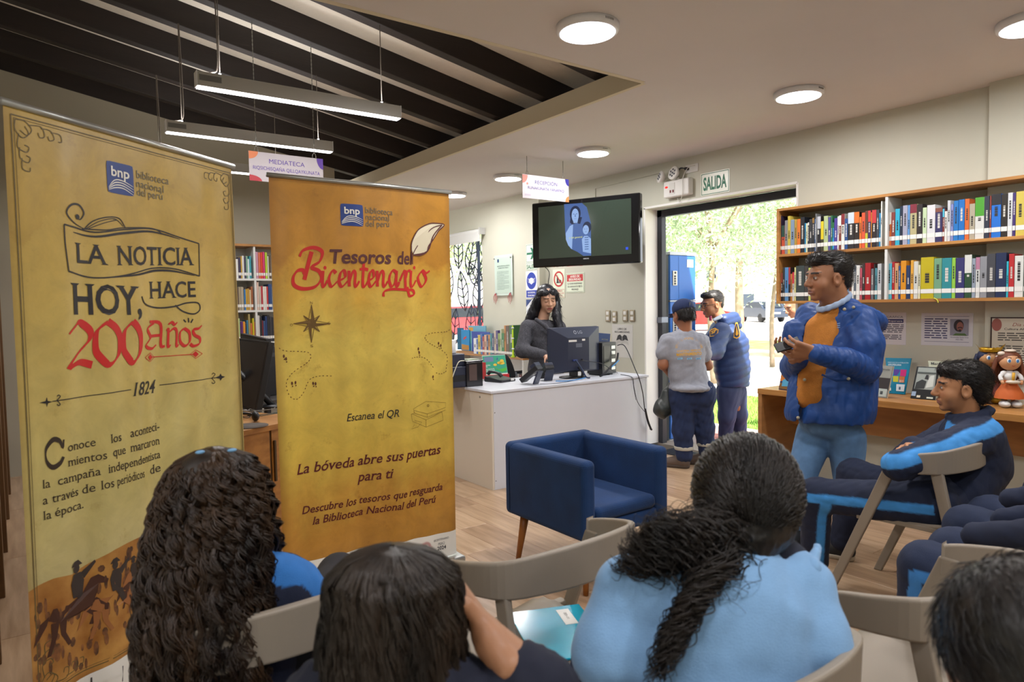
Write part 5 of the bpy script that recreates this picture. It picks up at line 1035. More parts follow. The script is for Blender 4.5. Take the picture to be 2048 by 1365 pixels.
for z, nm in ((.762, 'fourth'), (.442, 'fifth')):
    x = BX0+hx-.38; i = 0
    while x < BX0+hx+.36 and i < 16:
        if abs(x-(BX0+hx)) < .03: x = BX0+hx+.035
        c = rnd.choice(['26282e', '3a3c44', '54585f', '2e3a4a', 'b9bcc0', '4a3030']); w = rnd.uniform(.02, .04)
        booky('%s book, %s from the left on the %s shelf, far bookcase' % (cname(c), ORD[i], nm), 'books in the far bookcase', x, x+w, z+.0005, rnd.uniform(.2, .27), c, BY+.02); x += w+.001; i += 1
# =============== COMPUTER DESK BETWEEN THE BANNERS ===============
t = thing('computer_desk', 'beech computer desk with rounded corner behind the banners', 'desk', (.93, 3.86, 0), math.radians(26))
q = MB(); top = [(-.3, 0), (.42, 0), (.5, .04), (.54, .12), (.54, .75), (-.3, .75)]
q.prism(top, lambda a, b, h: Vector((a, b, h)), .725, .757); q.build('desktop', woodm, t, bevel=.002)
MB().mm((-.28, .02, 0), (.235, .04, .724)).build('front_panel', woodm, t); MB().mm((.25, .02, 0), (.5, .04, .724)).build('door', woodm, t); MB().mm((.236, .026, 0), (.249, .03, .724)).build('gap', cm('4a3726'), t)
MB().mm((.26, .008, .42), (.275, .02, .66)).build('handle', mat('dark_handle', '5a4a38', .4, .4), t, bevel=.003); MB().mm((.5, .04, 0), (.52, .7, .724)).build('side_panel', woodm, t)
def mon(lb, corners, th, loc_lb=None):
    TL, TR, BR, BL = [Vector(c) for c in corners]; n_ = (TR-TL).cross(BL-TL).normalized()
    if n_.dot(Vector((0, 0, CH))-TL) < 0: n_ = -n_
    t = thing('computer_monitor', lb, 'monitor', (BL+BR)/2); o = (BL+BR)/2; c = (TL+TR+BR+BL)/4
    def qq(q, k, d0, d1):
        P = [c+(p-c)*k-o for p in (TL, TR, BR, BL)]; q.add([p-n_*d0 for p in P]+[p-n_*d1 for p in P], [(0, 1, 2, 3), (7, 6, 5, 4)]+[(i, i+4, (i+1) % 4+4, (i+1) % 4) for i in range(4)])
    q = MB(); qq(q, 1, 0, th); q.build('casing', blk, t, bevel=.003)
    q = MB(); qq(q, .93, -.0008, .002); q.build('screen', mat('dead_screen', '2a2b2e', .25), t)
    return t, o, n_
P_ = lambda x, y, d: ray(x, y)*d+Vector((0, 0, CH))
t, o, n_ = mon('black computer monitor tilted back on the desk between the banners', (P_(472, 676, 4.85), P_(538, 684, 4.45), P_(511, 828, 4.4), P_(446, 800, 4.8)), .04)
b_ = P_(548, 845, 4.65); b_.z = .76
MB().tube([(0, .05, .25), tuple(b_-o)], .022, 8).build('stand', blk, t); MB().lathe([(.1, 0), (.1, .01), (0, .014)], tuple(b_-o), 20).build('stand_base', blk, t)
mon('second dark monitor just showing above the tilted one between the banners', (P_(481, 667, 5.3), P_(532, 678, 5.0), P_(530, 800, 5.0), P_(479, 800, 5.3)), .04)
p = atZ(480, 845, .757); t = thing('headphones', 'black headphones lying on the computer desk between the banners', 'headphones', (p.x, p.y, .76))
MB().tube([(.09*math.cos(a), .09*math.sin(a), .025+.012*math.sin(a)) for a in [math.pi*k/12 for k in range(-2, 15)]], .009, 8).build('headband', blk, t)
for a in (-2, 14): MB().ell((.09*math.cos(math.pi*a/12), .09*math.sin(math.pi*a/12), .03), (.022, .035, .03), n=8).build('ear_cup', blk, t)
p = atZ(495, 866, .757); 
p2 = atZ(500, 853, .757); tag(MB().lathe([(.1, 0), (.1, .003), (0, .003)], (0, 0, 0), 28).build('mouse_mat', cm('4a4038', .7), loc=(p2.x, p2.y, .7575)), 'dark round mat under the headphones on the computer desk', 'mat')
rnd = random.Random(21)
for k in range(5):
    x, y = rnd.uniform(485, 540), rnd.uniform(826, 838); a = atZ(x, y, .765)
    cable(['thin black', 'dark green', 'thin grey', 'looped black', 'dark'][k]+' cable in the tangle on the desk behind the headphones, '+['leftmost', 'lowest', 'uppermost', 'central', 'rightmost'][k]+' strand', [a+Vector((rnd.uniform(-.1, .1), rnd.uniform(-.08, .1), rnd.uniform(0, .03))) for _ in range(6)], .0025, ['15161a', '2a3a34', '6a6a66', '1c1d22', '2c2a28'][k])
t = thing('computer_tower', 'black computer case in the dark behind the tilted monitor between the banners', 'computer', (1.5, 5.3, .757), .4)
MB().mm((-.12, 0, 0), (.12, .35, .38)).build('case', blk, t, bevel=.004); MB().mm((-.1, -.003, .3), (.1, 0, .33)).build('drive_bay', cm('3c3e42'), t)
t = thing('side_table', 'dark computer table against the far bookcase, between the banners', 'table', (1.45, 5.15, 0), .4); MB().mm((-.4, -.1, .72), (.5, .6, .755)).build('tabletop', cm('3c3a3a'), t)
for a, b in ((-.36, -.06), (.46, -.06), (-.36, .56), (.46, .56)): MB().mm((a-.02, b-.02, 0), (a+.02, b+.02, .72)).build('leg', cm('2c2c2e'), t)
# =============== ARMCHAIR ===============
velvet = mat('blue_velvet', '08305e', .9, noise=.25, nscale=5, bump=.4, bscale=260, sheen=.06)
legw = mat('turned_leg', 'a5682c', .4, wood='86501f', nscale=4, stretch=(6, 6, 1))
ar = thing('blue_armchair', 'deep blue velvet armchair on tapered wooden legs in front of the counter', 'armchair', (2.425, 2.715, 0), 0)
AW, AD, Z0, Z1, th = .60, .66, .275, .675, .085
def shell(q):
    """U-shaped wall with rounded top, open towards -Y side turned in the photo to the right front"""
def seg(x0, x1, y0, y1, z0, z1, nm, bev, sl=0):
    q = MB(); q.mm((x0, y0, z0), (x1, y1, z1))
    if sl: q.v = [(x, y, z-(sl if z == z1 and y == y0 else 0)) for x, y, z in q.v]
    return q.build(nm, velvet, ar, bevel=bev, seg=5)
# local frame: back at +Y(far/left), opening towards -Y ; then rotated
seg(-AW/2, AW/2, AD/2-th, AD/2, Z0, Z1, 'backrest', .03)
seg(-AW/2, -AW/2+th, -AD/2, AD/2-.02, Z0, Z1-.005, 'armrest', .03, .06)
seg(AW/2-th, AW/2, -AD/2, AD/2-.02, Z0, Z1-.005, 'armrest', .03, .06)
seg(-AW/2+th-.01, AW/2-th+.01, -AD/2+.012, AD/2-th, Z0+.005, .355, 'seat_frame', .015)
seg(-AW/2+th+.003, AW/2-th-.003, -AD/2+.004, AD/2-th-.003, .358, .43, 'seat_cushion', .03)
for sx in (-1, 1):
    for sy in (-1, 1):
        MB().tube([(sx*(AW/2-.085), sy*(AD/2-.085), Z0+.02), (sx*(AW/2-.05), sy*(AD/2-.05), 0)], [.026, .013], 14).build('leg', legw, ar)
# =============== STACKING CHAIRS ===============
beige = mat('taupe_plastic', '8f8476', .5, bump=.05, bscale=200)
def make_chair(lb):
    t = thing('plastic_chair', lb, 'chair', (0, 0, 0), 0, 'taupe plastic chairs of the audience')
    # seat shell, forward = +Y
    W_ = .43
    def sf(a, b):
        x = (a-.5)*W_*(1-.12*b*(1 if b > .8 else .3)); y = -.20+.42*b
        z = .45-.02*math.sin(math.pi*b)-.018*math.cos((a-.5)*math.pi)+(.02 if b < .02 else 0)-.03*max(0, b-.85)/.15
        return Vector((x, y, z))
    MB().grid(sf, 14, 14).build('seat', beige, t, solid=.02, bevel=0)
    # backrest band: U in plan, wraps round to the arm corners
    plan = catmull([(-.27, .03, 0), (-.268, -.08, 0), (-.235, -.175, 0), (-.13, -.22, 0), (0, -.235, 0), (.13, -.22, 0), (.235, -.175, 0), (.268, -.08, 0), (.27, .03, 0)], 5)
    N = len(plan); q = MB(); vs = []
    for i, p in enumerate(plan):
        s_ = abs(2*i/(N-1)-1); hh = .115-.04*s_**1.5; zt = .795-.065*s_**2
        tl = .012*(1-s_)
        n_ = Vector((p.x, p.y-.0, 0)).normalized() if p.length else Vector((0, -1, 0))
        for dz, dn in ((0, 0), (-hh, -.006-.02*(1-s_)), (-hh, .018), (0, .022)): vs.append((p.x+n_.x*(dn-.010)+0, p.y+n_.y*(dn-.010)-(.0), zt+dz))
    fs = []
    for i in range(N-1):
        for k in range(4): fs.append((i*4+k, i*4+(k+1) % 4, (i+1)*4+(k+1) % 4, (i+1)*4+k))
    fs += [(0, 1, 2, 3), ((N-1)*4+3, (N-1)*4+2, (N-1)*4+1, (N-1)*4)]
    q.add(vs, fs, 0, False); q.build('backrest', beige, t, bevel=.007, seg=3)
    def bar(nm, a, b, w0, w1, d=.022):
        a, b = Vector(a), Vector(b); q = MB(); vs = []
        for p, w in ((a, w0), (b, w1)):
            vs += [(p.x-d/2, p.y-w/2, p.z), (p.x+d/2, p.y-w/2, p.z), (p.x+d/2, p.y+w/2, p.z), (p.x-d/2, p.y+w/2, p.z)]
        q.add(vs, [(0, 3, 2, 1), (4, 5, 6, 7), (0, 1, 5, 4), (1, 2, 6, 5), (2, 3, 7, 6), (3, 0, 4, 7)]); return q.build(nm, beige, t, bevel=.006, seg=3)
    for s_ in (-1, 1):
        bar('leg', (s_*.262, .008, .70), (s_*.272, .30, 0), .055, .04)
        bar('leg', (s_*.232, -.155, .69), (s_*.262, -.32, 0), .05, .038)
        bar('side_rail', (s_*.225, -.16, .425), (s_*.225, .2, .425), .02, .02) if 0 else MB().mm((s_*.205-.012, -.17, .415), (s_*.205+.012, .2, .437)).build('side_rail', beige, t, bevel=.004)
        MB().mm((min(s_*.2, s_*.262), -.2, .418), (max(s_*.2, s_*.262), -.165, .434)).mm((min(s_*.2, s_*.262), .13, .418), (max(s_*.2, s_*.262), .165, .434)).build('bracket', beige, t, bevel=.004)
    return t
CHS = [('empty taupe chair with a turquoise folder on its seat', 1.185, 1.56, 3),
       ('empty taupe chair at the lower right, its curved back nearest the camera', 1.80, .80, -3),
       ('taupe chair under the boy in profile by the desk', 3.335, 1.42, 2),
       ('taupe chair behind the girl with the long curly hair', .46, 1.66, 4),
       ('taupe chair of the girl in the light blue sweatshirt', 1.05, .84, -2),
       ('taupe chair of the person whose knees show at the right edge', 2.42, .60, 0)]
ch0 = make_chair(CHS[0][0])
for i, (lb, x, y, a) in enumerate(CHS):
    c = ch0 if i == 0 else copy_tree(ch0)
    c.location = (x, y, 0); c.rotation_euler[2] = math.radians(a); c['label'] = lb
# folder on the empty chair
F_ = thing('folder', 'turquoise glossy folder with a white label on the empty chair seat', 'folder', (1.235, 1.50, .462), math.radians(-22))
MB().mm((-.115, -.155, 0), (.115, .155, .006)).build('cover', mat('turquoise_gloss', '0fa3c4', .15, coat=.5), F_, bevel=.0015)
MB().mm((.03, .03, .006), (.07, .13, .0068)).build('name_label', labm, F_); q = MB(); text(q, '001-11', lambda u, v: Vector((.046+v, .105-u, .0072)), .0, 0, .009, w=.04); q.build('lettering', ink2, F_)
q = MB(); frame(q, .08, .0, .10, .03, .0012, lambda u, v: Vector((u, v, .0066))); q.build('print_mark', cm('dfeef2'), F_)
# =============== FIGURES ===============
import openvdb
def Wp(x, y, d): return np.array(ray(x, y)*d+Vector((0, 0, CH)))
RT, FW, UP = np.array(r2), np.array(fw), np.array((0., 0., 1.))
def unit(v): v = np.asarray(v, float); return v/max(np.linalg.norm(v), 1e-9)
class Field:
    """signed distance volume: smooth union of tapered limbs and ellipsoids, meshed as one continuous surface"""
    def __init__(s, k=.03): s.p = []; s.k = k
    def cone(s, a, b, ra, rb, k=None, flat=None, sub=False):
        s.p.append(('c', np.asarray(a, float), np.asarray(b, float), ra, rb, s.k if k is None else k, flat, sub)); return s
    def ell(s, c, r, R=None, k=None, sub=False):
        s.p.append(('e', np.asarray(c, float), np.asarray(r, float), R, 0, s.k if k is None else k, None, sub)); return s
    def chain(s, pts, rs, k=None, flat=None):
        for i in range(len(pts)-1): s.cone(pts[i], pts[i+1], rs[i], rs[i+1], k, flat)
        return s
    def cut(s, fn): s.p.append(('f', fn)); return s
    def mesh(s, res, disp=None):
        lo = np.full(3, 1e9); hi = -lo
        for q in s.p:
            if q[0] == 'c' and not q[7]:
                m = max(q[3], q[4])*(max(1, q[6][1]) if q[6] else 1); lo = np.minimum(lo, np.minimum(q[1], q[2])-m); hi = np.maximum(hi, np.maximum(q[1], q[2])+m)
            if q[0] == 'e' and not q[7]: m = max(q[2]); lo = np.minimum(lo, q[1]-m); hi = np.maximum(hi, q[1]+m)
        lo -= .02+3*res; hi += .02+3*res; n = np.ceil((hi-lo)/res).astype(int)+1
        ax = [lo[i]+res*np.arange(n[i]) for i in range(3)]; F = np.full(n, .3, np.float32)
        for q in s.p:
            if q[0] == 'f':
                X = [a.astype(np.float32) for a in ax]; F = np.maximum(F, q[1](X[0][:, None, None], X[1][None, :, None], X[2][None, None, :]).astype(np.float32)+0*F); continue
            k = q[5]
            if q[0] == 'c':
                m = max(q[3], q[4])*(max(1, q[6][1]) if q[6] else 1)+k+4*res; a = np.minimum(q[1], q[2])-m; b = np.maximum(q[1], q[2])+m
            else: m = max(q[2])+k+4*res; a = q[1]-m; b = q[1]+m
            i0 = np.clip(((a-lo)/res).astype(int), 0, n-1); i1 = np.clip(((b-lo)/res).astype(int)+1, 1, n)
            if np.any(i1 <= i0): continue
            sl3 = tuple(slice(i0[i], i1[i]) for i in range(3))
            X, Y, Z = [ax[i][sl3[i]].astype(np.float32) for i in range(3)]
            P = np.stack(np.broadcast_arrays(X[:, None, None], Y[None, :, None], Z[None, None, :]), -1)
            if q[0] == 'c':
                A, B, ra, rb, fl_ = q[1], q[2], q[3], q[4], q[6]
                V = P-A.astype(np.float32); D = (B-A)
                if fl_:   # squash along a direction
                    nn = unit(fl_[0]); V = V+(V@nn.astype(np.float32))[..., None]*((1/fl_[1]-1)*nn).astype(np.float32); D = D+(D@nn)*(1/fl_[1]-1)*nn
                L = max(D@D, 1e-9); t = np.clip((V@D.astype(np.float32))/L, 0, 1)
                d = np.sqrt(((V-t[..., None]*D.astype(np.float32))**2).sum(-1))-(ra+(rb-ra)*t)
            else:
                V = P-q[1].astype(np.float32)
                if q[3] is not None: V = V@np.asarray(q[3], np.float32)
                r = q[2].astype(np.float32); e1 = np.sqrt(((V/r)**2).sum(-1)); e2 = np.sqrt(((V/(r*r))**2).sum(-1)); d = e1*(e1-1)/np.maximum(e2, 1e-6)
            f = F[sl3]
            if q[7]:
                g = -d; h = np.maximum(k-np.abs(f-g), 0)/max(k, 1e-6); F[sl3] = np.maximum(f, g)+h*h*k/4
            else:
                h = np.maximum(k-np.abs(f-d), 0)/max(k, 1e-6); F[sl3] = np.minimum(f, d)-h*h*k/4
        if disp is not None:
            near = np.abs(F) < .05; idx = np.argwhere(near); P = lo+idx*res; F[near] += disp(P).astype(np.float32)
        F = np.clip(F, -3*res, 3*res); g = openvdb.FloatGrid(3*res); g.copyFromArray(F)
        pts, quads = g.convertToQuads(0.0)
        return np.asarray(pts)*res+lo, np.asarray(quads)
def folds(seed, amp=.004, wl=.07, stretch=(1, 1, 1)):
    r = np.random.RandomState(seed); K = [(unit(r.randn(3))*2*np.pi/(wl*r.uniform(.6, 1.8)), r.uniform(0, 6.3), r.uniform(.4, 1)) for _ in range(7)]
    st = np.array(stretch)
    def f(P):
        Q = P*st; w = .25*np.sin(Q@K[0][0]*.6+1)+.3*np.sin(Q@K[1][0]*.5)
        o = 0
        for k, ph, a in K[2:]: s_ = np.sin(Q@k+ph+2*w); o = o+a*(1-np.abs(s_))*1.3-a*.5
        return amp*o/2.2
    return f
def vmesh(name, parts, mats, parent, root, color=None, smooth=True):
    """parts: list of (verts, quads) joined as one object"""
    V = []; Q = []; k = 0
    for v, q in parts: V.append(v); Q.append(q+k); k += len(v)
    V = np.concatenate(V); Q = np.concatenate(Q)[:, ::-1]; me = bpy.data.meshes.new(name)
    me.vertices.add(len(V)); me.vertices.foreach_set('co', (V-np.asarray(root)).astype(np.float32).ravel())
    nq = len(Q); s_ = Q.shape[1]; me.loops.add(nq*s_); me.loops.foreach_set('vertex_index', Q.ravel().astype(np.int32))
    me.polygons.add(nq); me.polygons.foreach_set('loop_start', np.arange(0, nq*s_, s_, dtype=np.int32)); me.polygons.foreach_set('loop_total', np.full(nq, s_, np.int32))
    me.polygons.foreach_set('use_smooth', np.full(nq, smooth)); me.update(calc_edges=True); me.validate()
    me.materials.append(mats)
    if color is not None:
        c = np.asarray(color(V), np.float32); c = np.concatenate([c, np.ones((len(c), 1), np.float32)], 1)
        a = me.color_attributes.new('Col', 'FLOAT_COLOR', 'POINT'); a.data.foreach_set('color', c.ravel())
    o = bpy.data.objects.new(name, me); COL.objects.link(o); o.parent = parent; return o
skinm = mat('skin', 'c08a68', .5, attr=True, bump=.1, bscale=250); skinm.node_tree.nodes['Principled BSDF'].inputs['Subsurface Weight'].default_value = .0
clothA = mat('cloth_dyed', 'ffffff', .85, attr=True, noise=.06, nscale=30, bump=.35, bscale=400)
nylon = mat('nylon_blue', '134286', .55, noise=.08, nscale=12, bump=.5, bscale=60)
denim = mat('denim', '5b80aa', .85, noise=.12, nscale=25, bump=.3, bscale=500)
def C(h): return np.array(lin(h))
def basis(F, tilt=0, roll=0):
    """local axes of a head or hand: x right, y forward, z up"""
    F = unit(F); r = unit(np.cross(F, UP)); u = np.cross(r, F)
    F2 = F*math.cos(tilt)-u*math.sin(tilt); u = u*math.cos(tilt)+F*math.sin(tilt)
    r3 = r*math.cos(roll)+u*math.sin(roll); u = u*math.cos(roll)-r*math.sin(roll)
    return np.stack([r3, F2, u], 1)
def head(c, B, s=1, skin='b98463', lip='96504a', brow='1d1512', lids=False, res=.0032, neck=None, fem=False, nr=.056, scalp=None):
    """c centre, B basis; returns (verts, quads) and a colour function"""
    f = Field(.018*s); c = np.asarray(c); T = lambda *p: c+B@(np.array(p)*s)
    E = lambda p, r, k=None, sub=False: f.ell(T(*p), np.array(r)*s, B, None if k is None else k*s, sub)
    K = lambda a, b, ra, rb, k=None: f.cone(T(*a), T(*b), ra*s, rb*s, None if k is None else k*s)
    E((0, -.018, .032), (.076, .097, .083)); E((0, .03, -.015), (.062, .065, .088)); E((0, .042, -.07), (.045, .045, .034)); E((0, .07, -.098), (.02, .018, .014))
    E((.036, .055, -.035), (.026, .028, .03)); E((-.036, .055, -.035), (.026, .028, .03))
    K((-.038, .078, .024), (.038, .078, .024), .013, .013)
    K((0, .09, .012), (0, .108, -.022), .008, .0115, .012); E((0, .110, -.030), (.0135, .014, .0115), .008)
    for x in (-1, 1):
        E((x*.012, .101, -.034), (.0085, .011, .008), .006); E((x*.031, .100, .000), (.018, .018, .013), .014, True); E((x*.031, .0775, .001), (.0145, .0145, .0135), .003)
        E((x*.078, -.004, -.012), (.010, .021, .033), .006); E((x*.088, .002, -.010), (.008, .011, .019), .006, True)
    K((-.020, .086, -.060), (.020, .086, -.060), .007, .007, .008); K((-.010, .093, -.0585), (.010, .093, -.0585), .006, .006, .006); K((-.015, .088, -.0715), (.015, .088, -.0715), .0085, .0085, .008)
    E((0, .104, -.0645), (.03, .012, .0018), .004, True)
    if neck is not None: f.cone(T(0, -.022, -.06), np.asarray(neck), nr*s, nr*1.08*s, .03)
    m = f.mesh(res*s)
    def col(P):
        L = (P-c)@B/s; o = np.tile(C(skin), (len(P), 1)); x, y, z = L.T; ax_ = np.abs(x)
        ins = np.abs(L).max(1) < .2
        w = np.clip(1-np.abs(z+.066)/.0115, 0, 1)*np.clip(1-ax_/.027, 0, 1)**.3*(y > .082)*ins; o += (C(lip)-o)*np.clip(w*1.6, 0, 1)[:, None]
        ck = np.clip(1-np.hypot(ax_-.04, z+.032)/.026, 0, 1)*(y > .05)*ins; o += (C('b5604c')-o)*(ck*.22)[:, None]
        br = (np.abs(z-.027+.12*np.abs(ax_-.028)) < (.0032 if fem else .0045))*(ax_ > .010)*(ax_ < .052)*(y > .06)*ins; o[br > 0] = C(brow)
        if scalp: sc_ = (np.linalg.norm(L, axis=1) < .135)*((y < .035) | (z > .06)); o[sc_ > 0] = C(scalp)
        e = np.sqrt((ax_-.031)**2+(z-.001)**2*1.9); eye = (e < .0145)*(y > .076)*ins
        if lids:
            ln = eye*(np.abs(z+.005) < .0022); o[ln > 0] = C('1a1210')
        else:
            ey = eye*(np.abs(z-.000) < .0046)*(e < .0125); o[ey > 0] = C('b5a79c'); ir = ey*(np.hypot(ax_-.031, z) < .0066); o[ir > 0] = C('20140e')
            ln = eye*(np.abs(z-.0075) < .0018); o[ln > 0] = C('1a1210')
        return o
    return m, col, T
def hand(w, d, n, side, s=1, curl=.5, spread=.12, thumb=.6, res=.0035, fist=None):
    """w wrist, d direction to the knuckles, n palm normal; side=+1 when the thumb leaves towards cross(n,d)"""
    d = unit(d); n = unit(n-np.dot(n, d)*d); a = unit(np.cross(n, d))*side; f = Field(.010*s); w = np.asarray(w)
    L = .09*s; 
    for t in (-.5, -.15, .2, .5): f.cone(w+a*t*.035*s, w+d*L+a*t*.075*s, .015*s, .0125*s, .016*s)
    for i, (t, l) in enumerate(((.5, .072), (.17, .082), (-.17, .076), (-.5, .058))):
        p = w+d*L+a*t*.075*s; dd = unit(d+a*t*spread*2); l *= s
        for j, (fr, r) in enumerate(((.45, .0088), (.3, .0078), (.25, .0068))):
            c_ = curl*(1+.25*j); dd = unit(dd*math.cos(c_)+n*math.sin(c_)); q_ = p+dd*l*fr; f.cone(p, q_, r*s, r*.92*s, .004*s); p = q_
    p = w+d*.022*s+a*.02*s; dd = unit(d*.6+a*.8+n*.25)
    for j, (l, r) in enumerate(((.042, .0135), (.032, .0098), (.026, .0085))):
        q_ = p+dd*l*s; f.cone(p, q_, r*s, r*.85*s, .006*s); p = q_; dd = unit(dd*math.cos(thumb*.6)+(n*.7+d*.5)*math.sin(thumb*.6))
    f.cone(w-d*.05*s, w+d*.01*s, .024*s, .024*s, .02*s, )
    return f.mesh(res)
def strands(P, rad, sides=3):
    """P (N,M,3) polylines -> tube mesh arrays"""
    N, M, _ = P.shape; t = np.gradient(P, axis=1); t /= np.maximum(np.linalg.norm(t, axis=2, keepdims=True), 1e-9)
    a = np.cross(t, np.array([.31, .45, .83])); a /= np.maximum(np.linalg.norm(a, axis=2, keepdims=True), 1e-9); b = np.cross(t, a)
    r = rad[..., None] if np.ndim(rad) else rad
    vs = [P+(a*math.cos(2*math.pi*k/sides)+b*math.sin(2*math.pi*k/sides))*r for k in range(sides)]
    V = np.stack(vs, 2).reshape(-1, 3); base_ = (np.arange(N)[:, None]*M+np.arange(M-1)[None])*sides; Q = []
    for k in range(sides):
        k2 = (k+1) % sides; Q.append(np.stack([base_+k, base_+k2, base_+sides+k2, base_+sides+k], -1).reshape(-1, 4))
    return V, np.concatenate(Q)[:, ::-1]
def hairmat(name, c, c2, rough=.42):
    return mat(name, c, rough, wood=c2, nscale=14, stretch=(1, 1, .3), bump=.5, bscale=90, spec=.45)
blackhair = hairmat('hair_black', '14110f', '231c19'); brownhair = hairmat('hair_darkbrown', '1c1411', '3a2a20'); 
def person(lb, at, group=None):
    t = thing('person', lb, 'person', at); return t, np.array(at)
def limb(f, pts, rs, k=None, flat=None): return f.chain([np.asarray(p) for p in pts], rs, k, flat)
def shoe(parent, root, heel, toe, c='2c2420', sole='d8d4cc', s=1, nm='shoe'):
    heel, toe = np.asarray(heel), np.asarray(toe); d = unit(toe-heel); f = Field(.02)
    f.cone(heel+UP*.045, toe+UP*.035-d*.02, .04*s, .034*s, flat=(np.cross(d, UP), 1.05)); f.cone(heel+UP*.05, heel+UP*.10+d*.02, .042*s, .038*s); f.cone(heel+UP*.07+d*.05, toe+UP*.045-d*.07, .035*s, .03*s)
    f.cut(lambda X, Y, Z: (heel[2]+.012)-Z)
    o = vmesh(nm, [f.mesh(.006)], cm(c, .6), parent, root)
    f = Field(.02); f.cone(heel+UP*.02, toe+UP*.02-d*.02, .043*s, .038*s); f.cut(lambda X, Y, Z: np.maximum(Z-(heel[2]+.028), (heel[2]+.001)-Z))
    o2 = vmesh('sole', [f.mesh(.006)], cm(sole, .7), o, (0, 0, 0)); o2.data.transform(Matrix.Translation(-Vector(root))); return o

def fuzz(m, c, B, n, L, rad, down=.0, out=.35, seed=1, wave=0):
    """short hairs lying on a hair surface, combed back and down"""
    V, Q = m; r = np.random.RandomState(seed); q = Q[r.randint(0, len(Q), n)]; a, b_, c_, d_ = [V[q[:, i]] for i in range(4)]
    N_ = np.cross(c_-a, d_-b_); N_ /= np.maximum(np.linalg.norm(N_, axis=1, keepdims=True), 1e-9); cen = (a+c_)/2
    N_ *= np.sign(((cen-c)*N_).sum(1, keepdims=True)); flow = np.tile(-B[:, 1]*.8+UP*.25*(1-down)-UP*down, (n, 1))+r.randn(n, 3)*.25
    flow -= (flow*N_).sum(1, keepdims=True)*N_; flow /= np.maximum(np.linalg.norm(flow, axis=1, keepdims=True), 1e-9)
    M = 7; t = np.linspace(0, 1, M)[None, :, None]; l = L*r.uniform(.5, 1.2, (n, 1, 1))
    P = cen[:, None]+flow[:, None]*t*l+N_[:, None]*(out*l*t*(1-.6*t)+.0008)+wave*np.sin(t*6.3*1.5+r.uniform(0, 6, (n, 1, 1)))*np.cross(flow, N_)[:, None]
    return strands(P, rad*(1-.7*np.linspace(0, 1, M))[None, :]*np.ones((n, 1)))
def curl(K, n, spread, amp, wl, rad, seed, M=60, taper=.6):
    """locks that follow a guide K (list of points) with their own offset and helix"""
    r = np.random.RandomState(seed); G = np.array([list(p) for p in catmull([tuple(k) for k in K], 12)]); s_ = np.linspace(0, 1, M); idx = s_*(len(G)-1); i0 = np.minimum(idx.astype(int), len(G)-2); fr = (idx-i0)[:, None]; C0 = G[i0]*(1-fr)+G[i0+1]*fr
    L = np.linalg.norm(np.diff(C0, axis=0), axis=1).sum(); tg = np.gradient(C0, axis=0); tg /= np.linalg.norm(tg, axis=1, keepdims=True); a = np.cross(tg, FW+.01); a /= np.linalg.norm(a, axis=1, keepdims=True); b_ = np.cross(tg, a)
    sp = np.interp(s_, np.linspace(0, 1, len(spread)), spread); P = np.zeros((n, M, 3))
    for i in range(n):
        u = r.randn(2)*.5; end = r.uniform(.75, 1.0); ss = s_*end; ph = r.uniform(0, 6.3); w = 2*np.pi*L*end/(wl*r.uniform(.8, 1.3)); am = amp*r.uniform(.5, 1.3)*np.minimum(1, ss*6)
        j = ss*(M-1); j0 = np.minimum(j.astype(int), M-2); f_ = (j-j0)[:, None]; g = lambda X: X[j0]*(1-f_)+X[j0+1]*f_
        spp = np.interp(ss, s_, sp); P[i] = g(C0)+g(a)*(u[0]*spp+am*np.cos(w*s_+ph))[:, None]+g(b_)*(u[1]*spp+am*np.sin(w*s_+ph))[:, None]
    return strands(P, rad*(1-taper*s_)[None, :]*r.uniform(.6, 1.3, (n, 1)))
def mane(c, top, env, n, amp, wl, rad, seed, M=60, depth=.85, z_end=(.0, .06), inner=.55, clump=7, drift=0):
    """long loose hair hanging around a head; env = [(z, rx, centre offset along RT)] from top to bottom"""
    r = np.random.RandomState(seed); zs = [e[0] for e in env][::-1]; rx = [e[1] for e in env][::-1]; ox = [e[2] for e in env][::-1]; P = np.zeros((n, M, 3)); s_ = np.linspace(0, 1, M)
    for i in range(n):
        if i % clump == 0: base = (r.uniform(0, 2*np.pi), r.uniform(inner, 1)**.5, r.uniform(0, 6.3), r.uniform(.75, 1.35), r.uniform(.6, 1.4), r.uniform(*z_end))
        th = base[0]+r.randn()*.02; u = base[1]+r.randn()*.010; ze = env[-1][0]+base[5]+r.uniform(-.01, .01); zt_ = env[0][0]-r.uniform(0, .006); z = zt_+(ze-zt_)*s_**1.4
        R_ = np.interp(z, zs, rx)*u; o = np.interp(z, zs, ox); ph = base[2]+r.randn()*.25; w = 2*np.pi*(zt_-ze)/(wl*base[3]); am = amp*base[4]*r.uniform(.8, 1.2)*np.clip(s_*3.5, .12, 1); dth = .25*np.sin(3*s_+ph)
        P[i, :, 0:3] = c[None]*[1, 1, 0]+RT*((R_*np.cos(th+dth*.4)+o+am*np.cos(w*s_+ph)))[:, None]+FW*[1, 1, 0]*(-drift*s_**1.5*(np.sin(th) < .3)+(R_*depth*np.sin(th+dth*.4)+am*np.sin(w*s_+ph)))[:, None]; P[i, :, 2] = z+am*.35*np.sin(w*s_+ph+1)
    return strands(P, rad*(1-.55*s_)[None, :]*r.uniform(.6, 1.3, (n, 1)))
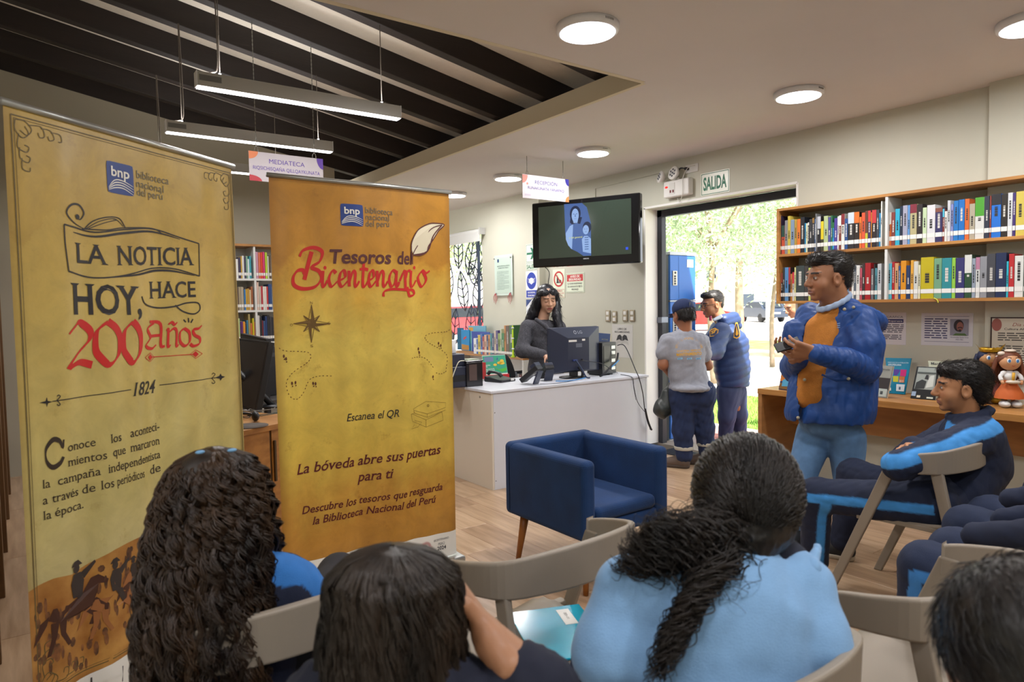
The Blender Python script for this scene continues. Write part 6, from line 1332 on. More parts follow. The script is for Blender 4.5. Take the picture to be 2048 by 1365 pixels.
# ---------- standing man in the blue jacket ----------
t, R0 = person('standing man in blue hooded jacket and orange sweater, holding a phone', tuple(Wp(1655, 1092, 3.95)*[1, 1, 0]))
hc = Wp(1655, 556, 3.84); Fd = -RT*.98-FW*.12; Bh = basis(Fd, .06); nk = Wp(1672, 618, 3.88)
hm, hcol, T = head(hc, Bh, 1.13, skin='9c6a4b', lip='7e4a3e', neck=nk, nr=.066)
Ls, Rs = Wp(1722, 642, 3.74), Wp(1622, 634, 4.0); Le, Re = Wp(1737, 742, 3.68), Wp(1592, 735, 4.0); Lw, Rw = Wp(1630, 707, 3.56), Wp(1588, 712, 3.74)
pel = Wp(1668, 850, 3.92); che = Wp(1668, 690, 3.9); bel = Wp(1655, 775, 3.86)
Lh, Rh = Wp(1692, 876, 3.88), Wp(1630, 868, 3.98); Lk, Rk = Wp(1698, 972, 3.88), Wp(1600, 962, 3.92); La, Ra = Wp(1690, 1070, 4.0), Wp(1612, 1080, 3.98)
b = Field(.04); limb(b, (nk, che, pel), (.06, .09, .10)); limb(b, (Ls, Le, Lw), (.05, .042, .03)); limb(b, (Rs, Re, Rw), (.05, .042, .03)); limb(b, (Lh, Lk, La), (.075, .05, .035)); limb(b, (Rh, Rk, Ra), (.075, .05, .035))
def pv(d): return unit(d)
hm1 = hand(Lw, -RT*.95+FW*.12+UP*.18, UP*.5+FW*.75, -1, 1.12, curl=.55, thumb=.5); hm2 = hand(Rw, -RT*.55-FW*.35+UP*.2, UP*.8-FW*.3, 1, 1.1, curl=.5)
vmesh('body', [b.mesh(.012), hm, hm1, hm2], skinm, t, R0, hcol)
# hair: short, combed up
f = Field(.02); s = 1.13
f.ell(T(0, -.028, .048), np.array((.083, .098, .082))*s, Bh); f.ell(T(0, .045, .098), np.array((.058, .045, .03))*s, Bh); f.ell(T(0, .075, .083), np.array((.04, .025, .018))*s, Bh); f.ell(T(0, -.07, -.01), np.array((.06, .045, .06))*s, Bh)
def hairline(c, B, s, z0=.03, slope=.9, front=.05, ear=True):
    def fn(X, Y, Z):
        x = (X-c[0])*B[0, 0]+(Y-c[1])*B[1, 0]+(Z-c[2])*B[2, 0]; y = (X-c[0])*B[0, 1]+(Y-c[1])*B[1, 1]+(Z-c[2])*B[2, 1]; z = (X-c[0])*B[0, 2]+(Y-c[1])*B[1, 2]+(Z-c[2])*B[2, 2]
        x, y, z = x/s, y/s, z/s
        face = np.minimum(y-.012-.25*np.maximum(z-.04, 0)*0, (front-z)+np.maximum(0, y-.06)*0)   # in front of the ears and below the fringe
        low = -(z+.075+np.maximum(0, -y-.03)*.0)
        earz = .026-np.sqrt((y+.004)**2+(z+.014)**2)
        return np.maximum(np.maximum(face, low), np.where(np.abs(x) > .05, earz, -1))*s
    return fn
f.cut(hairline(hc, Bh, s, front=.062))
hv_ = f.mesh(.004, folds(3, .004, .03)); vmesh('hair', [hv_, fuzz(hv_, hc, Bh, 2600, .034, .0010)], blackhair, t, R0)
# shirt collar
cb = Field(.012); cc = Wp(1672, 606, 3.86)
for k in range(14):
    a0, a1 = k*2*math.pi/14, (k+1)*2*math.pi/14; g = lambda a: T(.072*math.cos(a), -.03+.075*math.sin(a), -.128-.035*math.sin(a)); cb.cone(g(a0), g(a1), .009, .009); cb.cone(g(a0)+UP*.014, g(a1)+UP*.014, .008, .008)
vmesh('shirt_collar', [cb.mesh(.005)], cm('9db0cc', .8), t, R0)
# sweater
f = Field(.05); limb(f, (Wp(1668, 632, 3.87), che, Wp(1660, 790, 3.88)), (.085, .13, .13)); f.cone(Wp(1640, 660, 3.88), Wp(1622, 792, 3.85), .08, .085)
vmesh('sweater', [f.mesh(.010, folds(5, .003, .12))], mat('orange_knit', 'b9762f', .95, noise=.08, nscale=40, bump=.8, bscale=180), t, R0)
# jacket: body, hood, sleeves; opening cut out of the front
f = Field(.05)
limb(f, (Wp(1682, 640, 3.9), Wp(1682, 700, 3.92), Wp(1675, 775, 3.9), Wp(1668, 830, 3.9)), (.135, .18, .185, .20)); f.cone(Wp(1628, 655, 3.96), Wp(1616, 822, 3.90), .09, .125); f.cone(Wp(1712, 665, 3.80), Wp(1704, 812, 3.82), .10, .12)
limb(f, (Ls, Wp(1732, 690, 3.70), Wp(1730, 738, 3.68)), (.082, .088, .08), .03)
slv = Field(.02); limb(slv, (Wp(1730, 738, 3.68), Wp(1690, 722, 3.6), Wp(1634, 708, 3.56)), (.08, .066, .052), .02)
limb(f, (Rs, Re), (.085, .085), .03); limb(f, (Re, Wp(1600, 712, 3.80)), (.085, .06), .02); f.ell(Wp(1582, 672, 3.98), (.05, .05, .09))
fb = unit(-RT*.78-FW*.62); oc = Wp(1628, 700, 3.7)
def openfront(X, Y, Z):
    P = np.stack(np.broadcast_arrays(X, Y, Z), -1); d = P-Wp(1632, 690, 3.9); u = d@unit(RT*.75-FW*.66*-1*-1); f1 = d@fb; z = P[..., 2]
    # slit widening towards the top, screen-aligned edges of the two lapels converted to metres
    px = d@RT; wz = z-CH
    l = np.interp(wz.ravel(), [-.75, -.5, -.45, -.26, -.12, 0, .05], [-.14, -.125, -.12, -.085, -.045, .044, .06]).reshape(wz.shape)
    r_ = np.interp(wz.ravel(), [-.75, -.6, -.5, -.34, -.2, 0, .06], [-.118, -.095, -.07, -.01, .055, .19, .2]).reshape(wz.shape)
    return np.minimum(np.minimum(px-l, r_-px), np.minimum(f1-.02, z-.72))
f.cut(openfront)
f.cut(lambda X, Y, Z: .735-Z-.0*X)
v_, q_ = f.mesh(.007, folds(8, .008, .08, (1, 1, .8)))
vmesh('jacket', [(v_, q_), slv.mesh(.007, folds(8, .007, .05))], nylon, t, R0)
f = Field(.03); 
for k in range(16):
    a0, a1 = math.pi*(-.25+1.5*k/16), math.pi*(-.25+1.5*(k+1)/16); g = lambda a: Wp(1708, 628, 3.90)+RT*.135*math.sin(a-.9)*.9-FW*.12*math.cos(a-.9)+UP*(-.01-.05*math.sin(a-.9)); f.cone(g(a0), g(a1), .042, .042)
f.cone(Wp(1712, 628, 3.95), Wp(1752, 668, 3.95), .06, .035)
vmesh('hood', [f.mesh(.008, folds(9, .006, .05))], nylon, t, R0)
for (x, y, d) in ((1689, 619, 3.71), (1707, 615, 3.72), (1650, 753, 3.645), (1697, 758, 3.60), (1609, 760, 3.76), (1596, 836, 3.75)):
    p = Wp(x, y, d)-R0; MB().ell(tuple(p), (.009, .009, .009), n=6).build('snap_button', cm('a9a18a', .3), t)
q = MB(); P = [tuple(Wp(x, y, 3.625)-R0) for x, y in ((1644, 750), (1672, 762), (1700, 762))]; q.tube(P, .006, 6); q.build('pocket_flap', nylon, t)
for dy in (0, 4, 8): MB().tube([tuple(Wp(1674, 648+dy, 3.66)-R0), tuple(Wp(1680, 647+dy, 3.66)-R0)], .0022, 5).build('chest_logo', cm('8fa8c8'), t)
for w_, dr in ((Lw, (Le-Lw)),): 
    f = Field(.01); f.cone(w_+unit(dr)*.03, w_+unit(dr)*.075, .047, .052); vmesh('cuff', [f.mesh(.006)], nylon, t, R0)
f = Field(.012); limb(f, (Lh, Lk, Wp(1690, 1062, 4.0)), (.105, .078, .066)); limb(f, (Rh, Rk, Wp(1602, 1072, 3.98)), (.105, .08, .066)); f.cone(Wp(1668, 836, 3.9), Wp(1645, 836, 3.92), .14, .13)
vmesh('jeans', [f.mesh(.010, folds(11, .005, .12, (1, 1, .5)))], denim, t, R0)
zf = lambda p, z=0: np.array((p[0], p[1], z))
shoe(t, R0, zf(La), zf(La)-RT*.14-FW*.14, '17171a', '17171a', 1.1); shoe(t, R0, zf(Ra), zf(Ra)-RT*.14-FW*.14, '17171a', '17171a', 1.1)
# phone
ph = thing('phone', 'black phone held in both hands by the man in the blue jacket', 'phone', tuple(Wp(1575, 690, 3.60)))
bx_ = np.stack([unit(RT*.95+UP*.28), unit(FW), UP], 1); Rm = Matrix([list(unit(RT+UP*.33)), list(unit(FW*.8+UP*.6)), list(unit(np.cross(unit(RT+UP*.33), unit(FW*.8+UP*.6))))]).transposed()
MB().box((0, 0, 0), (.135, .07, .010), Rm).build('case', cm('17171b', .35), ph, bevel=.004, seg=3); MB().box(Rm @ Vector((.03, 0, -.0055)), (.025, .012, .001), Rm).build('camera_window', cm('8a8a90'), ph)

# ---------- seated boy in profile ----------
t, R0 = person('seated boy in navy tracksuit with light blue stripes, arms folded, by the desk', tuple(Wp(1880, 1100, 3.1)*[1, 1, 0]))
hc = Wp(1922, 775, 3.18); Bh = basis(-RT*.93+FW*.34, .02); nk = Wp(1930, 850, 3.2)
hm, hcol, T = head(hc, Bh, 1.0, skin='b57f58', lip='8f5648', neck=nk, nr=.052)
Ls, Rs = Wp(1945, 880, 3.03), Wp(1905, 868, 3.42); Le, Re = Wp(1796, 932, 2.93), Wp(1812, 918, 3.35); Lw, Rw = Wp(1850, 905, 3.12), Wp(1825, 893, 3.05)
pel = Wp(1895, 1005, 3.13); che = Wp(1935, 925, 3.16)
Lh, Rh = Wp(1862, 1010, 3.0), Wp(1860, 1000, 3.25); Lk, Rk = Wp(1632, 990, 3.28), Wp(1708, 950, 3.68); La, Ra = Wp(1628, 1132, 3.38), Wp(1686, 1092, 3.72)
b = Field(.04); limb(b, (nk, che, pel), (.06, .10, .11)); limb(b, (Ls, Le, Lw), (.04, .035, .025)); limb(b, (Rs, Re, Rw), (.04, .035, .025)); limb(b, (Lh, Lk, La), (.06, .045, .03)); limb(b, (Rh, Rk, Ra), (.06, .045, .03))
hd1 = hand(Rw, -RT*.2-FW*.5+UP*.1, -UP, 1, .9, curl=.3)
vmesh('body', [b.mesh(.012), hm, hd1], skinm, t, R0, hcol)
f = Field(.02); s = 1.0; f.ell(T(0, -.026, .042), np.array((.084, .101, .086))*s, Bh); f.ell(T(0, .045, .085), np.array((.062, .05, .034))*s, Bh); f.ell(T(0, -.065, -.02), np.array((.064, .05, .06))*s, Bh)
f.cut(hairline(hc, Bh, s, front=.042)); hv_ = f.mesh(.004, folds(13, .003, .03)); vmesh('hair', [hv_, fuzz(hv_, hc, Bh, 3000, .03, .0009, down=.6)], blackhair, t, R0)
navy, stripe = C('18223c'), C('3f8fd6')
def seg_d(P, a, b):
    d = b-a; t_ = np.clip(((P-a)@d)/(d@d), 0, 1); return P-(a+t_[:, None]*d), t_
f = Field(.045); limb(f, (Wp(1935, 872, 3.2), che, Wp(1915, 970, 3.14), pel), (.115, .15, .15, .145)); f.cone(Wp(1950, 880, 3.1), Wp(1960, 930, 3.15), .12, .12)
limb(f, (Ls, Wp(1880, 905, 2.97), Le), (.085, .075, .062), .03); limb(f, (Le, Lw), (.06, .045), .02); limb(f, (Rs, Re, Rw), (.08, .062, .045), .03)
for k in range(10):
    a0, a1 = k*2*math.pi/10, (k+1)*2*math.pi/10; g = lambda a: T(.072*math.cos(a), -.035+.078*math.sin(a), -.125-.02*math.sin(a)); f.cone(g(a0), g(a1), .018, .018, .012)
def jc(P):
    o = np.tile(navy, (len(P), 1)); side = unit(-FW*.55+UP*.83)
    for a, b_ in ((Wp(1958, 848, 3.12), Wp(1930, 868, 3.0)), (Wp(1930, 868, 3.0), Wp(1870, 898, 2.93)), (Wp(1870, 898, 2.93), Wp(1800, 925, 2.87)), (Wp(1800, 925, 2.87), Wp(1780, 930, 2.87))):
        r, t_ = seg_d(P, a, b_); ax_ = unit(b_-a); lat = np.cross(ax_, -FW); lat = unit(lat); w = np.abs(r@lat); dep = np.abs(r@FW); m_ = np.clip((.027-w)/.006+.5, 0, 1)*(dep < .09)*(np.abs(r@ax_) < .012); o = o*(1-m_[:, None])+stripe*m_[:, None]
    return o
vmesh('track_jacket', [f.mesh(.0055, folds(15, .005, .08))], clothA, t, R0, jc)
f = Field(.04); limb(f, (Lh, Lk, Wp(1630, 1122, 3.38)), (.105, .075, .062)); limb(f, (Rh, Rk, Wp(1688, 1080, 3.72)), (.105, .08, .07)); f.cone(pel, Wp(1880, 1000, 3.1), .135, .13)
def tc_(P):
    o = np.tile(navy, (len(P), 1))
    for a, b_, up_ in ((Lh, Lk, UP), (Lk, Wp(1628, 1132, 3.38), -RT)):
        r, t_ = seg_d(P, a, b_); ax_ = unit(b_-a); lat = unit(np.cross(ax_, FW)); w = (r@lat); m_ = np.clip((.021-np.abs(w))/.006+.5, 0, 1)*((r@FW) < 0)*(np.linalg.norm(r, axis=1) < .13)*(np.abs(r@ax_) < .02); o = o*(1-m_[:, None])+stripe*m_[:, None]
    return o
vmesh('track_trousers', [f.mesh(.007, folds(16, .005, .09))], clothA, t, R0, tc_)
for A in (La, Ra):
    h_ = zf(A)+RT*.02; o = shoe(t, R0, h_, h_-RT*.17+FW*.12, '202125', 'b5aa98', 1.0, 'sneaker')

# ---------- receptionist ----------
t, R0 = person('woman with long black hair and grey coat behind the reception counter', (4.2, 5.2, 0))
D = 6.7; hc = Wp(1094, 598, D); Bh = basis(-FW*.93+RT*.22, .30, -.06); nk = Wp(1086, 640, D+.03)
hm, hcol, T = head(hc, Bh, 1.12, skin='c99a7e', lip='963f40', neck=nk, lids=True, fem=True, nr=.046, res=.0036)
Ls, Rs = Wp(1118, 655, D+.05), Wp(1054, 656, D-.02); Le, Re = Wp(1130, 708, D-.05), Wp(1044, 702, D-.12); Lw, Rw = Wp(1110, 722, D-.25), Wp(1092, 714, D-.3)
pel = np.array((4.2, 5.24, .92)); che = Wp(1086, 680, D+.03)
b = Field(.04); limb(b, (nk, che, pel), (.05, .09, .12)); limb(b, (Ls, Le, Lw), (.035, .03, .024)); limb(b, (Rs, Re, Rw), (.035, .03, .024)); 
for s_ in (-.09, .09): limb(b, (pel+RT*s_, pel+RT*s_*.9-UP*.45, pel+RT*s_-UP*.86), (.08, .055, .035))
h1 = hand(Rw, RT*.5-FW*.6-UP*.2, -UP, 1, .85, curl=.35); h2 = hand(Lw, -RT*.5-FW*.6-UP*.2, -UP, -1, .85, curl=.35)
vmesh('body', [b.mesh(.014), hm, h1, h2], skinm, t, R0, hcol)
f = Field(.05); limb(f, (Wp(1086, 655, D+.03), che, Wp(1084, 740, D+.03), np.array((4.2, 5.24, .72))), (.08, .13, .13, .17)); limb(f, (Rs, Re, Wp(1084, 710, D-.27)), (.07, .066, .052), .03); limb(f, (Ls, Le, Wp(1120, 718, D-.2)), (.066, .06, .05), .03)
f.cone(Wp(1060, 654, D), Wp(1114, 654, D), .06, .06); f.ell(Wp(1096, 636, D-.12), (.07, .07, .1), k=.02, sub=True)
vmesh('coat', [f.mesh(.009, folds(20, .004, .08))], mat('grey_wool', '4b4b52', .95, noise=.35, nscale=90, bump=1.2, bscale=200), t, R0)
f = Field(.02); 
for P_a, P_b, w_ in (((1073, 640), (1090, 652), .02), ((1090, 652), (1108, 672), .022)): f.cone(Wp(*P_a, D-.13), Wp(*P_b, D-.13), w_, w_)
vmesh('lapel', [f.mesh(.008)], mat('grey_wool', ''), t, R0)
f = Field(.02); limb(f, [pel-UP*.2, pel-UP*.5, pel-UP*.84], (.16, .13, .12)); vmesh('trousers', [f.mesh(.014)], cm('1d1f28', .9), t, R0)
for s_ in (-.08, .08): shoe(t, R0, zf(pel+RT*s_), zf(pel+RT*s_)-FW*.2, '1a1a1c', '1a1a1c', .95)
f = Field(.02); s = 1.12; f.ell(T(0, -.032, .036), np.array((.086, .096, .092))*s, Bh); f.cut(hairline(hc, Bh, s, front=.048)); hh = f.mesh(.005)
f = Field(.012)
for x_ in (-1, 1): f.ell(T(x_*.036, .030, .066), (.054, .060, .040), Bh); f.cone(T(x_*.070, .04, .045), T(x_*.080, .03, -.03), .022, .024)
f.cut(hairline(hc, Bh, s, front=.045)); f.cone(T(-.078, .012, .02), T(-.086, .0, -.06), .03, .03); f.cone(T(.078, .012, .02), T(.086, .0, -.06), .03, .03)
limb(f, (T(-.072, .01, .05), T(-.088, .0, -.02), Wp(1113, 632, D-.05), Wp(1120, 665, D-.1)), (.026, .034, .045, .032)); limb(f, (T(.07, .0, .05), T(.088, -.02, -.02), Wp(1066, 626, D+.03), Wp(1054, 646, D+.03)), (.026, .04, .05, .03)); f.cone(T(0, -.08, 0), Wp(1080, 650, D+.1), .07, .08)
hh2 = f.mesh(.006, lambda P: .0025*np.sin((P@RT)*420)); fz = fuzz(hh2, hc, Bh, 1400, .09, .0016, down=3, out=.02)
vmesh('hair', [hh, hh2, fz], hairmat('hair_blueblack', '131318', '22212b', .35), t, R0)

# ---------- maintenance worker, seen from behind ----------
t, R0 = person('worker in navy cap and grey T-shirt seen from behind in the doorway', (4.64, 3.86, 0))
D = 5.85; hc = Wp(1366, 629, D+.02); Fm = FW*.9-RT*.35; Bh = basis(Fm, .28); nk = Wp(1370, 668, D)
hm, hcol, T = head(hc, Bh, 1.0, skin='9a6448', neck=nk, nr=.052, res=.004)
Ls, Rs = Wp(1335, 684, D), Wp(1402, 684, D+.02); Le, Re = Wp(1326, 730, D+.0), Wp(1416, 732, D+.1); Lw, Rw = Wp(1346, 757, D+.22), Wp(1400, 740, D+.3)
pel = Wp(1382, 800, D); che = Wp(1370, 705, D)
Lh, Rh = Wp(1366, 805, D), Wp(1402, 803, D+.02); Lk, Rk = Wp(1366, 862, D), Wp(1408, 856, D+.05); La, Ra = np.array((*(Wp(1368, 925, D)[:2]), .09)), np.array((*(Wp(1415, 910, D+.08)[:2]), .09))
b = Field(.04); limb(b, (nk, che, pel), (.05, .10, .08)); limb(b, (Ls, Le, Lw), (.042, .038, .026)); limb(b, (Rs, Re, Rw), (.042, .036, .026)); limb(b, (Lh, Lk, La), (.07, .05, .035)); limb(b, (Rh, Rk, Ra), (.07, .05, .035))
h1 = hand(Lw, -UP*.9+FW*.2, RT, 1, .95, curl=.9)
vmesh('body', [b.mesh(.012), hm, h1], skinm, t, R0, hcol)
f = Field(.02); f.ell(T(0, -.03, .0), np.array((.082, .088, .075)), Bh); f.ell(T(0, -.07, -.045), np.array((.066, .04, .045)), Bh); f.cut(hairline(hc, Bh, 1, front=.03)); hv_ = f.mesh(.005); vmesh('hair', [hv_, fuzz(hv_, hc, Bh, 900, .04, .0015, down=1)], blackhair, t, R0)
f = Field(.012); f.ell(T(0, -.016, .05), np.array((.089, .104, .082)), Bh); f.cone(T(-.05, .11, .035), T(.05, .11, .035), .02, .02, flat=(Bh[:, 2], .3)); f.cone(T(0, .09, .035), T(0, .15, .028), .05, .04, flat=(Bh[:, 2], .15)); cz = hc+Bh[:, 2]*.018
f.cut(lambda X, Y, Z: -((X-cz[0])*Bh[0, 2]+(Y-cz[1])*Bh[1, 2]+(Z-cz[2])*Bh[2, 2])); vmesh('cap', [f.mesh(.005)], mat('cap_navy', '1b2a52', .85, bump=.3, bscale=300), t, R0)
MB().ell(tuple(T(0, -.012, .133)-R0), (.008, .008, .005), n=6).build('cap_button', cm('1b2a52'), t); MB().box(tuple(T(.0, -.118, .045)-R0), (.02, .004, .05)).build('cap_strap', cm('14203f'), t)
f = Field(.05); limb(f, (Wp(1370, 676, D), che, Wp(1374, 745, D), Wp(1381, 768, D)), (.09, .155, .15, .16), flat=(FW, .72)); f.cone(Wp(1342, 684, D), Wp(1396, 684, D), .075, .075); f.cone(Ls, Wp(1327, 706, D), .072, .068, .02); f.cone(Rs, Wp(1408, 710, D+.05), .072, .066, .02)
f.ell(Wp(1380, 775, D), (.18, .18, .05), k=.03); f.cut(lambda X, Y, Z: (Wp(1380, 781, D)[2])-Z)
f.ell(T(0, -.02, -.115), np.array((.055, .055, .03)), Bh, .02, True)
vmesh('tshirt', [f.mesh(.007, folds(25, .006, .09))], mat('tshirt_grey', '9598a3', .9, noise=.05, nscale=60, bump=.3, bscale=400), t, R0)
# printed back of the T-shirt
q = MB(); q2 = MB(); bc = Wp(1385, 704, 5.6)-R0
tz = lambda x, y, d=5.648: Vector(tuple(Wp(x, y, d)-R0))
def flatprint(q, txt, x0, y0, x1, y1, hpx, d, off=.02):
    a = Wp(x0, y0, d); b_ = Wp(x1, y1, d); u = b_-a; L = np.linalg.norm(u); u = u/L; h = hpx*d/FPX; text(q, txt, lambda s_, v: Vector(tuple(a+u*s_+UP*v-R0)), 0, 0, h, w=L, off=off)
flatprint(q, 'MANTENIMIENTO', 1353, 713, 1403, 710, 6, 5.655, .03); flatprint(q, 'SODETSEDA / SERVICIOS', 1354, 705, 1402, 702, 3.5, 5.655, .02)
arc = 'SOCIEDAD APOSTOL SANTIAGO'
for i, ch in enumerate(arc):
    if ch == ' ': continue
    a = math.pi*(1.0-.06-(.88)*i/(len(arc)-1)); cx, cy = 1378, 700; px_, py_ = cx+24*math.cos(a), cy-21*math.sin(a); tx_, ty_ = math.sin(a), math.cos(a)*.9
    vs, fs_, x0, x1 = glyphs(ch, 0, .02, 0); pc_ = Wp(px_, py_, 5.628); uu = unit(RT*tx_-UP*-ty_*-1*-1 if 0 else RT*math.sin(a)+UP*math.cos(a)); ww = unit(-RT*-math.cos(a)*1+UP*math.sin(a)); sc = .0165/.682
    q.add([tuple(pc_-R0+uu*(vx-(x0+x1)/2)*sc*.8+ww*vy*sc) for vx, vy in vs], fs_)
q.build('back_lettering', mat('print_gold', 'd6a21c', .6), t)
for x in (1355, 1374, 1392): q2.quad(tz(x, 720, 5.652), tz(x+10, 719, 5.652), tz(x+10, 715.5, 5.652), tz(x, 716.5, 5.652))
q2.build('back_badge', cm('8fc4e0'), t); q3 = MB()
for x in (1355, 1374, 1392): flatprint(q3, 'ISO', x+1.5, 719.3, x+8, 718.8, 2.2, 5.645)
q3.build('badge_lettering', cm('24508c'), t)
wk = mat('work_navy', '1d2c50', .9, noise=.12, nscale=20, bump=.4, bscale=300)
f = Field(.04); f.cone(Wp(1370, 790, D), Wp(1400, 788, D), .14, .14, flat=(FW, .85)); limb(f, (Lh, Lk, Wp(1368, 912, D)), (.105, .085, .07)); limb(f, (Rh, Rk, Wp(1414, 902, D+.06)), (.105, .085, .07))
vmesh('work_trousers', [f.mesh(.008, folds(26, .008, .1, (1, 1, .8)))], wk, t, R0)
for (a, b_, r_) in ((Wp(1367, 893, D), Wp(1368, 898, D), .080), (Wp(1413, 885, D+.06), Wp(1413, 890, D+.06), .082)):
    f = Field(.005); f.cone(a, b_, r_, r_); za, zb_ = a[2], b_[2]; f.cut(lambda X, Y, Z, za=za, zb_=zb_: np.maximum(Z-za-.004, zb_-.006-Z)); vmesh('reflective_band', [f.mesh(.006)], cm('b5b2a6', .4), t, R0)
for A in (La, Ra): shoe(t, R0, zf(A)-FW*.0+RT*.0, zf(A)+FW*.08-RT*.17, '5a4a40', '463a32', 1.15, 'boot')
bg_ = thing('plastic_bag', 'black plastic bag hanging from the hand of the worker in the doorway', 'bag', tuple(Wp(1330, 835, D+.1)))
f = Field(.03); f.cone(Wp(1343, 763, D+.2), Wp(1336, 790, D+.12), .012, .05); f.cone(Wp(1336, 790, D+.12), Wp(1327, 818, D+.1), .055, .085); f.ell(Wp(1322, 820, D+.1), (.085, .06, .06))
def bagf(P): return .006*np.sin(60*((P@RT)+.35*(P[:, 2])))*np.clip((Wp(1330, 835, D)[2]+.3-P[:, 2])*6, 0, 1)
vmesh('bag', [f.mesh(.006, bagf)], mat('bag_black', '2f3433', .35, bump=.4, bscale=80), bg_, np.array(bg_.location))

# ---------- security guard ----------
t, R0 = person('guard in glasses and quilted navy jacket with yellow badges, outside the door', (6.08, 4.55, -.13))
D = 7.1; hc = Wp(1424, 609, D); Fg = -RT*.93-FW*.25; Bh = basis(Fg, .22); nk = Wp(1446, 646, D)
hm, hcol, T = head(hc, Bh, 1.14, skin='a06a4c', neck=nk, nr=.06, res=.0036)
Ls, Rs = Wp(1442, 664, D-.16), Wp(1438, 658, D+.2); Le, Re = Wp(1430, 702, D-.26), Wp(1412, 700, D+.15); Lw, Rw = Wp(1402, 712, D-.38), Wp(1392, 705, D-.05)
pel = Wp(1463, 778, D); che = Wp(1460, 690, D)
zg = lambda p: np.array((p[0], p[1], -.13))
La, Ra = zg(Wp(1450, 893, D+.1))+UP*.09, zg(Wp(1480, 885, D+.2))+UP*.09
b = Field(.04); limb(b, (nk, che, pel), (.06, .11, .08)); limb(b, (Ls, Le, Lw), (.04, .036, .026)); limb(b, (Rs, Re, Rw), (.04, .036, .026)); limb(b, (pel, Wp(1455, 830, D), La), (.08, .055, .035)); limb(b, (pel, Wp(1478, 828, D+.1), Ra), (.08, .055, .035))
h1 = hand(Lw, -RT*.8+FW*.3, -UP, 1, 1, curl=.4)
vmesh('body', [b.mesh(.012), hm, h1], skinm, t, R0, hcol)
f = Field(.02); s = 1.14; f.ell(T(0, -.025, .046), np.array((.080, .095, .080))*s, Bh); f.ell(T(0, .05, .092), np.array((.055, .045, .028))*s, Bh); f.ell(T(0, -.07, -.01), np.array((.055, .04, .05))*s, Bh); f.cut(hairline(hc, Bh, s, front=.06)); hv_ = f.mesh(.005); vmesh('hair', [hv_, fuzz(hv_, hc, Bh, 900, .03, .0015)], blackhair, t, R0)
q = MB()
for x in (-1, 1):
    q.tube([tuple(T(x*.031+.024*math.cos(a), .108, .0+.017*math.sin(a))-R0) for a in [k*.4488 for k in range(14)]], .0022, 5, closed=True); q.tube([tuple(T(x*.055, .106, .006)-R0), tuple(T(x*.082, .0, .004)-R0)], .002, 5)
q.build('glasses', cm('3a3230', .3), t)
f = Field(.045); limb(f, (Wp(1450, 664, D), che, Wp(1464, 735, D), Wp(1466, 762, D)), (.12, .18, .175, .165)); limb(f, (Ls, Le, Lw+(Le-Lw)*.15), (.10, .09, .065), .03); limb(f, (Rs, Re, Rw+(Re-Rw)*.15), (.09, .085, .065), .03); f.cut(lambda X, Y, Z: Wp(1466, 772, D)[2]-Z)
ax2 = unit(UP*.9-RT*.25)
def quilt(P): return .007*(np.abs(np.sin((P@ax2)*math.pi/.075+.35*np.sin((P@RT)*9)))-.5)*-1
vmesh('quilted_jacket', [f.mesh(.008, quilt)], mat('nylon_navy', '1f3562', .5, noise=.1, nscale=12, bump=.5, bscale=60), t, R0)
f = Field(.03); f.cone(Wp(1447, 642, D-.05), Wp(1466, 640, D+.03), .075, .075); f.cone(Wp(1466, 636, D+.03), Wp(1474, 652, D+.05), .06, .05); f.ell(T(0, .03, -.06), np.array((.09, .1, .12)), Bh, .02, True); vmesh('hood', [f.mesh(.008, quilt)], mat('nylon_navy', ''), t, R0)
f = Field(.02); f.cone(Wp(1441, 634, D-.1), Wp(1428, 640, D-.12), .022, .015); vmesh('shirt_collar', [f.mesh(.006)], cm('c3cede'), t, R0)
MB().box(tuple(Wp(1421, 637, D-.12)-R0), (.02, .02, .05)).build('tie', cm('9a2c4c'), t)
def badge(nm, pts, c, d): q = MB(); q.add([tuple(Wp(x, y, d)-R0) for x, y in pts], [tuple(range(len(pts)))]); return q.build(nm, c, t)
gold = mat('badge_gold', 'd39b2c', .6); dn = cm('1a2748')
O_ = [(1419, 663), (1422, 659), (1430, 656), (1437, 660), (1436, 667), (1429, 673), (1420, 674)]; I_ = [(1420.5, 664), (1423, 660.5), (1430, 658), (1435.4, 661), (1434.4, 666.5), (1428.5, 671.5), (1421, 672.3)]
badge('sleeve_badge', O_, gold, D-.268); badge('badge_field', I_, dn, D-.272)
q = MB(); flatprint(q, 'SP', 1422.5, 669, 1433, 664, 6, D-.277, .03); q.build('badge_lettering', gold, t)
O_ = [(1471, 645.5), (1475, 645), (1480, 665), (1480, 674), (1474, 678), (1467, 676), (1468, 662)]; I_ = [(1472, 648), (1474.6, 648), (1478.5, 665), (1478.3, 672.5), (1473.8, 675.5), (1469, 674), (1469.6, 662)]
badge('back_badge', O_, gold, D-.21); badge('badge_field', I_, dn, D-.216); badge('badge_bird', [(1472.5, 652), (1475, 660), (1477, 668), (1474, 672), (1471, 670), (1472, 662)], gold, D-.222)
f = Field(.04); limb(f, (Wp(1458, 782, D), Wp(1454, 832, D), La), (.13, .085, .068)); limb(f, (Wp(1470, 782, D+.08), Wp(1478, 830, D+.12), Ra), (.12, .082, .068)); vmesh('trousers', [f.mesh(.008, folds(33, .006, .1, (1, 1, .5)))], mat('trouser_navy', '2b3558', .8, bump=.3, bscale=300), t, R0)
for A in (La, Ra): shoe(t, R0, zg(A), zg(A)-RT*.22, '17181d', '17181d', 1.15)

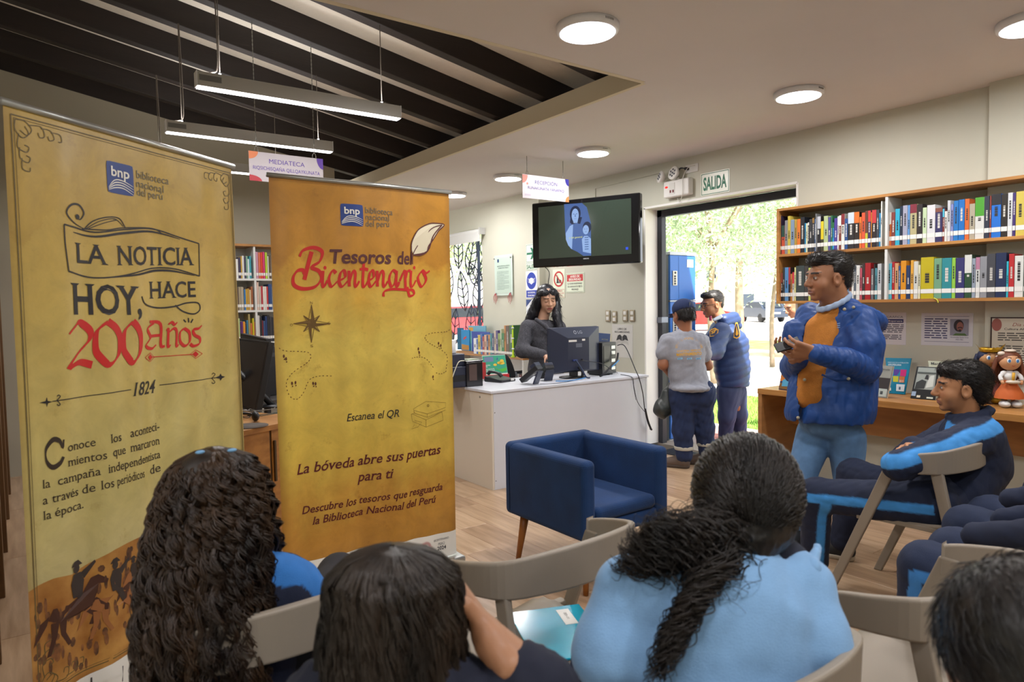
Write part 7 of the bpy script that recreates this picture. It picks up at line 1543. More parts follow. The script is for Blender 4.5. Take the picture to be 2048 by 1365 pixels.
# ---------- person outside, face below the shelf ----------
t, R0 = person('person outside the door whose bowed face shows below the left end of the wall shelf', tuple(zg(Wp(1600, 700, 7.6))))
D = 7.6; hc = Wp(1588, 612, D); Bh = basis(-RT*.9-FW*.2, .45); nk = Wp(1606, 645, D)
hm, hcol, T = head(hc, Bh, 1.05, skin='a8765c', neck=nk, res=.0045)
pel = Wp(1625, 770, D); b = Field(.04); limb(b, (nk, Wp(1615, 690, D), pel), (.055, .13, .13)); limb(b, (Wp(1610, 662, D-.15), Wp(1618, 710, D-.2), Wp(1600, 745, D-.2)), (.05, .04, .03)); limb(b, (Wp(1610, 662, D+.15), Wp(1618, 710, D+.2), Wp(1600, 745, D+.2)), (.05, .04, .03))
for s_ in (-.1, .1): limb(b, (pel+FW*s_, pel+FW*s_-UP*.42, zg(pel+FW*s_)+UP*.08), (.09, .06, .04))
vmesh('body', [b.mesh(.014), hm], skinm, t, R0, hcol)
f = Field(.02); f.ell(T(0, -.025, .046), np.array((.084, .1, .084)), Bh); f.cut(hairline(hc, Bh, 1.05, front=.06)); vmesh('hair', [f.mesh(.007)], brownhair, t, R0)
f = Field(.04); limb(f, (Wp(1608, 668, D), Wp(1615, 700, D), pel), (.12, .165, .165)); vmesh('shirt', [f.mesh(.014)], cm('8fa3bd', .9), t, R0)
f = Field(.04)
for s_ in (-.09, .09): limb(f, (pel+FW*s_, zg(pel+FW*s_)+UP*.1), (.12, .08))
vmesh('trousers', [f.mesh(.014)], cm('2c3040', .9), t, R0)
for s_ in (-.1, .1): shoe(t, R0, zg(pel+FW*s_), zg(pel+FW*s_)-RT*.22, '2c2420', '2c2420')
# =============== OUTSIDE ===============
GZ = -.13
def ground(nm, x0, x1, y0, y1, m, z=GZ):
    return struct(MB().mm((x0, y0, z-.08), (x1, y1, z)).build(nm, m))
gravel = mat('pale_pavement', 'd8d2c8', .9, noise=.08, nscale=1.5); grassm = mat('lawn', '7f9a4c', .95, noise=.3, nscale=3, wood='5c7c34'); dirtm = mat('earth', 'a08e74', .95, noise=.2, nscale=3)
ground('ground', -5, 90, -30, 90, mat('street_ground', 'cfcac2', .9, noise=.06, nscale=.5), GZ-.03)
bp = ground('path', 5.3, 6.78, -3, 9.6, mat('path_bed', '8c5a54', .9))
brick = mat('red_paver', 'ae7069', .85, noise=.15, nscale=6); bme = MB().box((0, 0, 0), (.195, .095, .03)).build('brick', brick).data
bpy.data.objects.remove(bpy.data.objects['brick']); cnt = 0
for i in range(7):
    for j in range(40):
        x = 5.42+i*.2; y = 2.9+j*.1
        if cnt < 280 and x < 6.75: o = bpy.data.objects.new('brick', bme); COL.objects.link(o); o.parent = bp; o.location = (x+(.1 if j % 2 else 0)*0, y, GZ+.004+.002*((i*7+j*3) % 3)); cnt += 1
q = MB().mm((6.78, -3, GZ-.05), (6.92, 9.6, GZ+.05)); struct(q.build('kerb', mat('kerb_stone', 'c9c2b8', .8)))
ground('lawn', 6.92, 9.6, -3, 12, grassm, GZ+.01); ground('pavement', 9.6, 17, -20, 30, gravel, GZ-.01); ground('earth_strip', 17, 19.5, -20, 40, dirtm, GZ-.005); ground('far_lawn', 19.5, 24, -20, 45, grassm, GZ)
ground('far_pavement', 24, 60, -30, 60, gravel, GZ-.012)
def tufts(nm, x0, x1, y0, y1, n, h, lb, seed):
    r = np.random.RandomState(seed); X = r.uniform(x0, x1, n); Y = r.uniform(y0, y1, n); A = r.uniform(0, 6.3, n); Hh = h*r.uniform(.5, 1.2, n)
    dx, dy = np.cos(A)*.006, np.sin(A)*.006; B0 = np.stack([X-dx, Y-dy, np.full(n, GZ)], 1); B1 = np.stack([X+dx, Y+dy, np.full(n, GZ)], 1); Tp = np.stack([X+r.randn(n)*.02, Y+r.randn(n)*.02, GZ+Hh], 1)
    V = np.stack([B0, B1, Tp], 1).reshape(-1, 3); me = bpy.data.meshes.new(nm); me.from_pydata(V.tolist(), [], np.arange(3*n).reshape(-1, 3).tolist()); me.materials.append(mat('grass_blade', '86b04c', .8, noise=.2, nscale=8))
    o = bpy.data.objects.new(nm, me); COL.objects.link(o); tag(o, lb, 'grass', kind='stuff')
tufts('grass', 6.95, 9.5, 3.2, 8.5, 26000, .07, 'bright green grass just beyond the brick path', 1)
def tree(lb, x, y, h, R, n, seed, c, th=.16, lean=.3, zlo=None, leaf=.09):
    t = thing('tree', lb, 'tree', (x, y, GZ)); r = np.random.RandomState(seed)
    top = Vector((lean, 0, h*.62)); tr = catmull([(0, 0, 0), (lean*.2, .05, h*.2), (lean*.6, -.05, h*.42), tuple(top)], 5)
    MB().tube(tr, [th*(1-.5*i/(len(tr)-1)) for i in range(len(tr))], 10).build('trunk', mat('bark', '8a7a66', .9, noise=.2, nscale=8, bump=1, bscale=20), t)
    q = MB()
    for k in range(7):
        a = k*.9+seed; s_ = tr[10]; e = Vector((lean+R*.7*math.cos(a), R*.7*math.sin(a), h*(.6+.08*(k % 3)))); q.tube(catmull([tuple(s_), tuple((s_+e)/2+Vector((0, 0, .2))), tuple(e)], 4), [th*.35]*4+[th*.2]*5, 6)
    q.build('branch', mat('bark', ''), t)
    nc = 46; Cc = r.randn(nc, 3); Cc /= np.linalg.norm(Cc, axis=1, keepdims=True); Cc *= (r.uniform(.25, 1, nc)**.5)[:, None]*np.array((R, R, h*.34)); Cc += (lean, 0, h*.68)
    if zlo is not None: Cc[:, 2] = np.maximum(Cc[:, 2], zlo+.3)
    idx = r.randint(0, nc, n); P = Cc[idx]+r.randn(n, 3)*R*.16; a = r.randn(n, 3); a /= np.linalg.norm(a, axis=1, keepdims=True); b_ = np.cross(a, r.randn(n, 3)); b_ /= np.linalg.norm(b_, axis=1, keepdims=True)
    L = leaf*r.uniform(.6, 1.3, (n, 1)); V = np.stack([P-a*L, P+b_*L*.35, P+a*L, P-b_*L*.35], 1).reshape(-1, 3); me = bpy.data.meshes.new('foliage'); me.from_pydata(V.tolist(), [], np.arange(4*n).reshape(-1, 4).tolist())
    lm = mat('leaf_'+c, c, .55, noise=.35, nscale=2.5, spec=.6); lm.node_tree.nodes['Principled BSDF'].inputs['Transmission Weight'].default_value = 0; me.materials.append(lm); o = bpy.data.objects.new('foliage', me); COL.objects.link(o); o.parent = t
p = atY(1420, 640, 1); 
def gp(px, d): r_ = ray(px, 640)*d; return r_.x, r_.y
x, y = gp(1428, 13); tree('leafy tree with a slanting trunk between the locker and the guard, nearest beyond the door', x, y, 6.0, 2.5, 26000, 1, 'adc09c', .07, -.2, 1.7, .055)
x, y = gp(1545, 16); tree('paler tree whose crown hangs over the parked cars in the doorway', x, y, 6.6, 2.8, 26000, 2, 'b6c6ac', .06, .3, 2.0, .06)
x, y = gp(1340, 22); tree('dark olive tree behind the blue locker', x, y, 8.5, 3.4, 16000, 3, '8fa46c', .12, 0, 1.9, .09)
x, y = gp(1480, 30); tree('tall distant tree filling the top of the doorway', x, y, 12, 5.5, 16000, 4, 'bccaa8', .2, 0, 2.6, .14)
x, y = gp(880, 19); tree('tree seen through the leaf grille of the window', x, y, 6.5, 2.6, 12000, 5, 'a0b884', .09, 0, 1.9, .08)
def car(lb, px, py, d, c, yaw, s=1, kind='suv'):
    p = Wp(px, py, d); t = thing('car', lb, 'car', (p[0], p[1], GZ), yaw); cmx = cm(c, .25); gl = cm('1c242c', .1)
    L, Wd = 4.4*s, 1.8*s; pr = [(-L/2, .35), (-L/2, .85), (-L/2+.2, 1.0), (-L*.38, 1.05), (-L*.28, 1.55), (L*.12, 1.58), (L*.25, 1.08), (L*.46, .92), (L/2, .7), (L/2, .35)]
    MB().prism(pr, lambda a, b, h: Vector((a, h, b)), -Wd/2, Wd/2).build('bodywork', cmx, t, bevel=.06, seg=2)
    gp_ = [(-L*.37, 1.08), (-L*.275, 1.48), (L*.11, 1.50), (L*.22, 1.1)]
    MB().prism(gp_, lambda a, b, h: Vector((a, h, b)), -Wd/2-.01, Wd/2+.01).build('side_window', gl, t)
    MB().add([(-L*.385-.01, -Wd*.42, 1.1), (-L*.385-.01, Wd*.42, 1.1), (-L*.29-.01, Wd*.38, 1.5), (-L*.29-.01, -Wd*.38, 1.5)], [(0, 1, 2, 3)]).build('rear_window', gl, t)
    for s1 in (-1, 1): MB().mm((-L/2-.02, s1*Wd*.47-.1, .8), (-L/2+.05, s1*Wd*.47, 1.0)).build('tail_light', cm('b03028', .3), t)
    MB().mm((-L/2-.025, -.25, .62), (-L/2, .25, .75)).build('number_plate', cm('d8d8d4'), t)
    for a in (-L*.3, L*.3):
        for s1 in (-1, 1): MB().tube([(a, s1*Wd*.5, .33), (a, s1*(Wd*.5-.2), .33)], .33, 18).build('wheel', cm('1a1a1c', .8), t)
    return t
car('dark parked SUV seen from behind, left of the two cars beyond the guard', 1524, 607, 52, '2a3444', math.atan2(FW[1], FW[0])+.15)
car('grey blue parked car at the left edge of the wall shelf', 1582, 607, 62, '4a5670', math.atan2(FW[1], FW[0])+.9)
car('red car parked behind the guard', 1400, 612, 38, 'c03a34', math.atan2(RT[1], RT[0]))
car('red car seen through the window grille', 938, 622, 30, 'c8343a', math.atan2(RT[1], RT[0])+.4)
t = thing('traffic_barrel', 'orange road barrel seen through the right part of the window grille', 'barrel', tuple(zg(Wp(962, 640, 15)))); MB().lathe([(.28, 0), (.28, .1), (.22, .1), (.2, .5), (.18, .9), (0, .92)], n=20).build('drum', cm('e08a24'), t); MB().lathe([(.212, .45), (.2, .6)], n=20).build('band', cm('e8e4d8'), t)
def house(lb, px0, px1, d, h, c, seed):
    a, b_ = Wp(px0, 620, d), Wp(px1, 620, d); t = thing('building', lb, 'building', (a[0], a[1], GZ), math.atan2(b_[1]-a[1], b_[0]-a[0])); L = math.hypot(b_[0]-a[0], b_[1]-a[1])
    MB().mm((0, 0, 0), (L, 5, h)).build('wall', cm(c, .9), t); r = random.Random(seed)
    n_ = int(L/2.6)
    for i in range(n_):
        for z in (1, 4):
            if z+1.5 < h: w = MB().mm((i*2.6+.7, -.06, z), (i*2.6+1.9, .02, z+1.4)).build('window', cm('cfd2d4'), t); MB().mm((i*2.6+.78, -.08, z+.08), (i*2.6+1.82, -.05, z+1.32)).build('pane', cm('39424c', .1), w)
    MB().mm((-.2, -.2, h), (L+.2, 5.2, h+.25)).build('roof', cm('b5a898'), t)
house('cream house far behind the parked cars', 1470, 1720, 66, 5.5, 'd9cdb8', 1)
house('pale building seen far behind the locker and the red car', 1250, 1450, 72, 6, 'd8d4cc', 2)
house('low white building seen through the window grille', 820, 1010, 34, 5, 'e0deda', 3)
# white post by the cars
t = thing('post', 'white street post in front of the parked cars', 'post', tuple(zg(Wp(1537, 640, 30)))); MB().tube([(0, 0, 0), (0, 0, 2.6)], .12, 12).build('shaft', cm('e8e6e0'), t); MB().lathe([(.2, 0), (.2, .15), (.12, .2)], n=14).build('footing', cm('d0ccc4'), t)
# ---------- locker ----------
lk = thing('locker', 'blue and grey plastic locker with combination locks just outside the door', 'locker', (5.40, 4.71, GZ))
lg = mat('locker_grey', '7d8187', .5); lb_ = mat('locker_blue', '2566b8', .4); LW, LH = .40, 2.065
MB().mm((0, .02, 0), (LW, .42, LH-.02)).build('carcass', lg, lk, bevel=.004); MB().mm((-.005, -.005, 0), (LW+.005, .02, .13)).build('plinth', cm('c9c9c6', .5), lk, bevel=.004); MB().mm((-.008, -.012, LH-.02), (LW+.008, .43, LH+.01)).build('lid', cm('b9c0cc', .5), lk, bevel=.004)
z = .14
for i in range(4):
    dr = MB().mm((.0, -.006, z), (LW, .02, z+.46)).build('door', lb_, lk, bevel=.006, seg=2)
    MB().mm((.035, -.016, z+.15), (.10, -.005, z+.30)).build('combination_lock', cm('d8d4c8'), dr, bevel=.002)
    q = MB()
    for k in range(4): q.mm((.05, -.020, z+.16+.025*k), (.075, -.0155, z+.178+.025*k))
    q.ell((.068, -.018, z+.28), (.012, .005, .012), n=6); q.build('number_wheel', cm('2c2c30'), dr)
    MB().mm((.26, -.0085, z+.34), (.36, -.0055, z+.42)).build('name_card', cm('e0ded4'), dr); MB().mm((.13, -.0078, z+.01), (.134, -.0055, z+.45)).build('moulding', cm('1d559c'), dr)
    MB().mm((-.003, -.010, z+.462), (LW+.003, .0, z+.478)).build('rail', cm('a9b4c4'), lk); z += .48
# doormat grille
dm = thing('door_mat', 'black slatted rubber mat in the doorway', 'mat', (4.86, 3.55, .001)); MB().mm((0, 0, 0), (.24, .85, .004)).build('backing', cm('3a3c42'), dm)
for k in range(11): MB().mm((.004+.0215*k, .004, .004), (.016+.0215*k, .846, .011)).build('slat', cm('22242a'), dm)
def legs(f, P, y0=.02, r=(.085, .062, .05), fx=0):
    for s_ in (-.1, .1): limb(f, ((P[0]+s_, P[1], .5), (P[0]+s_*1.1+fx*.42, P[1]+.42, .52), (P[0]+s_*1.1+fx*.45, P[1]+.46, .09)), r)
# ---------- girl in the light blue sweatshirt ----------
t, R0 = person('girl in light blue sweatshirt with a long curly black ponytail, seen from behind', (1.1, .9, 0))
hc = Wp(1494, 985, 1.36); Bh = basis(FW*.98+RT*.12, .05); nk = Wp(1478, 1120, 1.36)
hm, hcol, T = head(hc, Bh, .86, skin='a8765a', neck=nk, res=.005, nr=.05, scalp='0e0b0a')
Ls, Rs = Wp(1262, 1190, 1.29), Wp(1592, 1178, 1.33); Le, Re = Wp(1222, 1310, 1.25), Wp(1622, 1285, 1.28); Lw, Rw = Wp(1290, 1420, 1.35), Wp(1585, 1400, 1.38)
pl = Wp(1430, 1480, 1.28); pl[2] = .52; ch = Wp(1430, 1250, 1.30)
b = Field(.04); limb(b, (nk, ch, pl), (.05, .10, .12)); limb(b, (Ls, Le, Lw), (.04, .034, .025)); limb(b, (Rs, Re, Rw), (.04, .034, .025)); legs(b, pl, r=(.07, .05, .035))
h1 = hand(Lw, np.array((.2, .9, -.2)), -UP, 1, .9, curl=.3); h2 = hand(Rw, np.array((-.2, .9, -.2)), -UP, -1, .9, curl=.3)
vmesh('body', [b.mesh(.014), hm, h1, h2], skinm, t, R0, hcol)
f = Field(.06); limb(f, (Wp(1440, 1160, 1.33), Wp(1432, 1250, 1.29), Wp(1428, 1400, 1.27), pl-UP*.02), (.11, .165, .18, .17), flat=(FW, .72)); f.cone(Wp(1275, 1195, 1.29), Wp(1578, 1180, 1.33), .062, .062)
limb(f, (Ls, Le, Lw), (.072, .066, .042), .03); limb(f, (Rs, Re, Rw), (.072, .066, .042), .03)
f.ell(Wp(1500, 1105, 1.36), (.075, .075, .05), k=.02, sub=True)
vmesh('sweatshirt', [f.mesh(.007, folds(41, .0045, .24, (1, 1, 1.8)))], mat('sky_fleece', '7ba3cc', .95, noise=.04, nscale=30, bump=.35, bscale=350, sheen=.15), t, R0)
f = Field(.02); limb(f, (Wp(1480, 1158, 1.27), Wp(1560, 1160, 1.27), Wp(1622, 1136, 1.30), Wp(1634, 1096, 1.36)), (.008, .012, .014, .008))
vmesh('hood_edge', [f.mesh(.006, folds(42, .003, .05))], mat('sky_fleece', ''), t, R0)
f = Field(.03); f.ell(Wp(1558, 1122, 1.35), (.06, .06, .045)); f.ell(Wp(1500, 1130, 1.35), (.06, .06, .04)); vmesh('undershirt', [f.mesh(.008)], cm('151a2c', .9), t, R0)
f = Field(.03); legs(f, pl, r=(.10, .075, .06)); f.cone(pl-np.array((.1, 0, 0)), pl+np.array((.1, 0, 0)), .12, .12); vmesh('trousers', [f.mesh(.014)], mat('work_navy', ''), t, R0)
for s_ in (-.11, .11): shoe(t, R0, np.array((pl[0]+s_, pl[1]+.46, 0)), np.array((pl[0]+s_, pl[1]+.66, 0)), '202125', 'b5aa98', .9)
f = Field(.03); f.ell(hc+UP*.004, (.102, .114, .112), Bh); f.ell(T(0, -.04, -.07), (.075, .07, .06), Bh); f.cone(Wp(1480, 1085, 1.30), Wp(1350, 1100, 1.26), .055, .035); f.ell(T(0, .115, -.04), (.08, .06, .1), Bh, .02, True)
base_ = f.mesh(.006, folds(43, .004, .03)); r = np.random.RandomState(3); N, M = 1500, 26; Pn = np.zeros((N, M, 3)); nape = unit(np.array((-.15, -.8, -.75)))
for i in range(N):
    d0 = unit(r.randn(3)*[1, 1, .8]+[0, .2, .5]); 
    if d0[1] > .75 and d0[2] < .3: d0[1] *= -1
    t_ = np.linspace(0, 1, M)*r.uniform(.6, 1); d = d0[None]*(1-t_[:, None])+nape[None]*t_[:, None]*1.0+np.array([0, -.3, .25])*np.sin(np.pi*t_)[:, None]; d /= np.linalg.norm(d, axis=1, keepdims=True)
    rad_ = np.array((.103, .113, .114))*(1+.035*r.rand()+.035*np.sin(t_*20*r.uniform(.7, 1.3)+r.uniform(0, 6)))[:, None]; Pn[i] = hc+(d*rad_)@Bh.T
parts_ = [base_, strands(Pn, .0016)]
for k, (y_, e_) in enumerate(((1070, (1255, 1075)), (1085, (1238, 1105)), (1100, (1225, 1135)), (1110, (1262, 1150)), (1065, (1300, 1075)))):
    parts_.append(curl((Wp(1500, y_, 1.30), Wp(1420, y_+4, 1.24), Wp(1330, y_+6, 1.22), Wp(e_[0], e_[1], 1.25)), 130, (.02, .035, .035, .012), .011, .045, .0017, 50+k))
for k, (a, b_, c_) in enumerate((((1395, 1180), (1335, 1265), (1300, 1372)), ((1380, 1190), (1352, 1275), (1318, 1362)), ((1410, 1185), (1372, 1255), (1330, 1340)))):
    parts_.append(curl((Wp(1455, 1110, 1.22), Wp(*a, 1.16), Wp(*b_, 1.15), Wp(*c_, 1.14)), 75, (.03, .012, .010, .008), .010, .055, .0018, 60+k))
parts_.append(curl((Wp(1500, 1120, 1.26), Wp(1470, 1165, 1.2), Wp(1420, 1185, 1.17)), 26, (.03, .03, .03), .014, .06, .0009, 70)); parts_.append(curl((Wp(1410, 1000, 1.3), Wp(1390, 1030, 1.3), Wp(1398, 1075, 1.3)), 24, (.02, .03, .02), .012, .05, .0008, 71))
vmesh('hair', parts_, hairmat('hair_softblack', '0e0b0a', '211a16'), t, R0)
q = MB()
for k in range(5): q.ell(tuple(Wp(1530+5*k, 1104+3*(k % 2), 1.285)-R0), (.006, .006, .005), n=6)
q.build('hair_tie', cm('c3aab8'), t)
# ---------- girl with long curly hair ----------
t, R0 = person('girl with very long tight brown curls and navy jacket, in front of the yellow banner', (.4, 1.75, 0))
D = 1.50; hc = Wp(432, 985, D); Bh = basis(FW*.8+RT*.5, .1); nk = Wp(446, 1105, D+.02)
hm, hcol, T = head(hc, Bh, .84, skin='a8765a', neck=nk, res=.005, nr=.046, scalp='21170f')
Ls, Rs = Wp(352, 1195, D), Wp(560, 1180, D+.06); Le, Re = Wp(345, 1310, D+.02), Wp(640, 1235, D+.14); Lw, Rw = Wp(420, 1390, D+.15), Wp(720, 1250, D+.3)
pl = Wp(450, 1400, D+.05); pl[2] = .52; ch = Wp(452, 1240, D+.05)
b = Field(.04); limb(b, (nk, ch, pl), (.05, .10, .12)); limb(b, (Ls, Le, Lw), (.038, .034, .025)); limb(b, (Rs, Re, Rw), (.038, .034, .025)); legs(b, pl, r=(.07, .05, .035), fx=.3)
h1 = hand(Lw, np.array((.4, .8, -.2)), -UP, 1, .9, curl=.3); h2 = hand(Rw, RT, -UP, -1, .9, curl=.5)
vmesh('body', [b.mesh(.014), hm, h1, h2], skinm, t, R0, hcol)
f = Field(.05); limb(f, (Wp(448, 1150, D+.03), ch, pl), (.10, .15, .16), flat=(FW, .75)); f.cone(Ls, Rs, .06, .06); limb(f, (Ls, Le, Lw), (.07, .06, .04), .03); limb(f, (Rs, Re, Rw), (.07, .062, .045), .03); f.cone(Wp(535, 1150, D+.02), Wp(600, 1165, D+.1), .032, .038)
def kc(P):
    o = np.tile(C('151e38'), (len(P), 1)); X = (P-R0)
    for a, b_ in ((Wp(545, 1128, D), Wp(600, 1145, D+.06)), (Wp(600, 1145, D+.06), Wp(660, 1185, D+.12))):
        r_, t_ = seg_d(P, a, b_); o[(np.linalg.norm(r_, axis=1) < .044)] = C('2f74c0')
    return o
vmesh('track_jacket', [f.mesh(.007, folds(45, .006, .08))], clothA, t, R0, kc)
f = Field(.03); f.cone(pl, Wp(600, 1300, D+.2), .10, .10); f.cone(Wp(600, 1300, D+.2), Wp(678, 1152, 2.08), .09, .062); f.cone(Wp(678, 1152, 2.08), np.array((1.0, 1.95, .12)), .062, .045); limb(f, ((pl[0]-.1, pl[1], .5), (pl[0]-.02, pl[1]+.42, .52), (pl[0], pl[1]+.44, .1)), (.1, .075, .05)); f.cone(pl-np.array((.08, 0, 0)), pl+np.array((.08, 0, 0)), .12, .12)
vmesh('trousers', [f.mesh(.011)], mat('charcoal_cloth', '2c2b30', .9), t, R0)
shoe(t, R0, np.array((1.0, 1.95, 0)), np.array((1.08, 2.13, 0)), '202125', 'b5aa98', .9); shoe(t, R0, np.array((pl[0], pl[1]+.44, 0)), np.array((pl[0]+.05, pl[1]+.62, 0)), '202125', 'b5aa98', .9)
zt = lambda y: float(Wp(432, y, D)[2])
env = [(zt(895), .004, 0), (zt(903), .045, 0), (zt(920), .084, .0), (zt(950), .106, .0), (zt(1020), .126, -.002), (zt(1100), .138, -.004), (zt(1190), .144, -.006), (zt(1260), .144, -.006), (zt(1330), .132, .0)]
f = Field(.04)
for i in range(len(env)-2): f.cone(hc*[1, 1, 0]+UP*(env[i][0]-.03)+RT*env[i][2], hc*[1, 1, 0]+UP*(env[i+1][0]-.03)+RT*env[i+1][2]-UP*.03, env[i][1]*.6, env[i+1][1]*.6)
f.ell(T(0, .13, -.06), (.09, .09, .13), Bh, .03, True)
vmesh('hair', [f.mesh(.007, folds(46, .008, .03)), mane(hc, 0, env, 3000, .0085, .060, .0019, 4, M=84, z_end=(-.05, .10), inner=.45, clump=10, drift=.08)], hairmat('hair_curlbrown', '1a110d', '44301f', .33), t, R0)
for x, y in ((400, 905), (464, 901)): MB().ell(tuple(Wp(x, y, D-.06)-R0), (.010, .006, .004), n=6).build('hair_clip', cm('6fa0c8'), t)
# ---------- girl leaning on her hand ----------
t, R0 = person('girl with wavy dark brown hair resting her head on her right hand, bottom centre', (.55, .95, 0))
D = 1.06; hc = Wp(788, 1212, D); Bh = basis(FW, .12); nk = Wp(788, 1345, D)
hm, hcol, T = head(hc-UP*.02, Bh, .76, skin='9c6e50', neck=nk, res=.005, nr=.046, scalp='21170f')
pl = Wp(790, 1500, D); pl[2] = .52; ch = Wp(790, 1450, D); Ls, Rs = Wp(650, 1420, D), Wp(930, 1425, D); Re, Rw = Wp(1085, 1385, 1.03), Wp(985, 1285, 1.06); Le, Lw = Wp(620, 1500, D), Wp(720, 1600, D+.2)
b = Field(.04); limb(b, (nk, ch, pl), (.05, .10, .12)); limb(b, (Ls, Le, Lw), (.038, .034, .025)); limb(b, (Rs, Re), (.04, .038)); legs(b, pl, r=(.07, .05, .035)); 
f = Field(.02); f.cone(Re, Rw, .040, .030); fa = f.mesh(.006); h1 = hand(Rw, Wp(905, 1175, 1.15)-Rw, -RT*.9+FW*.2, -1, 1.0, curl=.35, thumb=.4)
vmesh('body', [b.mesh(.014), hm, fa, h1], skinm, t, R0, hcol)
f = Field(.05); limb(f, (Wp(790, 1400, D), ch, pl), (.10, .15, .16), flat=(FW, .75)); f.cone(Ls, Rs, .06, .06); limb(f, (Ls, Le, Lw), (.065, .06, .04), .03); f.cone(Rs, Re, .062, .052, .03); f.cone(Re, Wp(1050, 1350, 1.04), .055, .047, .02)
vmesh('track_jacket', [f.mesh(.008, folds(48, .006, .06))], cm('14182a', .9), t, R0)
f = Field(.03); legs(f, pl, r=(.10, .075, .06)); f.cone(pl-np.array((.1, 0, 0)), pl+np.array((.1, 0, 0)), .12, .12); vmesh('trousers', [f.mesh(.014)], mat('work_navy', ''), t, R0)
for s_ in (-.11, .11): shoe(t, R0, np.array((pl[0]+s_, pl[1]+.46, 0)), np.array((pl[0]+s_, pl[1]+.66, 0)), '202125', 'b5aa98', .9)
zt = lambda y: float(Wp(788, y, D)[2])
env = [(zt(1091), .004, 0), (zt(1098), .040, 0), (zt(1115), .075, .0), (zt(1150), .102, .0), (zt(1230), .112, .0), (zt(1300), .116, -.006), (zt(1400), .128, -.012), (zt(1500), .12, -.01)]
f = Field(.04)
for i in range(len(env)-2): f.cone(hc*[1, 1, 0]+UP*(env[i][0]-.055)+RT*env[i][2], hc*[1, 1, 0]+UP*(env[i+1][0]-.055)+RT*env[i+1][2]-UP*.03, env[i][1]*.72, env[i+1][1]*.72)
f.ell(T(0, .14, -.05), (.09, .09, .13), Bh, .03, True)
vmesh('hair', [f.mesh(.007, folds(49, .004, .04)), mane(hc, 0, env, 3000, .0045, .09, .0013, 6, M=44, z_end=(-.03, .05), inner=.8, clump=9)], hairmat('hair_wavybrown', '17120f', '362b22', .40), t, R0)
# ---------- person cut off by the lower right corner ----------
t, R0 = person('person with short black hair cut off by the lower right corner', (1.0, .3, 0))
D = .86; hc = Wp(2052, 1330, D); Bh = basis(FW, .05); nk = Wp(2050, 1500, D); hm, hcol, T = head(hc, Bh, 1, skin='9c6e50', neck=nk, res=.006)
pl = hc.copy(); pl[2] = .5; b = Field(.04); limb(b, (nk, (nk+pl)/2, pl), (.05, .11, .12)); legs(b, pl, r=(.07, .05, .035)); vmesh('body', [b.mesh(.016), hm], skinm, t, R0, hcol)
f = Field(.03); f.ell(T(0, -.01, .03), (.096, .112, .105), Bh); f.ell(T(0, -.05, -.04), (.08, .07, .07), Bh); hv_ = f.mesh(.006); vmesh('hair', [hv_, fuzz(hv_, hc, Bh, 1500, .04, .0010, down=.8, out=.25)], blackhair, t, R0)
f = Field(.05); limb(f, (nk-UP*.06, (nk+pl)/2, pl), (.11, .16, .16)); legs(f, pl, r=(.10, .075, .06)); vmesh('tracksuit', [f.mesh(.014)], cm('141a2c', .9), t, R0)
# ---------- two more pupils, only their knees in the photo ----------
def pupil(lb, x, y, st, dx=0):
    t, R0 = person(lb, (x, y, 0)); nk = np.array((x, y-.02, 1.0)); hc = np.array((x, y, 1.13)); Bh = basis(np.array((0, 1., 0)), .1); pl = np.array((x, y, .53))
    hm, hcol, T = head(hc, Bh, 1, skin='a8765a', neck=nk, res=.006); b = Field(.04); limb(b, (nk, (nk+pl)/2, pl), (.05, .11, .12)); legs(b, pl, r=(.07, .05, .035))
    vmesh('body', [b.mesh(.016), hm], skinm, t, R0, hcol); f = Field(.03); f.ell(T(0, -.02, .035), (.088, .1, .09), Bh); f.cut(hairline(hc, Bh, 1, front=.05)); vmesh('hair', [f.mesh(.006)], blackhair, t, R0)
    f = Field(.05); limb(f, (nk-UP*.06, (nk+pl)/2, pl), (.11, .16, .15)); 
    for s_ in (-1, 1): limb(f, (nk+np.array((s_*.16, 0, -.1)), pl+np.array((s_*.22, .05, .22)), pl+np.array((s_*.12, .28, .14))), (.065, .055, .04))
    vmesh('track_jacket', [f.mesh(.012, folds(51, .005, .08))], mat('track_navy', '18223c', .9), t, R0)
    f = Field(.03); legs(f, pl, r=(.10, .085, .07)); f.cone(pl-np.array((.1, 0, 0)), pl+np.array((.1, 0, 0)), .13, .13)
    def c_(P):
        o = np.tile(C('1a2744'), (len(P), 1))
        for s_ in (-.1, .1):
            for a, b_ in (((x+s_, y, .5), (x+s_*1.1, y+.42, .52)), ((x+s_*1.1, y+.42, .52), (x+s_*1.1, y+.46, .09))):
                a, b_ = np.array(a), np.array(b_); r_, q_ = seg_d(P, a, b_); sd = r_[:, 0]*np.sign(s_)*-1; n_ = unit(np.cross(unit(b_-a), np.array((1., 0, 0)))); w = np.abs(r_@n_); o[(w < .02) & (r_[:, 0]*(-1 if s_ < 0 else 1) > .03) & (np.linalg.norm(r_, axis=1) < .12) & (np.abs(r_@unit(b_-a)) < .01)] = C('3f86d0')
        return o
    vmesh('track_trousers', [f.mesh(.008, folds(52, .004, .08))], clothA, t, R0, c_)
    for s_ in (-.11, .11): shoe(t, R0, np.array((x+s_, y+.46, 0)), np.array((x+s_, y+.66, 0)), '202125', 'b5aa98', .9)
pupil('pupil in navy tracksuit whose knees show nearest, at the right edge', 2.53, .58, 1)
pupil('second pupil in navy tracksuit, knees further back at the right edge', 3.08, .66, 1)
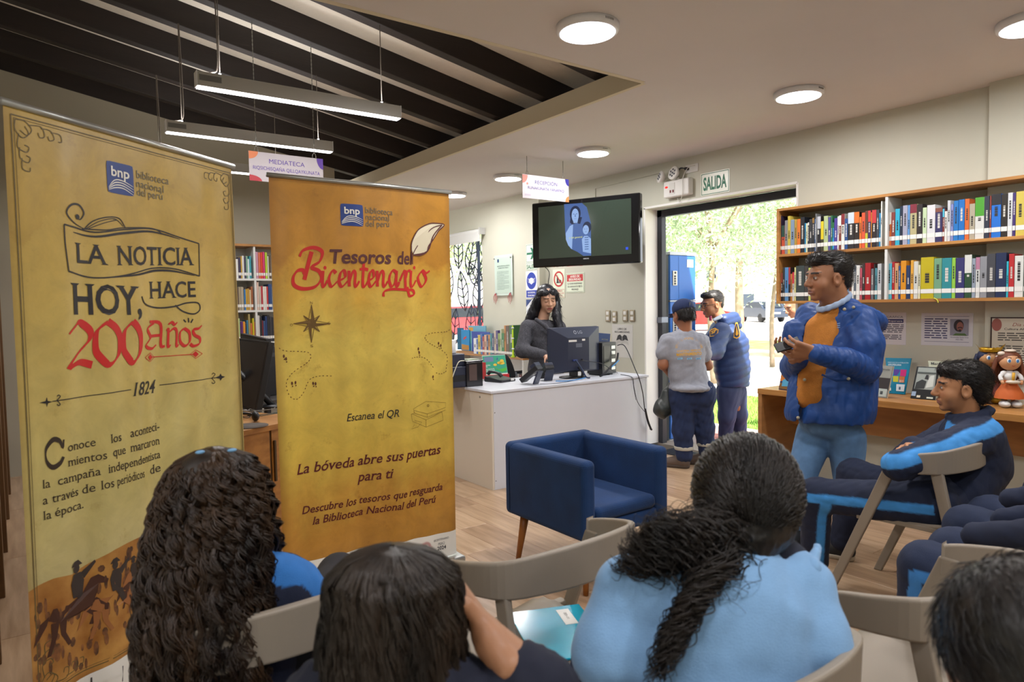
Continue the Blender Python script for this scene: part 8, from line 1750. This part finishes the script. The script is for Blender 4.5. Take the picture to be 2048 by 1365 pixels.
# =============== BOOKS AND DOLLS ON THE WALL DESK ===============
def cover(lb, px, col, art=(), pages=True, back=.045, th=.014, cat='book', nm='display_book', texts=()):
    """px = TL, TR, BR, BL in the photo; stands on the desk and leans back"""
    (TL, TR, BR, BL) = px; b0, b1 = atZ(*BL, .759), atZ(*BR, .759); t0, t1 = atX(*TL, b0.x+back), atX(*TR, b1.x+back)
    t = thing(nm, lb, cat, b0); n_ = (b1-b0).cross(t0-b0).normalized()
    if n_.dot(Vector((0, 0, CH))-b0) < 0: n_ = -n_
    P = [b0, b1, t1, t0]; q = MB(); q.add([p-b0 for p in P]+[p-b0-n_*th for p in P], [(0, 1, 2, 3), (7, 6, 5, 4)]+[(i, i+4, (i+1) % 4+4, (i+1) % 4) for i in range(4)]); q.build('cover', cm(col, .3), t, bevel=.001)
    if pages:
        k = lambda p, s_: p-n_*s_-b0; e = (b1-b0).normalized()*.002; q = MB(); q.add([k(b1, .002)+e, k(b1, th-.002)+e, k(t1, th-.002)+e, k(t1, .002)+e], [(0, 1, 2, 3)]); q.build('pages', pagem, t)
    F = lambda e: (lambda u, v: (b0*(1-u)+b1*u)*(1-v)+(t0*(1-u)+t1*u)*v+n_*e-b0)
    for i, (sh_, c) in enumerate(art): q = MB(); poly(q, sh_, F(.0012+.0006*i)); q.build('cover_art', cm(c), t)
    W_ = (b1-b0).length; H_ = (t0-b0).length
    for (s_, x, y, h, w, c) in texts:
        q = MB(); g = F(.0045); text(q, s_, lambda u, v: g(u/W_, v/H_), x*W_, y*H_, h*H_, w=w*W_, off=.01); q.build('lettering', cm(c), t)
    return t
R_ = lambda x0, y0, x1, y1: [(x0, y0), (x1, y0), (x1, y1), (x0, y1)]
cover('orange and dark blue book standing on the left end of the wall desk', ((1569, 712), (1592, 714), (1586, 783), (1557, 779)), '2c3566', [(R_(.04, .25, .96, .62), 'c9782a'), (R_(.04, .02, .96, .2), '7c5a2c'), ([(.2, .1), (.7, .12), (.75, .25), (.5, .36), (.2, .28)], '4fa0c8')])
cover('teal book with four coloured squares and 2015, standing on the wall desk', ((1770.7, 716), (1823, 717), (1810, 789.6), (1776, 787)), '16799a', [(R_(.34, .51, .60, .68), '4b3290'), (R_(.63, .50, .89, .68), 'b81a6c'), (R_(.30, .33, .56, .49), 'b5b42c'), (R_(.60, .32, .86, .49), 'b8622c'), (R_(.48, .08, .92, .27), 'c9d4dc'), (R_(.62, .12, .72, .20), '44607c'), (R_(.08, .08, .2, .16), 'd8d4cc')],
      texts=(('DERECHOS DE LA POBLACIÓN', .10, .85, .035, .82, 'a8c8d8'), ('AFROPERUANA', .10, .78, .05, .55, 'c8dce4'), ('2015', .60, .33, .06, .22, 'e0d0c0')))
cover('grey and black book half hidden behind the jacket of the man, on the desk', ((1746, 730), (1786, 733), (1773, 797), (1738, 793)), '8a8c86', [(R_(.0, .25, 1, .62), '2a2426'), (R_(.45, .04, .95, .28), 'a9b4b0'), (R_(.6, .1, .75, .2), '3c4448')], texts=(('Cuerpo Atroche', .1, .86, .05, .8, '2c2c2c'),))
cover('black and white photo book with a dark lower band, on the wall desk', ((1834, 733), (1878, 735), (1870, 801), (1820.5, 797)), '2a2c2e', [(R_(.08, .3, .92, .97), '9aa39f'), ([(.1, .3), (.5, .32), (.55, .55), (.35, .6), (.12, .5)], '33383a'), ([(.55, .35), (.85, .4), (.85, .75), (.68, .72), (.6, .55)], 'c9cfca'), ([(.45, .62), (.62, .6), (.6, .75), (.5, .75)], '2c2e30'), (R_(.1, .78, .92, .83), '4c5452'), (R_(.02, .08, .2, .22), '9ab0cc'), (R_(.25, .04, .4, .11), 'd8d4c4'), (R_(.66, .03, .92, .08), 'd0d8cc')])
cover('pale greenish sheet standing behind the boy on the wall desk', ((1856, 722), (1905, 724), (1903, 800), (1868, 800)), 'a8ab94', [], texts=(('Martínez', .1, .9, .06, .7, '2c2c2c'),), pages=False, th=.004, back=.09, cat='sheet', nm='printed_sheet')
q = MB(); p = atX(1868, 597, 4.775); tag(MB().tube(catmull([p, p+Vector((-.004, -.02, -.01)), p+Vector((-.006, -.028, -.03))], 5), .004, 5).build('ribbon', cm('c9c23c')), 'yellow ribbon end hanging over the edge of the wall shelf', 'ribbon')
# red earthen face-out / dolls
def doll(lb, px, py, s, skin, hair, top, skirt, shoe_, crown=None, yaw=-.9):
    p = atZ(px, py, .757); t = thing('doll', lb, 'doll', (p.x-.07, p.y-.02, .757), yaw); sk = cm(skin, .5)
    for x in (-.03, .03):
        MB().ell((x*s, -.02*s, .022*s), (.028*s, .045*s, .022*s)).build('shoe', cm(shoe_, .4), t); MB().tube([(x*.7*s, 0, .03*s), (x*.6*s, 0, .13*s)], .012*s, 8).build('leg', sk, t)
    n = 26; pr = []
    q = MB(); vs = []; 
    for j, (r_, z) in enumerate(((.072, .055), (.066, .09), (.045, .13), (.03, .165))):
        for k in range(n): a = 2*math.pi*k/n; rr = r_*(1+(.09 if k % 2 else -.05)*(1-j/3)); vs.append((rr*s*math.cos(a), rr*s*math.sin(a)*.9, z*s))
    q.add(vs, [(j*n+k, j*n+(k+1) % n, (j+1)*n+(k+1) % n, (j+1)*n+k) for j in range(3) for k in range(n)], 0, True); q.build('skirt', cm(skirt, .7), t)
    MB().lathe([(.028*s, .16*s), (.034*s, .185*s), (.034*s, .2*s), (.014*s, .222*s)], n=16).build('bodice', cm(top, .7), t)
    for sx in (-1, 1):
        MB().tube(catmull([(sx*.028*s, 0, .208*s), (sx*.052*s, -.01*s, .19*s), (sx*.052*s, -.03*s, .165*s)], 4), .0115*s, 8).ell((sx*.03*s, 0, .206*s), (.02*s, .016*s, .016*s), n=8).build('sleeve', cm(top, .7), t); MB().tube([(sx*.052*s, -.03*s, .165*s), (sx*.045*s, -.04*s, .145*s)], .009*s, 8).build('hand', sk, t)
    MB().ell((0, 0, .278*s), (.056*s, .052*s, .054*s), n=14).build('head', sk, t)
    for sx in (-1, 1):
        e = MB().ell((sx*.022*s, -.0485*s, .284*s), (.012*s, .004*s, .014*s), n=8).build('eye', cm('e4e8ec', .3), t); MB().ell((sx*.021*s, -.052*s, .284*s), (.007*s, .002*s, .010*s), n=8).build('iris', cm('3c78b8', .3), e)
        MB().tube([(sx*.036*s, -.044*s, .302*s), (sx*.022*s, -.05*s, .306*s), (sx*.011*s, -.05*s, .302*s)], .0018*s, 5).build('eyebrow', cm('3a2c2c'), t)
    MB().tube([(-.008*s, -.052*s, .256*s), (0, -.0535*s, .253*s), (.008*s, -.052*s, .256*s)], .002*s, 5).build('mouth', cm('a84a44'), t)
    q = MB(); q.ell((0, .012*s, .292*s), (.062*s, .056*s, .052*s), n=12)
    q.build('hair_cap', cm(hair, .6), t); r = random.Random(len(lb)); hh = MB()
    for k in range(16):
        a = math.pi*(.02+.96*k/15); x, y = .056*math.cos(a), .02+.045*math.sin(a); hh.tube(catmull([(x*s, y*s, .30*s), (x*1.25*s, (y*1.15)*s, .25*s), (x*(1.35+.2*r.random())*s, y*1.2*s, .19*s), (x*1.1*s, y*1.15*s, (.13+.04*r.random())*s)], 4), [.012*s]*9+[.006*s]*4, 6)
    hh.build('long_hair', cm(hair, .6), t)
    if crown:
        q = MB(); g_ = cm(crown, .3); q.lathe([(.052*s, .318*s), (.058*s, .34*s), (.05*s, .345*s), (.04*s, .325*s)], n=18)
        for sx in (-1, 1): q.add([(sx*.045*s, -.03*s, .32*s), (sx*.085*s, -.005*s, .375*s), (sx*.05*s, .02*s, .335*s)], [(0, 1, 2)])
        q.add([(-.02*s, -.056*s, .32*s), (.02*s, -.056*s, .32*s), (0, -.06*s, .352*s)], [(0, 1, 2)]); q.build('crown', mat('crown_gold', 'c79a24', .3, .5), t)
        MB().tube([(0, -.032*s, .17*s), (0, -.036*s, .225*s)], .01*s, 8).build('breastplate', mat('crown_gold', ''), t)
    else:
        MB().tube([(0, -.05*s, .16*s), (0, -.055*s, .215*s)], .008*s, 8).build('maize_cob', cm('d9a42c'), t); MB().ell((0, -.048*s, .158*s), (.04*s, .022*s, .012*s), n=8).build('tray', cm('cfc4b4'), t); MB().ell((-.045*s, .0, .325*s), (.02*s, .02*s, .014*s), n=8).ell((.0, .0, .342*s), (.03*s, .03*s, .010*s), n=8).build('hair_ornament', cm('d8c8b8'), t)
doll('doll with a golden crown, long dark blue hair and golden shoes on the desk', 1979, 804, 1.02, 'b98a5c', '1c2444', 'b08c2c', 'a0605c', 'b8901c', 'c79a24')
doll('doll with white blouse, orange skirt and white shoes, right on the desk', 2019, 812, 1.0, 'd09a70', '6a3820', 'dcdcdc', 'c8642c', 'd4d4d4')
